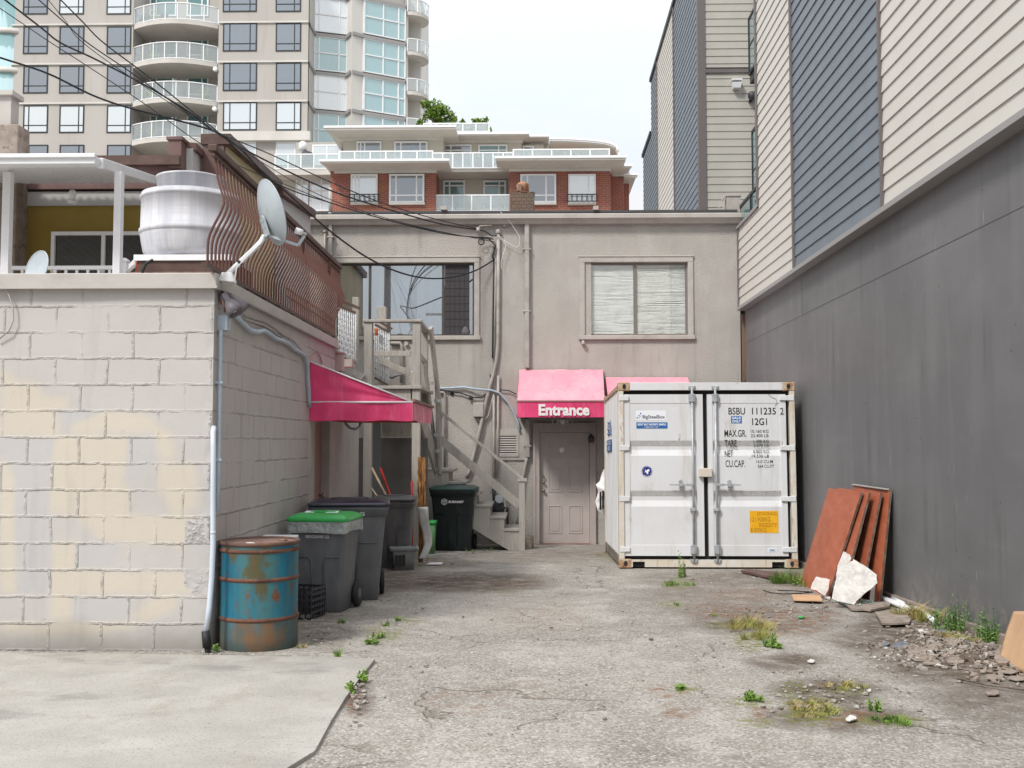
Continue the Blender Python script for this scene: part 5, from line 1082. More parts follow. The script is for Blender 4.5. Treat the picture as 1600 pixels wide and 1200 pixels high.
# ================================================================== RIGHT BUILDING
rb = thing('sided_building', 'tall right-hand building with dark grey concrete base and cream and blue-grey lap siding', 'building', (8, 15, gz(15)))
ZW = rgt(1600, 195).z
ZW = CAMZ + 2.42
m = MB(); yA, yB = 1.0, 36.0
def rbox(mb, y0, y1, z0, z1, t0, t1):
    a_ = [(rx(y0)+t0, y0, z0), (rx(y0)+t1, y0, z0), (rx(y1)+t1, y1, z0), (rx(y1)+t0, y1, z0)]
    return mb.hexa(a_, [(p[0], p[1], z1) for p in a_])
rbox(m, yA, 18.75, -1, ZW+.02, .0, .25)
obj('concrete_wall', m, MT['grey_wall'], rb)
m = MB(); rbox(m, yA, 14.0, gz(14)-.3, gz(14)-.3+.001, 0, .1)
k = MB(); nseg = 10
for i in range(nseg):
    y0, y1 = 5+i*1.25, 6.24+i*1.25; a_ = [(rx(y0)-.06, y0, gz(y0)-.02), (rx(y0)-.002, y0, gz(y0)-.02), (rx(y1)-.002, y1, gz(y1)-.02), (rx(y1)-.06, y1, gz(y1)-.02)]
    k.hexa(a_, [(p[0], p[1], gz(p[1])+.075) for p in a_])
obj('base_kerb', k, MT['rubble'], rb)
k = MB(); rbox(k, yA, 18.75, ZW-.62, ZW-.612, -.003, -.0005); rbox(k, 14.65, 14.66, ZW-.62, ZW, -.003, -.0005); obj('formwork_seam', k, mat('seam_grey', (.115, .113, .117), .7), rb)
BH = .1735
def siding(y0, y1, z0, z1, mt, off=-.10, n=None):
    m = MB(); z = z0; lap = .016
    while z < z1 - .01:
        zz = min(z + BH, z1); n_ = len(m.v)
        m.v += [Vector((rx(y0)+off-lap, y0, z)), Vector((rx(y1)+off-lap, y1, z)), Vector((rx(y1)+off, y1, zz)), Vector((rx(y0)+off, y0, zz)), Vector((rx(y1)+off+.004, y1, z)), Vector((rx(y0)+off+.004, y0, z))]
        m.face((n_, n_+1, n_+2, n_+3)); m.face((n_, n_+5, n_+4, n_+1)); z += BH
    return obj('siding', m, mt, rb, fix=False)
ZB = ZW + .03
yc = lambda px: RC*1620/((px-848))       # depth of a mark on that wall
y_a, y_b = yc(1399), yc(1255)
y_c = 17.0; y_d = 18.75
TOP = 16.0
siding(yA, y_a-.03, ZB, TOP, MT['cream_siding']); siding(y_a+.03, y_b-.04, ZB, TOP, MT['bluegrey_siding'])
zp = lambda y: at(1160, 348, 18.75).z
zpar = rgt(1197, 322).z
siding(y_b+.04, y_c-.06, ZB, TOP, MT['cream_siding']); siding(y_c-.06, y_d-.03, ZB, zpar, MT['cream_siding'])
def vtrim(y0, y1, z0, z1, t=-.135): k = MB(); rbox(k, y0, y1, z0, z1, t, -.05); return obj('corner_trim', k, MT['grey_trim'], rb)
vtrim(y_a-.028, y_a+.028, ZB-.001, TOP); vtrim(y_b-.038, y_b+.038, ZB-.001, TOP); vtrim(y_c-.055, y_c+.04, zpar, TOP); vtrim(y_d-.028, y_d+.02, ZB, zpar)
k = MB(); rbox(k, yA, y_d+.02, ZW-.03, ZB-.002, -.15, .0); obj('base_flashing', k, MT['light_flash'], rb)
k = MB(); rbox(k, yA, y_d+.0, ZB, TOP-.1, -.04, .6); obj('inner_wall', k, MT['grey_trim'], rb) if 0 else None
k = MB(); rbox(k, yA, y_c-.07, ZB, TOP-.05, -.08, .3); rbox(k, y_c-.07, y_d-.03, ZB, zpar-.02, -.08, .3); obj('backing_wall', k, MT['grey_trim'], rb)
k = MB(); rbox(k, y_c-.05, y_c+.03, zpar, TOP, .0, 3.2); obj('return_wall', k, MT['grey_trim'], rb)
k = MB(); rbox(k, y_c-.05, y_d+.02, zpar-.0, zpar+.05, -.14, .1); obj('parapet_cap', k, MT['light_flash'], rb)
# terrace floor and side end
k = MB(); rbox(k, y_c, 23.4, zpar-.5, zpar-.35, .3, 4); obj('terrace_floor', k, MT['grey_trim'], rb)
k = MB(); k.box(rx(y_d)-.09, rx(y_d)+3, y_d-.02, y_d+.05, ZB, zpar-.01); obj('end_wall', k, MT['dark'], rb)
# glass guard on the low parapet, falling line to the stucco building
k = MB(); y0g, y1g = y_c+.05, 21.2; rbox(k, y0g, y1g, zpar+.05, zpar+.44, -.02, -.008); g_ = obj('guard_glass', k, MT['teal_glass'], rb)
k = MB(); rbox(k, y0g, y1g, zpar+.44, zpar+.49, -.04, .01); obj('guard_rail', k, MT['black_frame'], rb)
for yy in (18.0, 19.2, 20.3): k = MB(); rbox(k, yy-.02, yy+.02, zpar+.05, zpar+.44, -.045, -.021); obj('guard_post', k, MT['black_frame'], rb)
# far block: frontal tan wall across the notch, then side wall panels running away
DF = 23.2; xq = at(1103, 200, DF).x; x2 = rx(DF)+5
m = MB(); z = at(1140, 330, DF).z-.6
lap = .014
while z < TOP+2:
    n_ = len(m.v); m.v += [Vector((xq+.0, DF-lap, z)), Vector((x2, DF-lap, z)), Vector((x2, DF, z+BH)), Vector((xq, DF, z+BH)), Vector((xq, DF+.003, z)), Vector((x2, DF+.003, z))]
    m.face((n_, n_+1, n_+2, n_+3)); m.face((n_, n_+1, n_+4+1, n_+4)); z += BH
obj('siding', m, MT['tan_siding'], rb, fix=False)
k = MB(); k.box(rx(DF)-.1, x2, DF+.01, DF+.3, ZW-2, TOP+2); obj('backing_wall', k, MT['grey_trim'], rb)
k = MB(); k.box(rx(DF)-.14, xq+.0, DF-.04, DF+.15, ZW-2, TOP+2); obj('corner_trim', k, MT['grey_trim'], rb)
zbn = at(1140, 111, DF).z; k = MB(); k.box(xq, x2, DF-.05, DF-.015, zbn-.05, zbn+.05); obj('band_trim', k, MT['grey_trim'], rb)
k = MB(); k.box(xq, x2, DF-.06, DF-.051, zbn+.05, zbn+.065); obj('band_flashing', k, MT['black_frame'], rb)
k = MB(); a_, b_, c_, d_ = R(1186, 20, 1194, 330, DF); k.box(a_-.02, b_+.08, DF-.10, DF-.02, zpar-.3, TOP+2); obj('inner_corner_trim', k, MT['grey_trim'], rb)
yy1, yy2, yy3, yy4 = DF+.16, yc(1061), yc(1034), yc(1023.7)
zt1 = 571*33.9/1620 + CAMZ; zt2_ = 487*33.9/1620 + CAMZ
siding(yy1, yy2-.05, ZW-2, zt1, MT['bluegrey_siding'], off=-.06); siding(yy2+.05, yy3-.05, ZW-2, zt1, MT['cream_siding'], off=-.06); siding(yy3+.05, yy4, ZW-2, zt1, MT['bluegrey_siding'], off=-.06); siding(yy4, 36.6, ZW-2, zt2_, MT['bluegrey_siding'], off=-.06)
for yv in (yy2, yy3): k = MB(); rbox(k, yv-.05, yv+.05, ZW-2, zt1, -.10, 0); obj('corner_trim', k, MT['grey_trim'], rb)
k = MB(); rbox(k, yy1, yy4, ZW-2, zt1-.02, -.05, 4); rbox(k, yy4+.01, 36.6, ZW-2, zt2_-.02, -.05, 4); obj('far_block_core', k, MT['grey_trim'], rb)
k = MB(); rbox(k, yy1, yy4+.05, zt1, zt1+.12, -.12, 4); rbox(k, yy4+.06, 36.7, zt2_, zt2_+.12, -.12, 4); obj('roof_edge', k, MT['black_frame'], rb)
# framed glass balconies in the notch
def balc(px0, px1, py0, py1, yn_, yf_, mid=None):
    z1 = at(px0, py0, yn_+.5).z; z0 = at(px0, py1, yf_).z; xo_ = at(px0, (py0+py1)/2, yf_).x
    xg0 = rx(yn_)
    b = thing('glazed_balcony', 'x', 'balcony', (xg0, yn_, z0)); return b
for (pl_, py0, py1, lab) in ((1170, 40, 121, 'upper teal glazed balcony with black frame on the right building'), (1173, 197, 292, 'lower teal glazed balcony with black frame on the right building')):
    yn_, yf_ = 20.6, 22.6
    z1 = at(pl_, py0+8, yf_).z; z0 = at(pl_, py1+40 if py0 > 100 else py1-2, yf_).z; xo_ = at(pl_, 160, yf_).x; xi = at(pl_+22, 160, yf_).x+.5
    if py0 < 100: z1 = z0 + 1.3
    b9 = rb
    k = MB()
    k.box(xo_, xo_+.05, yf_-.05, yf_, z0, z1); k.box(xo_, xo_+.05, yn_, yn_+.05, z0, z1); k.box(xo_, xo_+.05, yn_+.05, yf_-.05, z1-.06, z1); k.box(xo_, xo_+.05, yn_+.05, yf_-.05, z0, z0+.06)
    k.box(xo_, xi, yn_-.001, yn_+.05, z1-.06, z1+.001); k.box(xo_, xi, yn_-.001, yn_+.05, z0-.001, z0+.06); k.box(xo_+.02, xo_+.04, yn_+1, yn_+1.05, z0, z1); k.box(xo_+.01, xo_+.045, yn_+.05, yf_-.05, (z0+z1)/2-.02, (z0+z1)/2+.02)
    f9 = obj('glazed_balcony', k, MT['black_frame'], rb, label=lab)
    k = MB(); k.box(xo_+.018, xo_+.026, yn_+.05, yf_-.05, z0+.06, z1-.06); k.box(xo_+.05, xi, yn_+.018, yn_+.026, z0+.06, z1-.06); obj('pane', k, MT['teal_glass'], f9)
    k = MB(); k.box(xo_+.03, xi, yn_, yf_, z0-.18, z0-.02); obj('balcony_slab', k, MT['black_frame'], rb)
# wall vent and ball lamp
k = MB(); a_, b_, c_, d_ = R(1144, 126, 1158.5, 137, DF-.15); k.hexa([(a_+.03, DF-.17, c_), (b_-.02, DF-.17, c_), (b_-.02, DF-.01, c_), (a_+.03, DF-.01, c_)], [(a_, DF-.2, d_-.04), (b_, DF-.2, d_-.04), (b_, DF-.01, d_), (a_, DF-.01, d_)]); k.box(a_-.01, b_+.01, DF-.21, DF-.01, d_+.001, d_+.03); o = obj('vent_hood', k, MT['white_metal'], rb)
k = MB(); c9 = at(1175, 150, DF-.12); k.lathe([(.0, -.10), (.06, -.085), (.095, -.04), (.10, 0), (.09, .05), (.06, .085), (.0, .1)], (c9.x, DF-.14, c9.z), n=18); k.box(c9.x-.06, c9.x+.0, DF-.1, DF-.01, c9.z-.12, c9.z-.07); obj('globe_lamp', k, MT['meter'], rb)
# narrow gap between stucco building and right building: white downpipe and timber strip
k = MB(); p0, p1 = at(1159.5, 480, 18.9), at(1159, 360, 18.9); k.box(p0.x-.03, p0.x+.04, 18.86, 18.95, p0.z, at(1159, 358, 18.9).z); o = obj('gap_downpipe', k, MT['white_pipe']); tag(o, 'white plastic downpipe in the narrow gap beside the siding', 'downpipe')
k = MB(); p0 = at(1163.5, 600, 18.9); k.box(p0.x-.035, p0.x+.03, 18.87, 18.95, gz(19), at(1163, 491, 18.9).z); o = obj('gap_timber', k, mat('brown_gap_timber', (.20, .13, .085), .85, layers=[((.09, .06, .045), (9, 9, 2), .45, .65, 5)])); tag(o, 'narrow brown timber strip in the gap at the grey wall corner', 'timber')
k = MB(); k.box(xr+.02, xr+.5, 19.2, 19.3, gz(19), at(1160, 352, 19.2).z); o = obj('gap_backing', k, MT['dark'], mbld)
# ================================================================== DRUM
dc = gnd(404, 1009); dr_ = .300; dh = .825
du = thing('steel_drum', 'rusty blue steel drum standing at the corner of the block wall', 'drum', (dc.x, dc.y, gz(dc.y)))
def L3(m, name, mt, par, **k): return obj(name, m, mt, par, local=True, **k)
m = MB(); prof_ = []
def hoop(z): return [(dr_, z-.016), (dr_+.008, z-.009), (dr_+.012, z), (dr_+.008, z+.009), (dr_, z+.016)]
m.lathe([(dr_-.01, .0), (dr_, .012), (dr_+.0015, .10), (dr_, .255)], n=64, capt=False); L3(m, 'foot_section', MT['drum_foot'], du)
m = MB(); m.lathe([(dr_, .256), (dr_-.002, .40), (dr_, .525)], n=64, capb=False, capt=False); m.lathe([(dr_, .557), (dr_-.001, .66), (dr_, .745)], n=64, capb=False, capt=False); m.lathe([(dr_, .771), (dr_, dh-.03)], n=64, capb=False, capt=False); L3(m, 'body', MT['drum'], du)
for z in (.240, .541, .758):
    m = MB(); m.lathe(hoop(z), n=64, capb=False, capt=False); L3(m, 'hoop', MT['drum_rust'], du)
m = MB(); m.lathe([(dr_, dh-.03), (dr_+.010, dh-.026), (dr_+.014, dh-.012), (dr_+.010, dh), (dr_-.004, dh+.002), (dr_-.014, dh-.012)], n=64, capb=False, capt=False); L3(m, 'rim', mat('dark_rusty_rim', (.10, .055, .045), .7, layers=[((.18, .09, .06), 8, .45, .7, 5)]), du)
m = MB(); m.lathe([(0.001, dh-.014), (dr_-.012, dh-.014)], n=64, capb=False, capt=False); m.lathe([(.035, dh-.014), (.035, dh+.0), (.02, dh+.002)], (.17, .05, 0), n=14); L3(m, 'lid', MT['drum_lid'], du)
m = MB(); m.lathe([(.05, dh-.013), (.03, dh-.006), (.001, dh-.004)], (-.03, -.18, 0), n=9, capt=False); L3(m, 'paint_blotch', MT['lettering_white'], du)

# ================================================================== WHEELED BINS
def rr(w_, d_, r, z, cx=0, cy=0, n=4):
    pts = []
    for (sx_, sy_, a0) in ((1, 1, 0), (-1, 1, 90), (-1, -1, 180), (1, -1, 270)):
        for k in range(n+1):
            a = rad(a0 + 90*k/n); pts.append((cx + sx_*(w_/2-r) + r*math.cos(a), cy + sy_*(d_/2-r) + r*math.sin(a), z))
    return pts
def wheelie(label, loc, rotz, w_, d_, h, mbody, mlid, text=None, group='wheeled rubbish bins', logo=False, lidh=.07, textm=None):
    """front faces -y; hinge and wheels at +y"""
    t = thing('wheeled_bin', label, 'bin', loc, (0, 0, rotz), group)
    m = MB(); wb, db = w_*.74, d_*.70; hb = h - lidh
    R_ = []
    for f, zf in ((0, .0), (.02, .015), (.25, .25), (.55, .55), (.80, .80), (.90, .90)):
        ww = wb + (w_*.93-wb)*f; dd_ = db + (d_*.90-db)*f; R_.append(rr(ww, dd_, .045, hb*zf + (.0 if f else .0), 0, (d_-dd_)*-.12*(1-f)*0))
    R_[0] = rr(wb*.96, db*.96, .04, .0)
    m.loft(R_, capt=False)
    m.loft([rr(w_*.93, d_*.90, .045, hb*.90), rr(w_*.965, d_*.94, .045, hb*.905), rr(w_*.97, d_*.945, .045, hb*.955), rr(w_*.99, d_*.97, .045, hb*.965), rr(w_*1.0, d_*.98, .045, hb)], capb=False)
    # pressed front panel edges
    body = L3(m, 'body', mbody, t)
    def fy(z): f = z/hb; return -(db + (d_*.90-db)*f/.9)/2 if f < .9 else -d_*.47
    m = MB()
    for s in (-1, 1):
        x_ = s*w_*.10
        m.tube([(s*w_*.36, fy(hb*.62)-.002, hb*.62), (x_+s*.03, fy(hb*.62)-.002, hb*.62), (x_, fy(hb*.58)-.002, hb*.58), (x_*.98, fy(hb*.08)-.002, hb*.08)], .008, 6)
    L3(m, 'moulded_rib', mbody, t)
    m = MB(); m.loft([rr(w_*.985, d_*.985, .05, hb+.002, 0, -.005), rr(w_*1.02, d_*1.02, .055, hb+.012, 0, -.008), rr(w_*1.02, d_*1.02, .055, hb+lidh*.45, 0, -.008), rr(w_*.96, d_*.94, .055, hb+lidh*.62, 0, -.004), rr(w_*.80, d_*.74, .06, hb+lidh*.92), rr(w_*.62, d_*.50, .06, hb+lidh)])
    lid = L3(m, 'lid', mlid, t)
    m = MB(); m.loft([rr(w_*.50, d_*.34, .04, hb+lidh+.001), rr(w_*.46, d_*.30, .04, hb+lidh+.011)]); L3(m, 'lid_panel', mlid, lid)
    m = MB(); m.tube([(-w_*.40, d_*.49, hb-.03), (-w_*.40, d_*.49+.07, hb-.02), (w_*.40, d_*.49+.07, hb-.02), (w_*.40, d_*.49, hb-.03)], .015, 8); L3(m, 'handle', mbody, t)
    for s in (-1, 1):
        m = MB(); wr_ = .125; wx = s*(wb/2+.035); m.lathe([(wr_*.5, -.026), (wr_, -.026), (wr_+.008, 0), (wr_, .026), (wr_*.5, .026)], (wx, db/2+.03, wr_), axis='x', n=26); wh = L3(m, 'wheel', MT['black_rubber'], t)
        m = MB(); m.lathe([(.05, -.03), (.055, 0), (.05, .03)], (wx, db/2+.03, wr_), axis='x', n=16); L3(m, 'hub', mbody, wh)
    if text:
        low = 'green lid' in label; z0, z1 = (hb*.825, hb*.86) if low else (hb*.905, hb*.945)
        tw = w_*.40; tm = text_mb(text, -tw/2, tw/2, z0, z1, -(db+(d_*.90-db)*.86)/2-.006 if low else -d_*.475-.003, bold=.02); L3(tm, 'lettering', textm or MT['lettering_grey'], body, fix=False)
    return t, body, lid, hb
# green-lidded bin
p = gnd(493, 958); t1, b1, l1_, hb1 = wheelie('grey wheeled bin with bright green lid, behind the blue drum', (p.x+.03, p.y+.30, gz(p.y+.3)), rad(-6), .60, .62, .955, MT['bin_grey'], MT['lid_green'], 'vancouver.ca', lidh=.085)
m = MB()
def liner(u, v):
    P = rr(.60, .62, .05, 0); n_ = len(P); k = u*(n_-.001); i = int(k); f = k-i; q = Vector(P[i % n_])*(1-f) + Vector(P[(i+1) % n_])*f
    nn = mnoise.noise(Vector((q.x*9, q.y*9, v*4)))
    return (q.x*(1.015+.03*nn*v), q.y*(1.02+.03*nn*v), hb1+.006 - v*(.105+.035*mnoise.noise(Vector((q.x*5, q.y*5, 1)))))
m.grid(liner, 90, 5); lg = L3(m, 'bin_liner', MT['bag'], t1, fix=False)
for (x_, w9) in ((-.13, .10), (.10, .13)):
    m = MB(); m.hexa([(x_-w9/2, -.13, hb1+.083), (x_+w9/2, -.13, hb1+.083), (x_+w9/2-.02, -.05, hb1+.094), (x_-w9/2, -.05, hb1+.094)], [(x_-w9/2, -.13, hb1+.0845), (x_+w9/2, -.13, hb1+.0845), (x_+w9/2-.02, -.05, hb1+.0975), (x_-w9/2, -.05, hb1+.0975)]); L3(m, 'lid_label', MT['sticker_white'], l1_)
# big navy-lidded bin
p = gnd(557, 940); t2, b2, l2, hb2 = wheelie('large grey wheeled bin with blue-black lid, behind the green-lidded bin', (p.x-.14, p.y+.36, gz(p.y+.36)), rad(8), .84, .78, 1.06, MT['bin_grey'], MT['lid_navy'], 'vancouver.ca', lidh=.07)
# rear grey bin
p = at(613, 779, 14.45); t3, b3, l3, hb3 = wheelie('grey wheeled bin in front of the wooden landing, behind the grey tub', (p.x-.02, 14.75, gz(14.75)), rad(4), .62, .66, 1.0, MT['bin_grey2'], mat('dark_grey_lid', (.075, .078, .08), .4, layers=[((.13, .13, .13), 6, .5, .75, 4)]), None, lidh=.075)
p = gnd(708, 861); t4, b4, l4, hb4 = wheelie('dark green wheeled bin with white BURNABY lettering beside the stairs', (p.x+.0, p.y+.25, gz(p.y+.25)), rad(-2), .78, .72, 1.10, MT['bin_green'], MT['lid_dgreen'], None, lidh=.085)
tm = text_mb('BURNABY', -.06, .20, hb4*.80, hb4*.84, -.348, bold=.05); L3(tm, 'lettering', MT['lettering_white'], b4, fix=False)
m = MB()
for r_, w9 in ((.052, .007), (.030, .006)):
    for k in range(6):
        a0, a1 = k*math.pi/3+.52, (k+1)*math.pi/3+.52; m.beam((-.13+r_*math.cos(a0), -.349, hb4*.82+r_*math.sin(a0)), (-.13+r_*math.cos(a1), -.349, hb4*.82+r_*math.sin(a1)), .004, w9, up=(0, 0, 1) if abs(math.cos((a0+a1)/2)) < .9 else (1, 0, 0))
for k in range(3): a0 = k*2*math.pi/3+.52; m.beam((-.13, -.349, hb4*.82), (-.13+.048*math.cos(a0), -.349, hb4*.82+.048*math.sin(a0)), .004, .006)
L3(m, 'emblem', MT['lettering_white'], b4)
# extra dark bin half hidden between
p = at(604, 830, 14.9); 
# milk crate
p = gnd(474, 968); ck = thing('milk_crate', 'black plastic milk crate between the blue drum and the green-lidded bin', 'crate', (p.x-.05, p.y+.16, gz(p.y+.16)), (0, 0, rad(-12)))
m = MB(); w9, d9, h9 = .33, .33, .28
for z in (0, .055, .11, .165, .22, .262):
    for (x0, x1, y0, y1) in ((-w9/2, w9/2, -d9/2, -d9/2+.012), (-w9/2, w9/2, d9/2-.012, d9/2), (-w9/2, -w9/2+.012, -d9/2+.012, d9/2-.012), (w9/2-.012, w9/2, -d9/2+.012, d9/2-.012)): m.box(x0, x1, y0, y1, z, z+.020)
L3(m, 'band', MT['black_plastic'], ck)
m = MB()
for k in range(7):
    x_ = -w9/2 + w9*k/6
    for y in (-d9/2+.001, d9/2-.009): m.box(max(-w9/2, x_-.006), min(w9/2, x_+.006), y, y+.008, .001, h9-.001)
    for x in (-w9/2+.001, w9/2-.009): m.box(x, x+.008, max(-d9/2+.013, x_-.006), min(d9/2-.013, x_+.006), .001, h9-.001)
L3(m, 'lattice', MT['black_plastic'], ck)
# white crate/box lid behind the drum
p = lft(436, 846, .2); wc = thing('white_box', 'white plastic box top just showing behind the blue drum', 'box', (p.x, p.y, gz(p.y)))
m = MB(); hz = at(440, 838, p.y).z - gz(p.y); m.box(-.15, .12, -.15, .15, 0, hz-.03); L3(m, 'box_body', MT['white_pipe'], wc, bevel=.01)
m = MB(); m.box(-.17, .14, -.17, .17, hz-.028, hz); L3(m, 'box_lid', MT['white_pipe'], wc, bevel=.008)
for k in range(3): m = MB(); m.box(-.12+k*.09, -.07+k*.09, -.178, -.171, hz-.022, hz+.012); L3(m, 'clip', MT['black_plastic'], wc)
# tub
p = gnd(629, 891); tb = thing('storage_tub', 'small grey plastic storage tub on the asphalt in front of the rear bin', 'tub', (p.x, p.y+.14, gz(p.y+.14)), (0, 0, rad(10)))
m = MB(); m.loft([rr(.27, .22, .02, 0), rr(.30, .25, .025, .16), rr(.315, .265, .03, .29)], capt=False); m.loft([rr(.305, .255, .03, .288), rr(.255, .21, .02, .02)], capb=False); L3(m, 'tub_body', MT['tub'], tb)
m = MB(); m.loft([rr(.32, .27, .03, .255), rr(.39, .31, .03, .262), rr(.395, .315, .03, .30), rr(.385, .305, .03, .308), rr(.33, .27, .03, .308)], capb=False, capt=False); L3(m, 'rim', MT['tub'], tb)
m = MB(); m.loft([rr(.33, .27, .03, .303), rr(.27, .21, .03, .285)], capb=False); L3(m, 'sunken_lid', MT['tub'], tb)
for k in range(3): m = MB(); m.box(-.13+k*.05, -.09+k*.05, -.142, -.128, .06, .21); L3(m, 'slot', MT['black_plastic'], tb)
# tall things around the stair posts
m = MB(); a_, b_ = gnd(655, 872), at(659, 715, 15.4); z0 = at(656, 795, 15.4).z
m.grid(lambda u, v: (at(652.5+12.5*u, 800, 15.4).x + .012*mnoise.noise(Vector((u*3, v*9, 0))), 15.38+.03*mnoise.noise(Vector((u*5, v*4, 7))), z0 + (b_.z-z0)*v + (.05*mnoise.noise(Vector((u*6, 0, 3))) if v > .95 or v < .05 else 0)), 14, 40); m.grid(lambda u, v: (at(652.5+12.5*u, 800, 15.4).x, 15.46, z0 + (b_.z-z0)*v), 2, 2)
m.box(at(654, 800, 15.4).x, at(661, 800, 15.4).x, 15.40, 15.45, gz(15.4), b_.z-.06)
o = obj('rotten_plank', m, MT['rusty_plank'], fix=False); tag(o, 'rotten orange-brown plank standing upright beside the stair post', 'plank')
m = MB(); cs_ = [(661, 792, 0), (663, 815, .03), (668, 835, .07), (670, 850, .04), (666, 862, -.03), (661, 871, -.08)]
def sheet(u, v):
    k = v*(len(cs_)-1.001); i = int(k); f = k-i; a9, b9 = cs_[i], cs_[i+1]; px = a9[0]*(1-f)+b9[0]*f; py = a9[1]*(1-f)+b9[1]*f; wd = (16 - 6*v)
    q = at(px - wd/2 + wd*u, py, 15.2); return (q.x, 15.2 - .14*v + (a9[2]*(1-f)+b9[2]*f)*.5, q.z)
m.grid(sheet, 4, 24); o = obj('curved_sheet', m, mat('pale_grey_plastic_sheet', (.50, .50, .48), .45, layers=[((.40, .40, .37), 5, .45, .7, 4)]), fix=False); sm_ = o.modifiers.new('thick', 'SOLIDIFY'); sm_.thickness = .012; tag(o, 'curled pale grey plastic sheet standing against the stair post', 'sheet')
p = gnd(671, 866); gb2 = thing('green_tub', 'narrow green plastic bin mostly hidden behind the curled sheet', 'bin', (p.x, p.y+.12, gz(p.y)))
m = MB(); m.loft([rr(.14, .2, .02, 0), rr(.18, .26, .03, .50)], capt=True); L3(m, 'body', mat('green_plastic', (.10, .24, .09), .5), gb2); m = MB(); m.loft([rr(.2, .28, .03, .48), rr(.205, .285, .03, .53)]); L3(m, 'rim', MT['lid_green'], gb2)
m = MB(); m.tube([at(643.5, 752, 15.3), at(644, 800, 15.3), at(643.5, 868, 15.3)], .018, 8); o = obj('red_pole', m, MT['red_paint']); tag(o, 'thin red pole standing against the right landing post', 'pole')
m = MB(); m.tube([at(581, 731, 15.8), at(606, 780, 15.6), at(620, 810, 15.4)], .018, 8); o = obj('wooden_pole', m, MT['pole_wood']); tag(o, 'pale wooden pole leaning behind the rear grey bin', 'pole')
m = MB(); m.tube([at(581, 763, 15.8), at(600, 792, 15.5)], .012, 8); o = obj('thin_stick', m, MT['pole_wood']); tag(o, 'shorter thin stick leaning left of the tool handle', 'stick')
m = MB(); m.beam(at(594, 731, 15.8), at(613, 783, 15.6), .03, .02); o = obj('red_tool', m, MT['red_paint']); tag(o, 'red metal tool bar leaning under the landing', 'tool')
m = MB(); m.tube([gnd(669, 884, .02), gnd(685, 883, .02)], .02, 5); m.xf(Matrix.Translation((0, 0, 0))); o = obj('paper_scrap', MB().poly([gnd(666, 883, 0)+Vector((0, 0, .01)), gnd(690, 883, 0)+Vector((0, 0, .01)), gnd(693, 880, 0)+Vector((0, 0, .014)), gnd(672, 880, 0)+Vector((0, 0, .01))]), MT['lettering_white'], fix=False); tag(o, 'flat white scrap of paper on the asphalt right of the grey tub', 'litter')

# ================================================================== SHIPPING CONTAINER
cf = gnd(1107.5, 889); CW, CHT, CL = 2.46, 2.575, 2.99
ct = thing('shipping_container', 'white short shipping container with black lettering and double doors', 'container', (cf.x, cf.y, gz(cf.y)+.012), (math.atan(GS), 0, 0))
hx = CW/2
def cxp(px): return (px-967)/281*CW - hx
def czp(py): return (889-py)/292*CHT
F = MT['cont_frame']; W_ = MT['cont']
for s in (-1, 1):                                   # posts, castings
    m = MB(); m.box(s*hx, s*(hx-.075), 0.0, .14, .12, CHT-.12); L3(m, 'corner_post', F, ct, bevel=.006)
    m = MB(); m.box(s*hx, s*(hx-.08), CL-.14, CL, .12, CHT-.12); L3(m, 'corner_post', F, ct)
    for z in (0, CHT-.12):
        for y in (-.006, CL-.17):
            m = MB(); m.box(s*(hx+.004), s*(hx-.165), y, y+.178, z, z+.12); cst = L3(m, 'corner_casting', MT['cont_rust'], ct, bevel=.008)
            if y < 0:
                m = MB(); m.lathe([(.026, -.0065), (.026, -.0075)], (0, 0, 0), axis='y', n=18); m.xf(Matrix.Translation((s*(hx-.085), -.0, z+.06)) @ Matrix.Scale(1.45, 4, (0, 0, 1))); L3(m, 'casting_hole', MT['dark'], cst)
            m = MB(); m.lathe([(.028, 0), (.028, .001)], (0, 0, 0), axis='x', n=18); m.xf(Matrix.Translation((s*(hx+.0045), y+.089, z+.06))); L3(m, 'casting_hole', MT['dark'], cst)  # flat dark disc paints in the shade of an open hole
m = MB(); m.box(-hx+.165, hx-.165, -.004, .10, CHT-.112, CHT-.004); L3(m, 'door_header', W_, ct, bevel=.004)
px_pk = (cxp(988), cxp(1007), cxp(1207), cxp(1227))
m = MB(); z1 = .112
m.box(-hx+.165, px_pk[0], .0, .1, .012, z1); m.box(px_pk[1], px_pk[2], .0, .1, .012, z1); m.box(px_pk[3], hx-.165, .0, .1, .012, z1); m.box(px_pk[0], px_pk[1], .001, .1, .085, z1-.001); m.box(px_pk[2], px_pk[3], .001, .1, .085, z1-.001); L3(m, 'door_sill', F, ct)
m = MB(); m.box(px_pk[0], px_pk[1], .05, .09, .012, .085); m.box(px_pk[2], px_pk[3], .05, .09, .012, .085); L3(m, 'forklift_pocket', MT['dark'], ct)
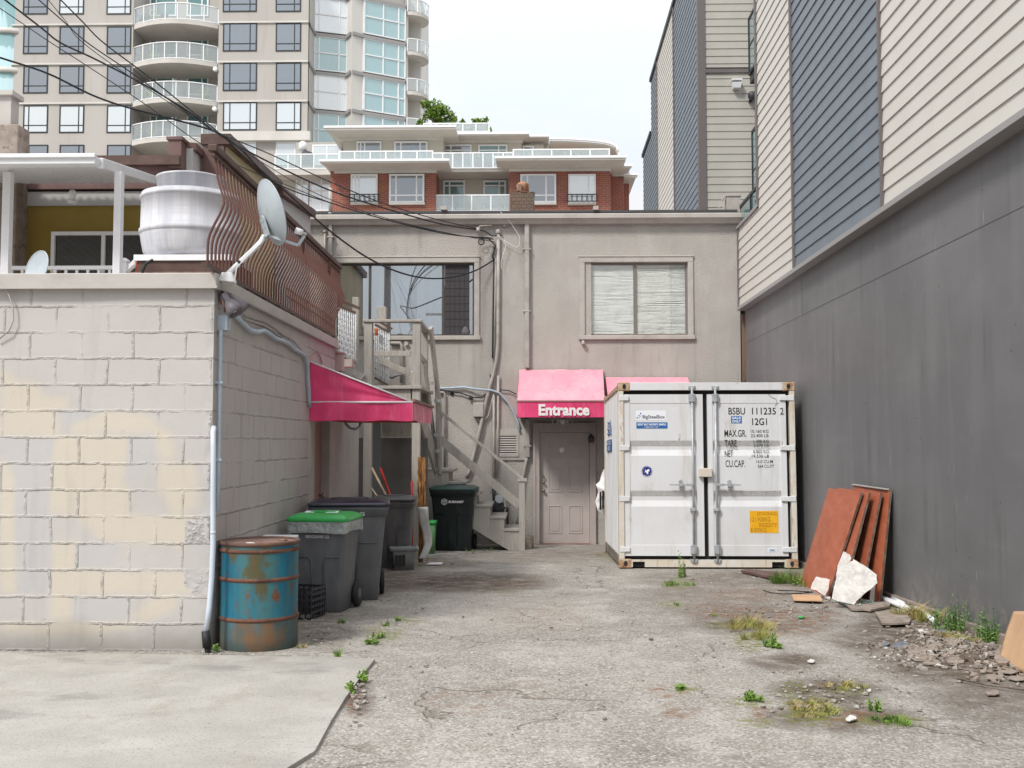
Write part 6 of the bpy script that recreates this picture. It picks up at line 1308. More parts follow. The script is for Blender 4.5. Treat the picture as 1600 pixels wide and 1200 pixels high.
for s in (-1, 1):
    m = MB(); m.box(s*hx, s*(hx-.06), .14, CL-.14, .03, .16); L3(m, 'bottom_rail', mat('grimy_rail', (.16, .14, .12), .7, layers=[((.35, .32, .28), 6, .5, .7, 5)]), ct) if s == -1 else L3(m, 'bottom_rail', F, ct)
    m = MB(); m.box(s*hx, s*(hx-.06), .14, CL-.14, CHT-.09, CHT-.03); L3(m, 'top_rail', MT['cont_rust'], ct)
    m = MB(); y = .14; n_ = 10; pitch = (CL-.28)/n_; prof2 = []
    for i in range(n_):
        b0_ = y + i*pitch; prof2 += [(hx-.045, b0_), (hx-.045, b0_+pitch*.28), (hx-.012, b0_+pitch*.45), (hx-.012, b0_+pitch*.78), (hx-.045, b0_+pitch)]
    for i in range(len(prof2)-1):
        (a0, c0), (a1, c1) = prof2[i], prof2[i+1]; m.poly([(s*a0, c0, .155), (s*a1, c1, .155), (s*a1, c1, CHT-.088), (s*a0, c0, CHT-.088)])
    L3(m, 'corrugated_side', W_, ct, fix=False)
m = MB(); m.box(-hx+.05, hx-.05, .1, CL-.02, CHT-.05, CHT-.035); L3(m, 'roof', W_, ct)
m = MB(); m.box(-hx+.08, hx-.08, CL-.06, CL-.03, .1, CHT-.05); L3(m, 'rear_wall', W_, ct)
m = MB(); m.box(-hx+.07, hx-.07, .09, .11, .10, CHT-.11); L3(m, 'gasket', MT['dark'], ct)
m = MB(); m.box(-hx+.05, hx-.05, .12, CL-.05, .10, .14); L3(m, 'floor', MT['grey_trim'], ct)
mid = cxp(1105.5)
doors = []
for s, xa, xb in ((-1, cxp(975), cxp(1102)), (1, cxp(1109), cxp(1234))):
    zb, zt_ = czp(870.5), czp(616); m = MB(); y0 = .022
    ia, ib = (cxp(985), cxp(1091.5)) if s == -1 else (cxp(1117), cxp(1224.5))
    m.box(xa, ia, y0, y0+.05, zb, zt_); m.box(ib, xb, y0, y0+.05, zb, zt_)
    # panel with two pressed channels, extruded profile
    pr = [(y0+.006, zb), (y0+.006, czp(858)), (y0+.010, czp(857))]
    pr = [(y0+.004, zb), (y0+.004, czp(854)), (y0+.008, czp(853.4))]
    for (zl9, zm0, zm1, zh) in ((793.5, 784, 776, 768.5), (713.5, 704, 697, 689.5)):
        pr += [(y0+.008, czp(zl9)), (y0+.042, czp(zm0)), (y0+.042, czp(zm1)), (y0+.010, czp(zh))]
    pr += [(y0+.008, czp(630.6)), (y0+.002, czp(630)), (y0+.002, zt_)]
    for i in range(len(pr)-1):
        m.poly([(ia, pr[i][0], pr[i][1]), (ib, pr[i][0], pr[i][1]), (ib, pr[i+1][0], pr[i+1][1]), (ia, pr[i+1][0], pr[i+1][1])])
    d9 = L3(m, 'door', W_, ct, fix=False); doors.append(d9)
    for (zl9, zh) in ((777, 768.8), (698, 689.8)):
        k = MB(); k.poly([(ia+.01, y0+.039, czp(zl9)), (ib-.01, y0+.039, czp(zl9)), (ib-.01, y0+.0095, czp(zh)), (ia+.01, y0+.0095, czp(zh))]); L3(k, 'shaded_scuffed_channel', MT['cont_shade_scuff'], d9, fix=False)  # grey on the down-facing slope: shade put into the colour, with scuffs
    # hinges
    for py in (622, 701, 781, 860):
        k = MB(); x0 = -hx+.01 if s == -1 else hx-.01; x1 = cxp(984) if s == -1 else cxp(1224); z = czp(py)
        k.hexa([(x0, -.012, z-.042), (x1, -.006, z-.034), (x1, .021, z-.034), (x0, .0, z-.042)], [(x0, -.012, z+.042), (x1, -.006, z+.026), (x1, .021, z+.026), (x0, .0, z+.042)]); L3(k, 'hinge', W_, d9, bevel=.006)
    bx = cxp(1084.5) if s == -1 else cxp(1121.5)
    k = MB(); k.tube([(bx, -.018, czp(880)), (bx, -.018, czp(605))], .017, 12); bar = L3(k, 'locking_bar', MT['zinc'], d9)
    for py, hh_ in ((622, .055), (798, .022), (860, .06)):
        k = MB(); z = czp(py); k.box(bx-.045, bx+.045, -.03, .018, z-hh_, z+hh_); k.box(bx-.022, bx+.022, -.046, -.03, z-hh_*1.1, z+hh_*1.1); L3(k, 'bar_bracket', MT['zinc'], bar, bevel=.006)
    for py in (606, 878):
        k = MB(); z = czp(py); k.box(bx-.035, bx+.035, -.03, -.0045, z-.02, z+.025); k.box(bx-.05, bx-.036, -.022, -.0045, z-.01, z+.03); k.box(bx+.036, bx+.05, -.022, -.0045, z-.01, z+.03); L3(k, 'cam_keeper', MT['zinc'], bar, bevel=.004)
    k = MB(); zh = czp(759); xe_ = bx + (.33 if s == 1 else -.33); k.beam((bx, -.04, zh), (bx + s*.10, -.045, zh), .02, .035); k.beam((bx + s*.10, -.045, zh), (xe_, -.045, zh), .012, .018); L3(k, 'bar_handle', MT['zinc'], bar, bevel=.003)
    k = MB(); xk = bx + s*.175; k.box(xk-.016, xk+.016, -.035, .02, zh-.06, zh+.055); k.lathe([(.026, -.038), (.026, .0)], (xk, 0, zh+.045), axis='y', n=12); k.box(xk-.028, xk+.028, -.054, -.036, zh-.028, zh+.02); L3(k, 'handle_catch', MT['zinc'], d9, bevel=.004)
k = MB(); k.box(cxp(1094), cxp(1114.5), -.05, .02, czp(747), czp(733)); lb_ = L3(k, 'lock_box', mat('cream_lock_box', (.64, .58, .50), .5), ct, bevel=.008)
TD = .0265
def tx(s, px0, px1, py0, py1, par, m_=None, bold=0.0, y=TD):
    t_ = text_mb(s, cxp(px0), cxp(px1), czp(py1), czp(py0), y, bold=bold); return L3(t_, 'lettering', m_ or MT['black_ink'], par, fix=False)
dl, drr = doors
Y8 = .0285
tx('BSBU', 1143, 1169.5, 637.2, 648.3, drr, bold=.012, y=Y8); tx('111235', 1180.5, 1218.5, 637.2, 648.3, drr, bold=.012, y=Y8); 
k = MB(); k.box(cxp(1224), cxp(1231.6), .0185, .0215, czp(649), czp(636.5)); L3(k, 'number_plate', W_, drr); tx('2', 1225, 1230.5, 637.5, 648.3, drr, bold=.012, y=.0175)
tx('12G1', 1180.5, 1204, 654, 665, drr, bold=.012, y=Y8)
tx('MAX.GR.', 1136, 1171, 672.5, 683.5, drr, bold=.008, y=Y8); tx('TARE', 1136, 1155, 688.5, 699, drr, bold=.008, y=.0255); tx('NET', 1136, 1149, 705, 715, drr, bold=.008, y=.0255); tx('CU.CAP.', 1137, 1168, 720.5, 731.5, drr, bold=.008, y=Y8)
for s_, a9, b9, c9, d9_, yy in (('10.160 KG', 1178, 1206, 672.3, 677.2, Y8), ('22.400 LB', 1178, 1206, 679.3, 684, Y8), ('1.300 KG', 1182, 1206, 688, 693, .0255), ('2.870 LB', 1182, 1206, 695.3, 700, .0255), ('8.860 KG', 1181, 1206, 704.3, 709, .0255), ('19.530 LB', 1179, 1206, 711.5, 716.2, .0255), ('16.0 CU.M', 1186, 1212, 720, 725, Y8), ('564 CU.FT', 1188, 1214, 727.5, 732.5, Y8)):
    tx(s_, a9, b9, c9, d9_, drr, y=yy, bold=.004)
def stick(px0, px1, py0, py1, par, m_, nm='sticker', y=.0275):
    k = MB(); k.box(cxp(px0), cxp(px1), y, y+.002, czp(py1), czp(py0)); return L3(k, nm, m_, par)
s1 = stick(1147, 1164, 650.5, 662, drr, MT['sticker_blue']); tx('SALE', 1148.5, 1162.5, 651.5, 655.6, s1, MT['sticker_white'], .03, .0262); tx('ONLY', 1148.5, 1162.5, 656.8, 661, s1, MT['sticker_white'], .03, .0262)
s2_ = stick(1173.7, 1219, 800, 834.5, drr, MT['sticker_yellow'])
for s_, a9, b9, c9, d9_ in (('(STACKING)', 1186, 1217.5, 802, 808.5), ('121.920KG.', 1175, 1208, 810, 816.8), ('RIGIDITY', 1189, 1216.5, 819, 825.5), ('8.000KG', 1175, 1199.5, 827, 833.3)): tx(s_, a9, b9, c9, d9_, s2_, MT['ink_orange'], .0, .0262)
s3_ = stick(1201, 1215, 858, 864, drr, MT['sticker_white'], y=.0235); tx('CIMC', 1203, 1213.5, 859.8, 863, s3_, MT['sticker_blue'], .02, .0222)
# left door: logo
s4_ = stick(996, 1045.5, 660.5, 670.2, dl, MT['sticker_blue']); tx('RENT BUY MODIFY SIMPLE', 998, 1043, 662.3, 665.6, s4_, MT['sticker_white'], .03, .0262); tx('1-800-373-1187', 1009, 1031, 667, 669.2, s4_, MT['sticker_white'], .0, .0262)
s5_ = stick(995.5, 1043.5, 642, 657, dl, MT['sticker_white'], y=.0282); tx('BigSteelBox', 1006, 1041.5, 649, 656.2, s5_, MT['black_ink'], .015, .027)
for (q0, q1, r0) in ((997.5, 653.3, 1.1), (1000.2, 650, 1.0), (1003, 646.5, 1.1), (1001, 653.3, .7), (1003, 650.5, .7)):
    k = MB(); k.box(cxp(q0-r0), cxp(q0+r0), .0268, .0281, czp(q1+r0), czp(q1-r0)); L3(k, 'logo_square', MT['sticker_blue'], s5_)
k = MB(); k.lathe([(.074, .0275), (.074, .0295)], (cxp(1012), 0, czp(738)), axis='y', n=36); s6_ = L3(k, 'round_sticker', MT['sticker_navy'], dl)
k = MB()
for i in range(28):
    a9 = i*2*math.pi/28
    if i % 7 == 3: continue
    k.beam((cxp(1012)+.060*math.cos(a9), .0262, czp(738)+.060*math.sin(a9)), (cxp(1012)+.070*math.cos(a9), .0262, czp(738)+.070*math.sin(a9)), .002, .006, up=(0, 0, 1) if abs(math.sin(a9)) < .8 else (1, 0, 0))
pl_ = [(-.03, .03), (-.005, .01), (.01, .028), (.036, .03), (.034, .0), (.016, -.008), (.022, -.034), (.0, -.04), (-.012, -.012), (-.036, -.016), (-.02, .008)]
k.hexa([(cxp(1012)+x, .0264, czp(738)+z) for x, z in pl_], [(cxp(1012)+x, .0272, czp(738)+z) for x, z in pl_]); L3(k, 'sticker_motif', MT['lettering_white'], s6_)
# side lettering (reads along the side, partly worn)
def sidetext(s, y0, y1, z0, z1, m_, par, x=-hx+.002, rot=True):
    t_ = text_mb(s, 0, 1, 0, 1, 0, bold=.02); 
    for i, v in enumerate(t_.v):
        # rotated a quarter turn: text runs upward
        t_.v[i] = Vector((x, y1 - (y1-y0)*(1-v.z) if rot else y1-(y1-y0)*v.x, z0 + (z1-z0)*(v.x if rot else v.z)))
    return L3(t_, 'lettering', m_, par, fix=False)
sidetext('BOX', 1.45, 2.25, czp(676)+.02, czp(662)+.12, MT['sticker_blue'], ct)
k = MB(); k.box(-hx+.0, -hx+.004, 1.35, 2.4, czp(703), czp(683)); s7 = L3(k, 'side_sign', MT['sticker_blue'], ct)
sidetext('BIG STEEL', 1.45, 2.3, czp(692), czp(685), MT['sticker_white'], s7, x=-hx-.002, rot=False)
sidetext('BOX', 1.6, 2.15, czp(701.5), czp(694), MT['sticker_white'], s7, x=-hx-.002, rot=False)
# rust runs and hairline crack on the right door
k = MB(); k.tube([(cxp(a), .021, czp(b)) for a, b in ((1207, 616), (1212, 621), (1219, 624), (1220.5, 630), (1217, 634))], .003, 5); L3(k, 'rust_run', MT['drum_rust'], drr)

# ================================================================== BOARDS AND DEBRIS ON THE RIGHT
WP = lambda px, py, X: onp(px, py, X, 0)
def board(label, tl, tr, br_, bl, th=.022, mt='board', name='leaning_board', edge=True):
    n_ = (Vector(tr)-Vector(tl)).cross(Vector(bl)-Vector(tl)).normalized()
    if n_.x > 0: n_ = -n_
    b = thing(name, label, 'board', tuple(Vector(bl)), group='red-brown boards leaning on the grey wall')
    m = MB(); m.plate([tl, tr, br_, bl], -n_, th); obj('board_core', m, MT['board_edge'], b)
    i = [Vector(p) + n_*.001 for p in (tl, tr, br_, bl)]; m = MB(); m.plate([p for p in i], n_, .003); obj('face_sheet', m, MT[mt], b); return b
g1_ = gnd(1250, 913); g2_ = gnd(1293, 934); X1_ = 3.47
board('frontmost and widest red-brown board leaning on the stack', at(1295, 763, 12.4), at(1346, 769, 11.25), (g2_.x, g2_.y, gz(g2_.y)), (g1_.x, g1_.y, gz(g1_.y)))
board('second red-brown board, a narrow strip behind the widest one', at(1310, 762, 12.3), at(1358, 770, 11.15), (3.19, 11.0, gz(11)), (3.22, 12.2, gz(12)))
board('third red-brown board with worn light top, in the middle of the stack', at(1327, 764, 12.2), at(1376, 770, 11.05), (3.36, 10.92, gz(11)), (3.36, 12.0, gz(12)))
board('rearmost red-brown board of the stack, touching the grey wall', at(1334, 758, 12.0), at(1391, 766, 10.98), (3.51, 10.75, gz(10.7)), (3.52, 11.9, gz(12)))
m = MB(); m.beam(at(1333, 757, 12.0), at(1387, 764.5, 11.0), .03, .012); o = obj('batten', m, MT['trim']); tag(o, 'thin pale batten lying on the top edge of the rearmost board', 'batten')
m = MB(); m.beam(at(1366, 900, 10.9), (gnd(1362, 946).x, gnd(1362, 946).y, gz(10.5)), .04, .04); o = obj('timber_prop', m, MT['wood']); tag(o, 'short weathered timber prop at the foot of the rearmost board', 'timber')
def slab(name, pts, D0_, D1_, py0, py1, th, mt, label, cat, rough=6):
    ps = []; n_ = len(pts); random.seed(len(name)+n_)
    for i in range(n_):
        a, b = pts[i], pts[(i+1) % n_]
        for k in range(rough):
            f = k/rough; x_ = a[0]*(1-f)+b[0]*f + (random.uniform(-.9, .9) if k else 0); y_ = a[1]*(1-f)+b[1]*f + (random.uniform(-.9, .9) if k else 0)
            ps.append(at(x_, y_, D0_ + (D1_-D0_)*(y_-py0)/(py1-py0)))
    m = MB(); m.plate(ps, (.15, 1, 0), th); o = obj(name, m, mt); return tag(o, label, cat)
slab('broken_plasterboard', [(1318,862),(1327,866),(1330,873),(1326,879),(1331,877),(1334,874),(1350,883),(1370,898),(1371,911),(1360,921),(1347,931),(1338,939),(1334,945),(1318,941),(1300,936),(1303,918),(1307,905),(1309,884)], 10.75, 10.45, 862, 945, .016, MT['plaster'], 'large jagged white piece of broken plasterboard leaning on the boards', 'plasterboard', 3)
slab('broken_plasterboard', [(1276,901),(1297,906),(1295,915),(1293,924),(1289,931),(1278,924),(1267,920),(1270,910)], 11.3, 11.2, 901, 931, .014, MT['plaster'], 'small white piece of plasterboard at the foot of the widest board', 'plasterboard', 3)
random.seed(11)
def flat(name, pts, mt, label, cat, th=.008, h=.004, jag=3, am=1.0, parent=None):
    ps = []; n_ = len(pts)
    for i in range(n_):
        a, b = pts[i], pts[(i+1) % n_]
        for k in range(jag):
            f = k/jag; x_ = a[0]*(1-f)+b[0]*f + (random.uniform(-am, am) if k else 0); y_ = a[1]*(1-f)+b[1]*f + (random.uniform(-am, am)*.6 if k else 0)
            p = gnd(x_, y_); ps.append(Vector((p.x, p.y, gz(p.y)+h+.012+random.uniform(0, .006))))
    m = MB(); m.plate(ps, (0, 0, 1), th); o = obj(name, m, mt, parent); return tag(o, label, cat)
flat('cardboard_scrap', [(1237,934),(1281,934.5),(1285,944),(1240,942)], MT['card'], 'flat tan cardboard scrap on the ground before the plasterboard', 'cardboard', .012, .01, 3, .3)
flat('concrete_slab_scrap', [(1303,938),(1330,946),(1350,948),(1380,944),(1397,941),(1390,952),(1360,958),(1330,956),(1318,947)], MT['rubble'], 'flat grey-brown slab scrap under the broken plasterboard', 'slab', .02, .0, 3, 1)
flat('grey_board_scrap', [(1367,963),(1412,958),(1424,976),(1421,980),(1378,981)], MT['rubble'], 'flat pale grey board scrap with dark edge beside the pipes', 'board', .018, .012, 2, .6)
flat('dark_plank', [(1158,896),(1165,894),(1226,901),(1250,903),(1249,908),(1200,906)], MT['brown_trim'], 'low dark brown plank lying in front of the container corner', 'plank', .03, .0, 1, .5)
random.seed(21)
PEB = [('rubble_chunk', 1433,1022, 20, 8, 'rubble', 'large pinkish flat rubble piece near the right wall'), ('rubble_chunk', 1450,1017,11,5,'rubble','mid brown rubble piece right of the pinkish one'), ('rubble_chunk', 1462,1010,13,5,'rubble','flat rubble piece just left of the dark stick'), ('rubble_chunk', 1440,1031,22,5,'rubble','long flat rubble crust in front of the pinkish piece'),
 ('slate_piece', 1408,1012,15,6,'slate','blue-grey slate fragment on the ground'), ('slate_piece', 1382,1009,10,3,'slate','small blue-grey slate fragment left of the larger one'), ('slate_piece', 1472,988,9,6,'slate','dark slate shard against the weeds'),
 ('rubble_chunk', 1487,1003,18,5,'rubble','brown rubble piece beside the weeds'), ('rubble_chunk', 1456,1038,17,4,'rubble','dark-edged rubble crust nearest the camera'), ('rubble_chunk', 1515,1028,20,8,'soil','dark earthy clod near the leaning cardboard'), ('rubble_chunk', 1492,1036,16,6,'rubble','thin tan rubble flake left of the clod'),
 ('rubble_chunk', 1570,1030,19,16,'rubble','thick tan rubble block under the leaning cardboard'), ('rubble_chunk', 1590,1040,16,9,'rubble','tan rubble block at the right edge of the view'), ('rubble_chunk', 1577,1052,18,5,'rubble','pinkish flake in front of the tan blocks'), ('rubble_chunk', 1553,1061,14,4,'rubble','flat flake left of the pinkish flake'), ('rubble_chunk', 1590,1063,22,4,'rubble','long flake nearest the right edge'), ('rubble_chunk', 1551,1086,14,4,'rubble','lone flat flake in the right foreground'),
 ('white_scrap', 1442,989,9,4,'plaster','small white scrap beside the dry straw tuft'), ('white_scrap', 1505,1002,8,4,'plaster','pale scrap among the green weeds'), ('white_scrap', 1268,1036,7,2.5,'plaster','pair of white specks in the middle of the asphalt'), ('white_scrap', 1330,1126,9,4,'plaster','pale grey chip in the mossy foreground'), ('white_scrap', 1293,935,6,3,'plaster','white crumb at the foot of the widest board')]
for nm, px, py, rx_, ry_, mt, lab in PEB:
    n_ = 9; pts = []
    for k in range(n_):
        a9 = k*2*math.pi/n_; q = random.uniform(.65, 1.1); pts.append((px + rx_*q*math.cos(a9), py + ry_*q*math.sin(a9)))
    p0 = gnd(px, py); hgt = min(.035, ry_/FPX*p0.y*.28)
    flat(nm, pts, MT[mt], lab, 'scrap' if 'scrap' in nm else 'rubble' if 'rubble' in nm else 'slate', th=max(.006, hgt), h=-.004, jag=2, am=1.2)
# broken glass
m = MB(); random.seed(4)
for k in range(70):
    q = random.random(); px = 1302 + 70*q + random.uniform(-3, 3); py = 941 + 7*math.sin(q*3) + random.uniform(-3, 4); p = gnd(px, py); s9 = random.uniform(.006, .03); a9 = random.uniform(0, 6.28); z = gz(p.y) + .022 + random.uniform(0, .02)
    m.plate([(p.x+s9*math.cos(a9+j*2.1)*random.uniform(.6, 1.2), p.y+s9*math.sin(a9+j*2.1), z+random.uniform(0, .012)) for j in range(3)], (0, 0, 1), .004)
o = obj('broken_glass', m, mat('pale_green_glass_chips', (.42, .60, .54), .25)); tag(o, 'pale green broken glass chips under the plasterboard', 'broken glass', kind='stuff')
# white pipes against the wall foot
for i, (a, b, lab) in enumerate((((1366, 930), (1392, 938), 'upper white plastic pipe end beside the timber prop'), ((1362, 935), (1421, 955), 'long white plastic pipe against the wall foot'), ((1368, 939), (1424, 958), 'white plastic pipe nearest the camera in the bundle'), ((1395, 943), (1415, 950), 'short white pipe in the middle of the bundle'), ((1420, 947), (1462, 977), 'white pipe with dirty brown end reaching into the straw'))):
    p, q = gnd(*a), gnd(*b); h = .05 if i != 4 else .04; m = MB(); m.tube([(p.x, p.y, gz(p.y)+h), (q.x, q.y, gz(q.y)+.03)], .024, 10); o = obj('plastic_pipe', m, MT['white_metal']); tag(o, lab, 'pipe', 'white plastic pipes at the wall foot')
# cardboard at the right edge
p0, p1 = gnd(1560, 1030), gnd(1612, 1062); m = MB(); t0, t1 = at(1583, 955, 7.95), at(1640, 955, 6.9)
m.grid(lambda u, v: tuple((Vector((p0.x, p0.y, gz(p0.y)))*(1-u) + Vector((p1.x, p1.y, gz(p1.y)))*u)*(1-v) + (t0*(1-u)+t1*u)*v + Vector((-.008*math.sin(v*3.1), 0, .02*mnoise.noise(Vector((u*6, 0, 1)))*(1-v)))), 20, 14); o = obj('leaning_cardboard', m, MT['card'], fix=False); sm_ = o.modifiers.new('thick', 'SOLIDIFY'); sm_.thickness = .008; tag(o, 'tan cardboard sheet leaning on the grey wall at the right edge', 'cardboard')
m = MB(); m.tube([gnd(1495, 1065, 0)+Vector((0, 0, .02)), gnd(1540, 1075, 0)+Vector((0, 0, .022)), gnd(1600, 1083, 0)+Vector((0, 0, .02))], .006, 5); o = obj('thin_rod', m, MT['board_edge']); tag(o, 'thin dark rod lying on the asphalt at lower right', 'rod')
m = MB(); m.tube([gnd(a, b, 0)+Vector((0, 0, .02)) for a, b in ((1193,925),(1205,929),(1225,931),(1250,930),(1270,928),(1240,926),(1215,925))], .006, 5); o = obj('wire_loop', m, MT['cable']); tag(o, 'thin dark wire loop on the ground before the red-brown boards', 'wire')
m = MB(); p = gnd(1252, 967); m.lathe([(.028, 0), (.03, .012), (.022, .016)], (p.x, p.y, gz(p.y)+.008), n=10); o = obj('bottle_lid', m, MT['lid_green']); tag(o, 'small green plastic lid on the asphalt before the boards', 'lid')
# ================================================================== WEEDS AND GROUND LITTER
def tuft(label, px, py, rpx, h, n_, mt='leaf', kind='blade', name='weed_tuft', sy=.5, seed=0):
    random.seed(seed*31+int(px)); m = MB(); c9 = gnd(px, py); sc_ = c9.y/FPX; r_ = rpx*sc_
    n_ = int(n_*.55) if kind == 'blade' else int(n_*.62)
    sub = [(random.gauss(0, .5), random.gauss(0, .5), random.uniform(.5, 1.25)) for _ in range(max(3, int(rpx/3)))]
    for k in range(n_):
        a9 = random.uniform(0, 6.28); sb9 = random.choice(sub); q = min(1.3, abs(random.gauss(0, .55))); x_ = c9.x + r_*(sb9[0]+q*.35*math.cos(a9)); y_ = c9.y + r_*(sb9[1]+q*.35*math.sin(a9)); z_ = gz(y_)+.005; hh_ = max(h, .035)*random.uniform(.3, 1.25)*sb9[2]
        if kind == 'blade':
            d_ = Vector((math.cos(a9)*random.uniform(.1, .7), math.sin(a9)*random.uniform(.1, .7), 1)).normalized(); w9 = random.uniform(.0015, .0034); s9 = Vector((-math.sin(a9+1), math.cos(a9+1), 0))*w9; b9 = Vector((x_, y_, z_)); mdp = b9 + d_*hh_*.6; tp = mdp + (d_ + Vector((math.cos(a9)*.7, math.sin(a9)*.7, -.3)))*hh_*.45
            i = len(m.v); m.v += [b9-s9, b9+s9, mdp+s9*.8, mdp-s9*.8, tp]; m.face((i, i+1, i+2, i+3)); m.face((i+3, i+2, i+4))
        else:
            b9 = Vector((x_, y_, z_ + hh_*random.random())); u = Vector((random.uniform(-1, 1), random.uniform(-1, 1), random.uniform(-.2, .9))).normalized(); v_ = u.orthogonal().normalized(); l9 = random.uniform(.012, .03)
            i = len(m.v); m.v += [b9, b9+u*l9*.5+v_*l9*.35, b9+u*l9, b9+u*l9*.5-v_*l9*.35]; m.face((i, i+1, i+2, i+3))
            if k % 6 == 0: m.tube([Vector((x_, y_, z_-.01)), b9], .002, 4, cap=False)
    o = obj(name, m, MT[mt], fix=False); return tag(o, label, 'weed')
tuft('tall green weed in front of the container sill, right of its left door', 1068, 903, 9, .24, 330, 'leaf', 'leaf')
tuft('low green weed just left of the tall weed before the container', 1048, 915, 22, .07, 520, 'leaf')
tuft('green weed clump at the left foot of the widest red-brown board', 1226, 912, 24, .22, 850, 'leaf'); tuft('small green sprig right of the clump at the board foot', 1255, 917, 12, .08, 160, 'leaf', 'leaf')
tuft('yellow-green grass clump in the middle of the right asphalt', 1163, 981, 40, .10, 1300, 'straw'); tuft('straw grass clump trailing from the yellow-green clump', 1188, 997, 28, .08, 800, 'straw'); tuft('bright green weed at the near end of the grass clump', 1207, 1012, 14, .08, 420, 'leaf', 'leaf')
tuft('dry straw tuft beside the white pipes at the wall', 1433, 968, 24, .16, 1500, 'straw'); tuft('dry stalks lying along the rubble before the leafy weeds', 1500, 1000, 34, .05, 700, 'straw'); 
tuft('leafy green weed against the wall, left of two', 1480, 985, 26, .20, 900, 'leaf_dark', 'leaf'); tuft('leafy green weed against the wall, next to the cardboard', 1545, 1003, 26, .20, 1000, 'leaf_dark', 'leaf'); tuft('thin sprigs climbing the wall between the two leafy weeds', 1510, 985, 22, .10, 220, 'leaf_dark', 'leaf')
tuft('small green weed beside the milk crate', 534, 975, 8, .07, 90, 'leaf'); tuft('small green weed at the apron edge below the blue drum', 525, 1027, 9, .09, 110, 'leaf'); tuft('tiny green weed left of the apron-edge weed', 443, 1030, 9, .03, 40, 'leaf'); tuft('green weed at the base of the black pipe boot', 333, 1020, 9, .06, 110, 'leaf', 'leaf')
tuft('green weed in the crack, near end of the diagonal crack', 580, 1007, 13, .025, 160, 'leaf', 'leaf'); tuft('green weed in the diagonal crack, middle', 590, 998, 10, .025, 120, 'leaf', 'leaf'); tuft('green weed in the diagonal crack, far end', 607, 978, 6, .02, 60, 'leaf', 'leaf'); tuft('thin green weed beyond the end of the diagonal crack', 624, 971, 8, .02, 60, 'leaf', 'leaf')
tuft('leafy green weed at the apron corner crack, upper one', 567, 1066, 9, .07, 170, 'leaf', 'leaf'); tuft('leafy green weed at the apron corner crack, lower one', 553, 1083, 9, .06, 170, 'leaf', 'leaf')
tuft('green weed on the ground left of the stair newel', 763, 861, 6, .09, 70, 'leaf'); tuft('low weed beside the dark green wheeled bin', 737, 864, 9, .05, 90, 'leaf', 'leaf'); tuft('low weed between the grey door and container', 940, 866, 16, .05, 140, 'straw')
tuft('green moss tuft in the right foreground', 1174, 1097, 20, .025, 420, 'leaf', 'leaf'); tuft('yellow-green moss patch at the bottom right foreground', 1275, 1112, 44, .035, 1600, 'straw'); tuft('small green weed above the bottom moss patch', 1372, 1110, 10, .05, 160, 'leaf', 'leaf'); tuft('yellow moss tuft in the right foreground beyond the green one', 1326, 1075, 24, .025, 500, 'straw'); tuft('green weed left of the bottom moss patch', 1060, 1080, 11, .02, 100, 'leaf', 'leaf'); tuft('mixed moss at the bottom edge below the small weed', 1385, 1128, 28, .035, 700, 'leaf'); tuft('moss dab in front of the container, left of the straw clump', 1055, 947, 11, .02, 90, 'leaf'); tuft('moss dab between container and straw clump', 1118, 963, 8, .03, 80, 'leaf')
tuft('straw litter at the foot of the blue drum', 470, 1012, 10, .02, 120, 'straw'); tuft('straw litter around the curled sheet', 655, 875, 20, .04, 200, 'straw')
m = MB(); random.seed(9)
ZN = [(1480,1020,130,36,520), (1250,945,90,20,160), (1180,950,160,30,200), (500,985,50,25,120), (560,1085,16,40,110), (690,880,80,7,80), (900,1000,420,120,300), (1300,1085,120,35,200), (1430,955,30,10,80), (640,940,120,30,60), (330,1022,25,4,50), (150,1027,180,3,90), (1130,905,90,8,60)]
for (cx_, cy_, ax_, ay_, n_) in ZN:
    for k in range(n_):
        px, py = random.gauss(cx_, ax_*.5), random.gauss(cy_, ay_*.5)
        if py < 850: continue
        p = gnd(px, py); s9 = random.choice((.004, .006, .008, .014)) * random.uniform(.7, 1.4) * (1.5 if cx_ > 1400 else 1); a9 = random.uniform(0, 6.28)
        if p.x > rx(p.y)-.08: continue
        b9 = [Vector((p.x + s9*math.cos(a9+j*1.57)*random.uniform(.6, 1.3), p.y + s9*math.sin(a9+j*1.57)*random.uniform(.6, 1.3), gz(p.y)+.004)) for j in range(4)]
        m.hexa(b9, [q + Vector((0, 0, s9*random.uniform(.3, .8))) for q in b9])
o = obj('loose_grit', m, MT['pebble']); tag(o, 'loose stone chips and crumbs scattered over the asphalt', 'grit', kind='stuff')
m = MB(); random.seed(19)
for (cx_, cy_, ax_, ay_, n_) in ((1500, 1012, 90, 30, 260), (1555, 1045, 50, 28, 110), (1455, 985, 50, 16, 90), (1420, 1020, 80, 20, 80)):
    for k in range(n_):
        px, py = random.gauss(cx_, ax_*.5), random.gauss(cy_, ay_*.5); p = gnd(px, py)
        if p.x > rx(p.y)-.1: continue
        s9 = random.uniform(.006, .026); a9 = random.uniform(0, 6.28); tz = random.uniform(-.01, .02)
        b9 = [Vector((p.x + s9*math.cos(a9+j*1.25)*random.uniform(.6, 1.3), p.y + s9*math.sin(a9+j*1.25)*random.uniform(.6, 1.3), gz(p.y)+.008+ (tz if j < 2 else 0))) for j in range(5)]
        m.hexa(b9, [q + Vector((0, 0, random.uniform(.004, .014))) for q in b9])
o = obj('rubble_litter', m, MT['rubble']); tag(o, 'brown flakes of rubble and bark littering the foot of the grey wall', 'rubble', kind='stuff')
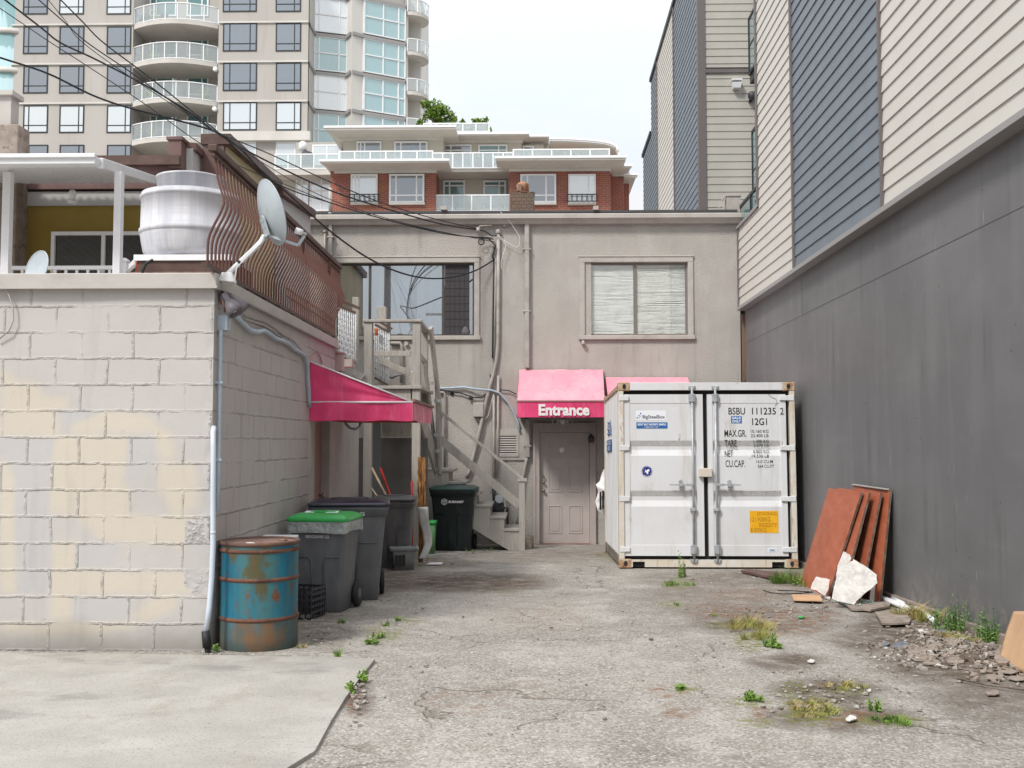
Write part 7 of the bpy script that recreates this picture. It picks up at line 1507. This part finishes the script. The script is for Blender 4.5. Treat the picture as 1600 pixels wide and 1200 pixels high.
# ================================================================== HIGH-RISE TOWER
DT = 80.0
tw = thing('apartment_tower', 'tall pale concrete apartment tower with curved white-railed balconies, upper left', 'tower', (at(250, 300, DT).x, DT, gz(60)))
def part(name, mb, m_, par, **k): return obj(name, mb, m_, par, **k)
PITCH_ = 61.7
def ztw(py, D=DT): return at(400, py, D).z
ZTOP = ztw(-60); ZBOT = -1.5
def xt(px, D=DT, py=150): return at(px, py, D).x
rows = [99 + PITCH_*k for k in range(-2, 3)]
m = MB(); m.box(xt(17), xt(206), DT, DT+14, ZBOT, ZTOP); m.box(xt(206), xt(340), DT+2.6, DT+14, ZBOT, ZTOP); m.box(xt(340), xt(481), DT, DT+14, ZBOT, ZTOP); part('wall', m, MT['tower_wall'], tw)
# ledges
for k in range(-2, 3):
    z = ztw(98 + PITCH_*k); m = MB()
    if k < 2:
        m.box(xt(17), xt(206), DT-.12, DT-.001, z-.06, z+.06); part('ledge', m, MT['tower_light'], tw)
        m = MB(); m.box(xt(341), xt(481), DT-.12, DT-.001, z+.0, z+.13); part('ledge', m, MT['tower_light'], tw)
random.seed(8)
def fwin(px0, px1, py0, py1, D, par, frame, pane, mull=(), trans=(), fw=.09, dep=.12, name='window', pil=None):
    a, b, c, d = R(px0, py0, px1, py1, D); m = MB(); y0, y1 = D-.05, D-.002
    for q in ((a, b, d-fw, d), (a, b, c, c+fw), (a, a+fw, c+fw, d-fw), (b-fw, b, c+fw, d-fw)): m.box(q[0], q[1], y0, y1, q[2], q[3])
    for t in mull: x = a+(b-a)*t; m.box(x-fw*.4, x+fw*.4, y0+.004, y1, c+fw, d-fw)
    for t in trans: z = c+(d-c)*t; m.box(a+fw, b-fw, y0+.006, y1, z-fw*.4, z+fw*.4)
    f = part(name, m, frame, par); m = MB(); m.box(a+fw, b-fw, D-.018, D-.012, c+fw, d-fw); part('pane', m, pane, f); return f
for k, py in enumerate(rows):
    pl = MT['glass_sky'] if k % 2 == 0 else MT['glass_pale']
    for (a, b, mm) in ((36.5, 75, (.22,)), (93, 131.5, (.78,)), (167, 205, (.76,))):
        fwin(a, b, py+4, py+47, DT, tw, MT['black_frame'], random.choice((MT['glass_sky'], MT['glass_pale'], MT['glass_sky'])) if k != 3 else MT['glass_pale'], mm, (.27,))
    if k < 4:
        fwin(348.5, 401.5, py-1, py+43, DT, tw, MT['black_frame'], MT['glass_pale'] if k == 3 else MT['glass_sky'], (.2, .8), (.27,)); fwin(431, 470.5, py-1, py+43, DT, tw, MT['black_frame'], MT['glass_pale'] if k == 3 else MT['glass_sky'], (.74,), (.27,))
# base band and lower floor of right part
a, b, c, d = R(338, 205, 484, 219, DT-.5); m = MB(); m.box(a, b, DT-.5, DT-.002, c, d); part('base_band', m, MT['tower_light'], tw)
for (a, b) in ((353, 400), (431, 462)): fwin(a, b, 222, 258, DT, tw, MT['white_rail'], MT['glass_pale'], (.5,) if a < 400 else (), ())
# recessed balconies
def arcpts(px0, px1, D, bul, n=14):
    x0, x1 = xt(px0, D), xt(px1, D); return [(x0 + (x1-x0)*t, D - bul*(1-(2*t-1)**2)) for t in [i/n for i in range(n+1)]]
for k in range(-2, 2):
    py = 125 + PITCH_*k; zr_ = ztw(py, DT-1.2); zs_ = ztw(py+26, DT-1.2); arc = arcpts(207, 339, DT+.05, 1.15)
    bal = MB(); pts = arc + [(arc[-1][0], DT+2.6), (arc[0][0], DT+2.6)]
    bal.hexa([(p[0], p[1], zs_-.34) for p in pts], [(p[0], p[1], zs_) for p in pts]); bo = part('balcony', bal, MT['slab_white'], tw)
    m = MB(); m.tube([(p[0], p[1]+.05, zr_) for p in arc], .055, 6); m.tube([(p[0], p[1]+.05, zs_+.06) for p in arc], .04, 5)
    m.tube([(arc[0][0]+.02, arc[0][1], zr_), (arc[0][0]+.02, DT+2.5, zr_)], .05, 5)
    for i in range(0, 15, 2): m.box(arc[i][0]-.035, arc[i][0]+.035, arc[i][1]+.02, arc[i][1]+.08, zs_, zr_)
    part('balcony_rail', m, MT['white_rail'], bo)
    m = MB(); 
    for i in range(14): m.poly([(arc[i][0], arc[i][1]+.06, zs_+.1), (arc[i+1][0], arc[i+1][1]+.06, zs_+.1), (arc[i+1][0], arc[i+1][1]+.06, zr_-.06), (arc[i][0], arc[i][1]+.06, zr_-.06)])
    part('guard_pane', m, MT['guard'], bo, fix=False)
    DW = DT+2.55
    for (a, b, mm) in ((234, 276, (.25,)), (292, 326, (.7,))): fwin(a, b, py-14, py+24, DW, tw, MT['white_rail'], MT['glass_deep'], mm, (.8,), fw=.12)
    m = MB(); m.box(xt(269, DT+.2)-.03, xt(269, DT+.2)+.08, DT+.2, DT+2.5, zs_, zs_+2.0) if k in (0, 1) else None
    if k in (0, 1): part('privacy_screen', m, MT['white_rail'], bo)
    random.seed(30+k)
    for (px, s_) in ((236, .5), (252, .35), (318, .45), (222, .3)):
        if random.random() < .75:
            m = MB(); x_ = xt(px, DT); 
            if s_ > .42:
                m.lathe([(.15, zs_), (.2, zs_+.35)], (x_, DT, 0), n=8)
                for q in range(60): v = Vector((x_+random.gauss(0, s_*.5), DT+random.gauss(0, .3), zs_+.6+random.gauss(0, .25))); m.poly([v, v+Vector((.12, 0, .05)), v+Vector((.06, .02, .15))])
                part('planter', m, MT['foliage'], bo)
            else: m.box(x_-.3, x_+.3, DT-.2, DT+.4, zs_+.35, zs_+.42); m.box(x_-.3, x_+.3, DT+.3, DT+.38, zs_+.42, zs_+.95); m.box(x_-.25, x_-.2, DT-.2, DT-.15, zs_, zs_+.35); m.box(x_+.2, x_+.25, DT-.2, DT-.15, zs_, zs_+.35); part('balcony_chair', m, MT['meter'], bo)
for (px, py) in ((337, 109), (336, 171)): m = MB(); c = at(px, py, DT); m.lathe([(.18, 0), (.2, -.15), (.1, -.22)], c, axis='y', n=12); part('wall_lamp', m, MT['white_rail'], tw)
# left curved edge piece of the tower
m = MB(); m.lathe([(2.2, ZBOT), (2.2, ZTOP)], (xt(3), DT+2, 0), n=24); part('corner_bay', m, MT['glass_teal'], tw)
for k in range(-2, 2):
    m = MB(); z = ztw(107+PITCH_*k); m.lathe([(2.35, z-.2), (2.35, z+.2)], (xt(3), DT+2, 0), n=24); part('bay_band', m, MT['tower_light'], tw)
# glazed bays on the right side, on a bent plan
PL = [(481, DT), (490.5, DT+2.3), (541, DT+3.1), (549, DT+2.1), (567, DT+2.8), (632, DT+4.6), (637, DT+4.9)]
PX = [(xt(a, d), d) for a, d in PL]
def wallseg(i, z0, z1, off=0.0, th=.25):
    (x0, y0), (x1, y1) = PX[i], PX[i+1]; d = Vector((x1-x0, y1-y0, 0)).normalized(); n = Vector((d.y, -d.x, 0))*off
    m = MB(); a = [Vector((x0, y0, z0))+n, Vector((x1, y1, z0))+n, Vector((x1, y1+th, z0)), Vector((x0, y0+th, z0))]; m.hexa(a, [v + Vector((0, 0, z1-z0)) for v in a]); return m
for i, mt in ((0, 'tower_wall'), (3, 'tower_light'), (5, 'tower_light')): part('bay_wall', wallseg(i, ZBOT, ZTOP), MT[mt], tw)
for i in (1, 2, 4):
    pass
core = MB(); core.hexa([(PX[1][0], PX[1][1]+.4, ZBOT), (PX[2][0], PX[2][1]+.4, ZBOT), (PX[3][0], PX[3][1]+.4, ZBOT), (PX[5][0], PX[5][1]+.4, ZBOT), (PX[5][0], DT+14, ZBOT), (PX[0][0], DT+14, ZBOT)], [(PX[1][0], PX[1][1]+.4, ZTOP), (PX[2][0], PX[2][1]+.4, ZTOP), (PX[3][0], PX[3][1]+.4, ZTOP), (PX[5][0], PX[5][1]+.4, ZTOP), (PX[5][0], DT+14, ZTOP), (PX[0][0], DT+14, ZTOP)])
part('bay_core', core, MT['tower_wall'], tw)
part('bay_wall', wallseg(2, ZBOT, ZTOP), MT['tower_light'], tw)
for k in range(-2, 3):
    zf = ztw(98 + PITCH_*k)
    for i in range(0, 6): part('floor_band', wallseg(i, zf-.16, zf+.10, off=.16), MT['dish'] if 0 else MT['light_flash'], tw)
    for (i, mull, pns) in ((1, (.14, .76), 'glass_teal'), (4, (.02, .47, .84), 'glass_teal')):
        (x0, y0), (x1, y1) = PX[i], PX[i+1]; zl_, zh_ = zf-PITCH_*DT/FPX*1.0+.12, zf-.18
        m = MB(); d = Vector((x1-x0, y1-y0, 0)); n = Vector((d.y, -d.x, 0)).normalized()
        P = lambda t, z, o=0: Vector((x0, y0, z)) + d*t + n*o
        for t in (0,) + mull + (1,): m.beam(P(t, zl_, .05), P(t, zh_, .05), .09, .1, up=tuple(n))
        for z in (zl_, zl_+(zh_-zl_)*.52, zh_): m.beam(P(0, z, .05), P(1, z, .05), .1, .09)
        f = part('glazed_bay', m, MT['white_rail'], tw)
        ts = (0,) + mull + (1,)
        m = MB(); m.poly([P(0, zl_, .02), P(1, zl_, .02), P(1, zh_, .02), P(0, zh_, .02)]); part('pane', m, MT['glass_teal'] if k % 2 else MT['glass_pale'] if i == 1 else MT['glass_teal'], f, fix=False)
# corner balconies at the tower's right edge
for k in range(-2, 3):
    zs_ = ztw(85 + PITCH_*k, DT+5); zr_ = zs_+1.05; x0 = PX[6][0]; y0 = PX[6][1]; cx_, cy_ = x0+.0, y0+1.2; arc = [(cx_ + 1.62*math.sin(rad(a)), cy_ - 1.6*math.cos(rad(a))) for a in range(0, 181, 15)]
    m = MB(); pts = arc; m.hexa([(p[0], p[1], zs_-.3) for p in pts], [(p[0], p[1], zs_) for p in pts]); bo = part('corner_balcony', m, MT['slab_white'], tw)
    m = MB(); m.tube([(p[0], p[1], zr_) for p in arc], .05, 6)
    for i in range(0, 13, 2): m.box(arc[i][0]-.035, arc[i][0]+.035, arc[i][1]-.03, arc[i][1]+.03, zs_, zr_)
    part('balcony_rail', m, MT['white_rail'], bo)
    m = MB()
    for i in range(12): m.poly([(arc[i][0], arc[i][1], zs_+.05), (arc[i+1][0], arc[i+1][1], zs_+.05), (arc[i+1][0], arc[i+1][1], zr_-.05), (arc[i][0], arc[i][1], zr_-.05)])
    part('guard_pane', m, MT['guard'], bo, fix=False)
m = MB(); m.box(PX[6][0]-.3, PX[6][0]+.9, PX[6][1]+1.5, PX[6][1]+8, ZBOT, ZTOP); part('rear_wall', m, MT['tower_light'], tw)

# ================================================================== BRICK PODIUM BUILDING
DBk = 68.0
bk = thing('brick_apartment_building', 'red brick and cream apartment building with wide flat white eaves behind the stucco building', 'building', (at(740, 330, DBk).x, DBk, gz(60)))
def fbox(name, px0, px1, py0, py1, D, dep, m_, par=bk, z0=None, **k):
    a, b, c, d = R(px0, py0, px1, py1, D); m = MB(); m.box(a, b, D, D+dep, c if z0 is None else z0, d); return part(name, m, m_, par, **k)
# brick storey
for (a, b) in ((516, 681), (796, 954)): fbox('brick_wall', a, b, 267, 345, DBk, 8, MT['brick'], z0=-1.5)
fbox('brick_wall', 954, 975, 269, 345, DBk+2.0, 8, MT['brick'], z0=-1.5); fbox('brick_wall', 972, 983, 282, 345, DBk+4, 8, MT['brick'], z0=-1.5)
fbox('cream_wall', 676, 800, 270, 345, DBk+2.6, 6, MT['beige_far'], z0=-1.5)
fbox('lower_wall', 430, 520, 268, 345, DBk+3, 5, MT['beige_far'], z0=-1.5)
for (a, b, mm) in ((548, 590, (.18, .3)), (608, 663, (.2, .78)), (813, 869, (.2, .72)), (888, 931, (.74,))):
    w9 = fwin(a, b, 272, 317, DBk-.06, bk, MT['white_rail'], MT['glass_pale'] if a in (548, 888) else MT['glass_sky'], mm, (.26,), fw=.12)
    x0, x1, z0, z1 = R(a-.5, 316, b+.5, 319.5, DBk-.2); m = MB(); m.box(x0, x1, DBk-.2, DBk-.001, z0, z1); part('sill', m, MT['tower_light'], w9)
    if a in (548, 888):
        x0, x1, z0, z1 = R(a-2, 303, b+2, 315, DBk-.35); m = MB(); m.box(x0, x1, DBk-.38, DBk-.32, z1-.06, z1); m.box(x0, x1, DBk-.38, DBk-.32, z0, z0+.06)
        for t in range(7): x = x0+(x1-x0)*t/6; m.box(x-.03, x+.03, DBk-.375, DBk-.325, z0, z1)
        part('juliet_railing', m, MT['black_frame'], w9)
for (a, b, mm) in ((692, 727, (.3,)), (755, 791, (.7,))): fwin(a, b, 282, 328, DBk+2.5, bk, MT['white_rail'], MT['glass_deep'], mm, (.82,), fw=.13)
for (a, b) in ((484, 520), (462, 482)): fwin(a, b, 277, 330, DBk+2.9, bk, MT['white_rail'], MT['glass_pale'], (.5,), (.6,), fw=.1)
def eave(px0, px1, py0, py1, Df, Db, pyb, bx0, bx1, th=3.4):
    """flat roof slab: front edge px0..px1 at rows py0..py1 on y=Df, soffit running back to row pyb on y=Db"""
    a, b, c, d = R(px0, py0, px1, py1, Df); A, B = at(bx0, pyb, Db).x, at(bx1, pyb, Db).x; zb = at((bx0+bx1)/2, pyb, Db).z
    m = MB(); lo = [(a, Df, c), (b, Df, c), (B, Db, zb), (A, Db, zb)]; m.hexa(lo, [(a, Df, d), (b, Df, d), (b+.0, Db+5, d), (a, Db+5, d)]); e = part('flat_eave', m, MT['slab_white'], bk)
    m = MB(); m.box(a-.05, b+.05, Df-.08, Df-.001, d-.13, d+.02); part('gutter', m, MT['white_rail'], e)
    m = MB(); A2, B2 = at(bx0+1, pyb+3, Db-.15).x, at(bx1-1, pyb+3, Db-.15).x; z1 = zb-.003; m.box(A2, B2, Db-.15, Db+.3, z1-.17, z1); part('frieze', m, MT['tower_light'], e)
    return e
eave(500, 701, 249, 254.5, 66.0, DBk, 267, 521, 683); eave(774, 978, 244, 250, 66.0, DBk, 264, 794, 956)
eave(950, 987, 257, 262, 68.0, 70, 272, 955, 976, 2); eave(968, 996, 271, 277, 70.0, 72, 283, 972, 984, 2)
fbox('balcony_slab', 676, 800, 262, 268, DBk+.4, 2.4, MT['slab_white']); fbox('balcony_slab', 430, 524, 265, 273, DBk+1.5, 2.4, MT['slab_white'])
# upper storey
fbox('upper_wall', 536, 692, 215, 275, 73.0, 7, MT['beige_far']); fbox('upper_wall', 690, 815, 220, 275, 75.0, 6, MT['beige_far']); fbox('upper_wall', 812, 850, 226, 275, 75.5, 6, MT['beige_far'])
fbox('upper_wall', 462, 540, 222, 275, 76.0, 5, MT['tower_wall'])
for (a, b, mm) in ((557, 596, (.17, .33)), (616, 668, (.2, .78))): fwin(a, b, 221, 256, 72.94, bk, MT['white_rail'], MT['glass_sky'], mm, (), fw=.11)
for (a, b, mm) in ((692, 737, (.28,)), (747, 793, (.7,))): fwin(a, b, 226, 262, 74.94, bk, MT['white_rail'], MT['glass_deep'] if a > 700 else MT['glass_sky'], mm, (.75,), fw=.12)
fwin(817, 834, 228, 258, 75.44, bk, MT['white_rail'], MT['glass_sky'], (), (), fw=.1); fwin(488, 534, 226, 258, 75.94, bk, MT['white_rail'], MT['glass_pale'], (.5,), (), fw=.1)
eave(507, 712, 196.5, 202.5, 71.0, 73, 216, 529, 694); eave(694, 827, 207, 211.5, 73.5, 75, 220, 694, 818); eave(826, 858, 211, 215, 74.5, 76, 224, 815, 850)
# white railings
def wrail(px0, px1, pt, pb, D, n_, name='terrace_railing', panels=False):
    a, b, c, d = R(px0, pt, px1, pb, D); m = MB(); m.box(a, b, D-.03, D+.03, d-.08, d); m.box(a, b, D-.03, D+.03, c, c+.06)
    for i in range(n_+1): x = a+(b-a)*i/n_; m.box(x-.04, x+.04, D-.029, D+.029, c, d)
    f = part(name, m, MT['white_rail'], bk); m = MB(); m.box(a, b, D-.006, D+.006, c+.08, d-.1); part('guard_pane', m, MT['guard'], f)
wrail(530, 676, 235.5, 251, 67, 6); wrail(676, 802, 238, 263, 68.3, 8); wrail(802, 952, 232.5, 246, 67, 5); wrail(430, 531, 240, 264, 69.5, 5); wrail(677, 797, 304, 330, DBk+.1, 4)
wrail(662, 764, 192, 206, 73.9, 5)
m = MB(); a, b, c, d = R(712, 194, 736, 206, 74.2); m.box(a, b, 74.2, 74.3, c, d); a2, b2, c, d = R(738, 194, 761, 206, 74.2); m.box(a2, b2, 74.2, 74.3, c, d); part('terrace_screen', m, MT['glass_sky'] if 0 else MT['pebble'], bk)
m = MB(); a, b, c, d = R(742, 245, 770, 262, 69.5); m.box(a, b, 69.5, 69.6, c, d); part('grey_screen', m, MT['lamp_grey'], bk)
m = MB(); c = at(480, 247, 71); m.lathe([(.45, -.5), (.5, 0), (.4, .35), (.1, .5)], c, n=12); part('covered_barbecue', m, MT['meter'], bk)
m = MB(); m.box(at(472, 250, 71).x, at(474, 250, 71).x, 71, 71.1, at(473, 262, 71).z, at(473, 230, 71).z); m.lathe([(.3, -.1), (.28, .4), (.1, .55)], at(473, 233, 71), n=8); part('folded_parasol', m, MT['white_rail'], bk)
# curved glazed roof at the right end
m = MB()
def dome(u, v):
    a = rad(180*u if 0 else 90*u); px = 858 + 107*math.sin(a) ; py = 240 - 19.5*math.cos(a) if 0 else 240 - (20 + 0)*math.cos(a)**.6 if math.cos(a) > 1e-4 else 240
    p = at(px, py, 74 + 5*v); return (p.x, 74+5*v, at(px, py, 74).z)
m.grid(dome, 24, 2); o_ = part('curved_roof', m, MT['beige_far'], bk, fix=False); o_.modifiers.new('thick', 'SOLIDIFY').thickness = .12
m = MB(); m.tube([Vector(dome(t/24, 0)) + Vector((0, -.1, .12)) for t in range(25)], .10, 6); part('curved_roof_trim', m, MT['white_rail'], bk)
fbox('end_wall', 850, 948, 225, 262, 76.5, 3, MT['beige_far']); fwin(862, 925, 233, 256, 76.4, bk, MT['white_rail'], MT['glass_sky'], (.33, .66), (), fw=.1)
for (px, D_) in ((706, DBk+1.2), (760, DBk+1.2), (785, DBk+1.2)):
    m = MB(); c = at(px, 326, D_); m.box(c.x-.3, c.x+.3, D_-.3, D_+.3, c.z+.3, c.z+.36); m.box(c.x-.3, c.x+.3, D_+.25, D_+.3, c.z+.36, c.z+.85)
    for sx_ in (-.27, .23): m.box(c.x+sx_, c.x+sx_+.04, D_-.28, D_-.24, c.z-.1, c.z+.3); m.box(c.x+sx_, c.x+sx_+.04, D_+.24, D_+.28, c.z-.1, c.z+.3)
    part('balcony_chair', m, MT['bin_grey'], bk)
# ---- roof trees
def rtree(label, px, py0, py1, wpx, D, seed, n_=900):
    random.seed(seed); c = at(px, (py0+py1)/2, D); zt_ = at(px, py0, D).z; zb_ = at(px, py1, D).z; r = wpx/2*D/FPX; h = zt_-zb_
    t = thing('roof_tree', label, 'tree', (c.x, D, zb_-.6), group='trees on the roof terrace')
    m = MB(); m.tube([(c.x, D, zb_-.8), (c.x+.05, D, zb_+h*.3), (c.x-.05, D, zb_+h*.7)], [.1, .08, .03], 6)
    for k in range(6): a = random.uniform(0, 6.28); m.tube([(c.x, D, zb_+h*.2*(1+k*.4)), (c.x+math.cos(a)*r*.7, D+math.sin(a)*r*.5, zb_+h*(.4+.1*k))], [.05, .015], 5)
    part('trunk', m, MT['bark'], t)
    cl = [(random.uniform(-1, 1)*.75, random.uniform(-.6, .6), random.uniform(0, 1), random.uniform(.2, .42)) for _ in range(16)]
    m = MB()
    for k in range(n_):
        q = random.choice(cl); u = Vector((random.gauss(0, 1), random.gauss(0, 1), random.gauss(0, 1))).normalized()*random.uniform(.4, 1)
        x_ = c.x + (q[0]*(1-.45*q[2]) + u.x*q[3])*r; y_ = D + (q[1] + u.y*q[3])*r; z_ = zb_ + (q[2]*.8 + u.z*q[3]*.6 + .05)*h
        s_ = random.uniform(.09, .2); v1 = Vector((random.uniform(-1, 1), random.uniform(-1, 1), random.uniform(-1, 1))).normalized()*s_; v2 = v1.orthogonal().normalized()*s_*.6
        p = Vector((x_, y_, z_)); m.poly([p-v1, p+v2, p+v1, p-v2])
    part('crown', m, MT['foliage'], t, fix=False)
rtree('bright green roof-terrace tree beside the tower edge, the tallest', 676, 158, 200, 62, 76.5, 3, 1500)
rtree('sparse thin roof-terrace tree right of the tallest one', 702, 168, 200, 34, 76.8, 4, 260)
rtree('small round shrub at the right end of the roof terrace', 751, 184, 208, 38, 76.0, 5, 600)
rtree('low shrub in the middle of the roof terrace', 722, 187, 198, 14, 76.2, 6, 160)
# ---- left edge: neighbour's flat parapet pieces
nb_ = thing('rooftop_pier', 'rough grey block pier and pale column at the far left edge of the roof', 'pier', tuple(at(10, 250, 12.5)))
a, b, c, d = R(-40, 194, 28, 250, 12.6); m = MB(); m.box(a, b, 12.6, 12.9, 2.0, d); obj('block_pier', m, MT['rubble'], nb_, bevel=.01)
a, b, c, d = R(-40, 150, 17, 194, 12.75); m = MB(); m.box(a, b, 12.75, 12.95, c-.1, d); m.box(a, b+.04, 12.7, 13.0, d, d+.06); obj('pale_column', m, MT['cap'], nb_)

# ================================================================== OVERHEAD CABLES AND THE POLE THEY COME FROM
UP = thing('utility_pole', 'brown timber utility pole in the lane, seen mirrored in the upper left window', 'utility pole', (-6.4, -6.5, 0))
m = MB(); m.tube([(-6.4, -6.5, -.3), (-6.4, -6.5, 11.5)], [.19, .13], 14); obj('pole_shaft', m, mat('grey_brown_pole', (.12, .095, .075), .85), UP)
m = MB(); m.box(-7.6, -5.2, -6.72, -6.6, 9.6, 9.74); obj('cross_arm', m, MT['wood'], UP)
UP2 = dup(UP, (-5.8, -28, 0), 0, 'more distant timber utility pole in the lane, mirrored faintly in the upper left window', 'utility poles in the lane'); UP['group'] = 'utility poles in the lane'
def cable(name, pts, r, label, mt='cable', n=6):
    """pts: (px, py, depth) control points, smoothed"""
    P = [at(a, b, d) for a, b, d in pts]; out = []
    lead = []
    if P[0].y < 9:
        q = P[0] + (P[0]-P[1]).normalized()*1.2; top = Vector((-6.4, -6.5, 9.0 + (len(label) % 7)*.1)); lead = [top.lerp(q, k/10) for k in range(10)]; P = [q] + P
    for i in range(len(P)-1):
        p0 = P[max(i-1, 0)]; p1 = P[i]; p2 = P[i+1]; p3 = P[min(i+2, len(P)-1)]
        for k in range(8):
            t = k/8; out.append(.5*((2*p1) + (p2-p0)*t + (2*p0-5*p1+4*p2-p3)*t*t + (3*p1-p0-3*p2+p3)*t**3))
    out.append(P[-1]); out = lead + out; m = MB(); m.tube(out, [r*(.32+.38*max(0, min(1, (p.y-6)/10))) for p in out], n); o = obj(name, m, MT[mt]); return tag(o, label, 'cable', 'overhead cables to the stucco building')
cable('overhead_cable', [(-60, 70, 6.8), (0, 90, 7.2), (75, 115, 7.8), (145, 149, 8.4), (200, 168, 9), (262, 184, 9.6), (337, 206, 10.4), (375, 232, 11.2), (407, 265, 12), (440, 293, 13), (475, 325, 14), (517, 362, 15), (570, 400, 16), (617, 423, 17), (660, 434, 17.8), (700, 434, 18.3), (740, 424, 18.8), (772, 406, 19)], .020, 'thickest black twisted cable sagging lowest across the left of the view')
cable('overhead_cable', [(60, 40, 7), (95, 67, 7.4), (150, 93, 8), (230, 135, 9), (300, 178, 10), (350, 215, 11), (430, 258, 12.5), (520, 299, 14.5), (610, 328, 16.5), (690, 350, 18), (745, 359, 19)], .018, 'black cable second from the bottom, running straight to the mast top')
cable('overhead_cable', [(95, 30, 7), (137, 67, 7.5), (200, 110, 8.4), (270, 160, 9.5), (335, 204, 10.6), (420, 240, 12.2), (520, 286, 14.5), (600, 318, 16.5), (680, 342, 18), (748, 358, 19)], .012, 'thin black cable between the two thicker upper ones')
cable('overhead_cable', [(125, 30, 7), (162, 67, 7.6), (230, 118, 8.6), (290, 166, 9.6), (345, 210, 10.8), (430, 285, 12.5), (520, 318, 14.6), (610, 345, 16.6), (700, 366, 18.2), (770, 372, 19)], .014, 'black cable furthest right at the top edge of the view')
cable('overhead_cable', [(40, 40, 7), (80, 67, 7.4), (150, 112, 8), (240, 172, 9), (310, 222, 10), (380, 262, 11.4), (450, 290, 13), (540, 325, 15), (640, 352, 17), (720, 368, 18.4), (772, 374, 19)], .009, 'thinnest wire, just under the others')
cable('overhead_cable', [(100, 30, 7), (130, 67, 7.6), (215, 128, 8.4), (320, 196, 9.8), (400, 248, 11.4), (500, 305, 14), (600, 340, 16.4), (690, 362, 18), (774, 378, 19)], .008, 'very thin wire tucked in the middle of the bundle')
cable('overhead_cable', [(745, 359, 18.95), (757, 361, 18.95), (768, 368, 18.95), (777, 368, 18.95)], .016, 'short black tail joining the cables to the mast head')
m = MB(); pts = [at(752+4.5*math.cos(a), 378+4.5*math.sin(a), 18.95) for a in [k*.6 for k in range(13)]]; m.tube(pts, .010, 5); m.tube([at(752, 373, 18.95), at(762, 371, 18.95), at(775, 385, 18.95), at(769, 400, 18.95), at(772, 408, 18.95)], .012, 5); o = obj('cable_coil', m, MT['cable']); tag(o, 'small coil of black cable beside the mast head', 'cable')
m = MB(); m.tube([at(768, 352, 18.95), at(750, 353, 18.95), at(746, 358, 18.95)], .012, 6); m.lathe([(.03, -.04), (.04, 0), (.03, .04)], at(747, 359, 18.95), n=8); o = obj('cable_anchor', m, MT['cap']); tag(o, 'small white insulator anchor under the gutter', 'anchor')
for i, (px, lab) in enumerate(((766.5, 'left small round stub under the gutter by the mast'), (788, 'right small round stub under the gutter by the mast'))):
    m = MB(); c = at(px, 351, 19); m.lathe([(.04, 0), (.045, -.06), (.03, -.07)], Vector((c.x, DM, c.z)), axis='y', n=10); o = obj('wall_stub', m, MT['trim']); tag(o, lab, 'stub')
cable('white_wire', [(782, 331, 18.85), (795, 345, 18.9), (803, 356, 18.95), (812, 372, 18.97), (808, 386, 18.97), (790, 377, 18.97), (779, 368, 18.97)], .008, 'thin white wire looping right of the mast head', 'white_pipe')
cable('white_wire', [(779, 371, 18.97), (790, 382, 18.97), (786, 398, 18.97), (783, 412, 18.97), (784, 420, 18.97)], .007, 'thin pale wire hanging down beside the mast', 'white_pipe')
# small helmet-like thing behind the left window's dark screen
m = MB(); m.lathe([(.09, 0), (.11, .05), (.09, .16), (.05, .24), (.01, .26)], (W(727, 500).x, DM+.14, W(729, 523).z), n=20); o = obj('grey_vase', m, MT['lamp_grey']); tag(o, 'grey rounded object standing inside the upper left window', 'ornament')
# unseen building across the lane, mirrored in the windows
m = MB(); m.box(-30, 30, -40, -39, 0, 5); o = obj('lane_building', m, MT['pale_stucco']); tag(o, 'long low pale building across the lane behind the camera, mirrored in the windows', 'building')
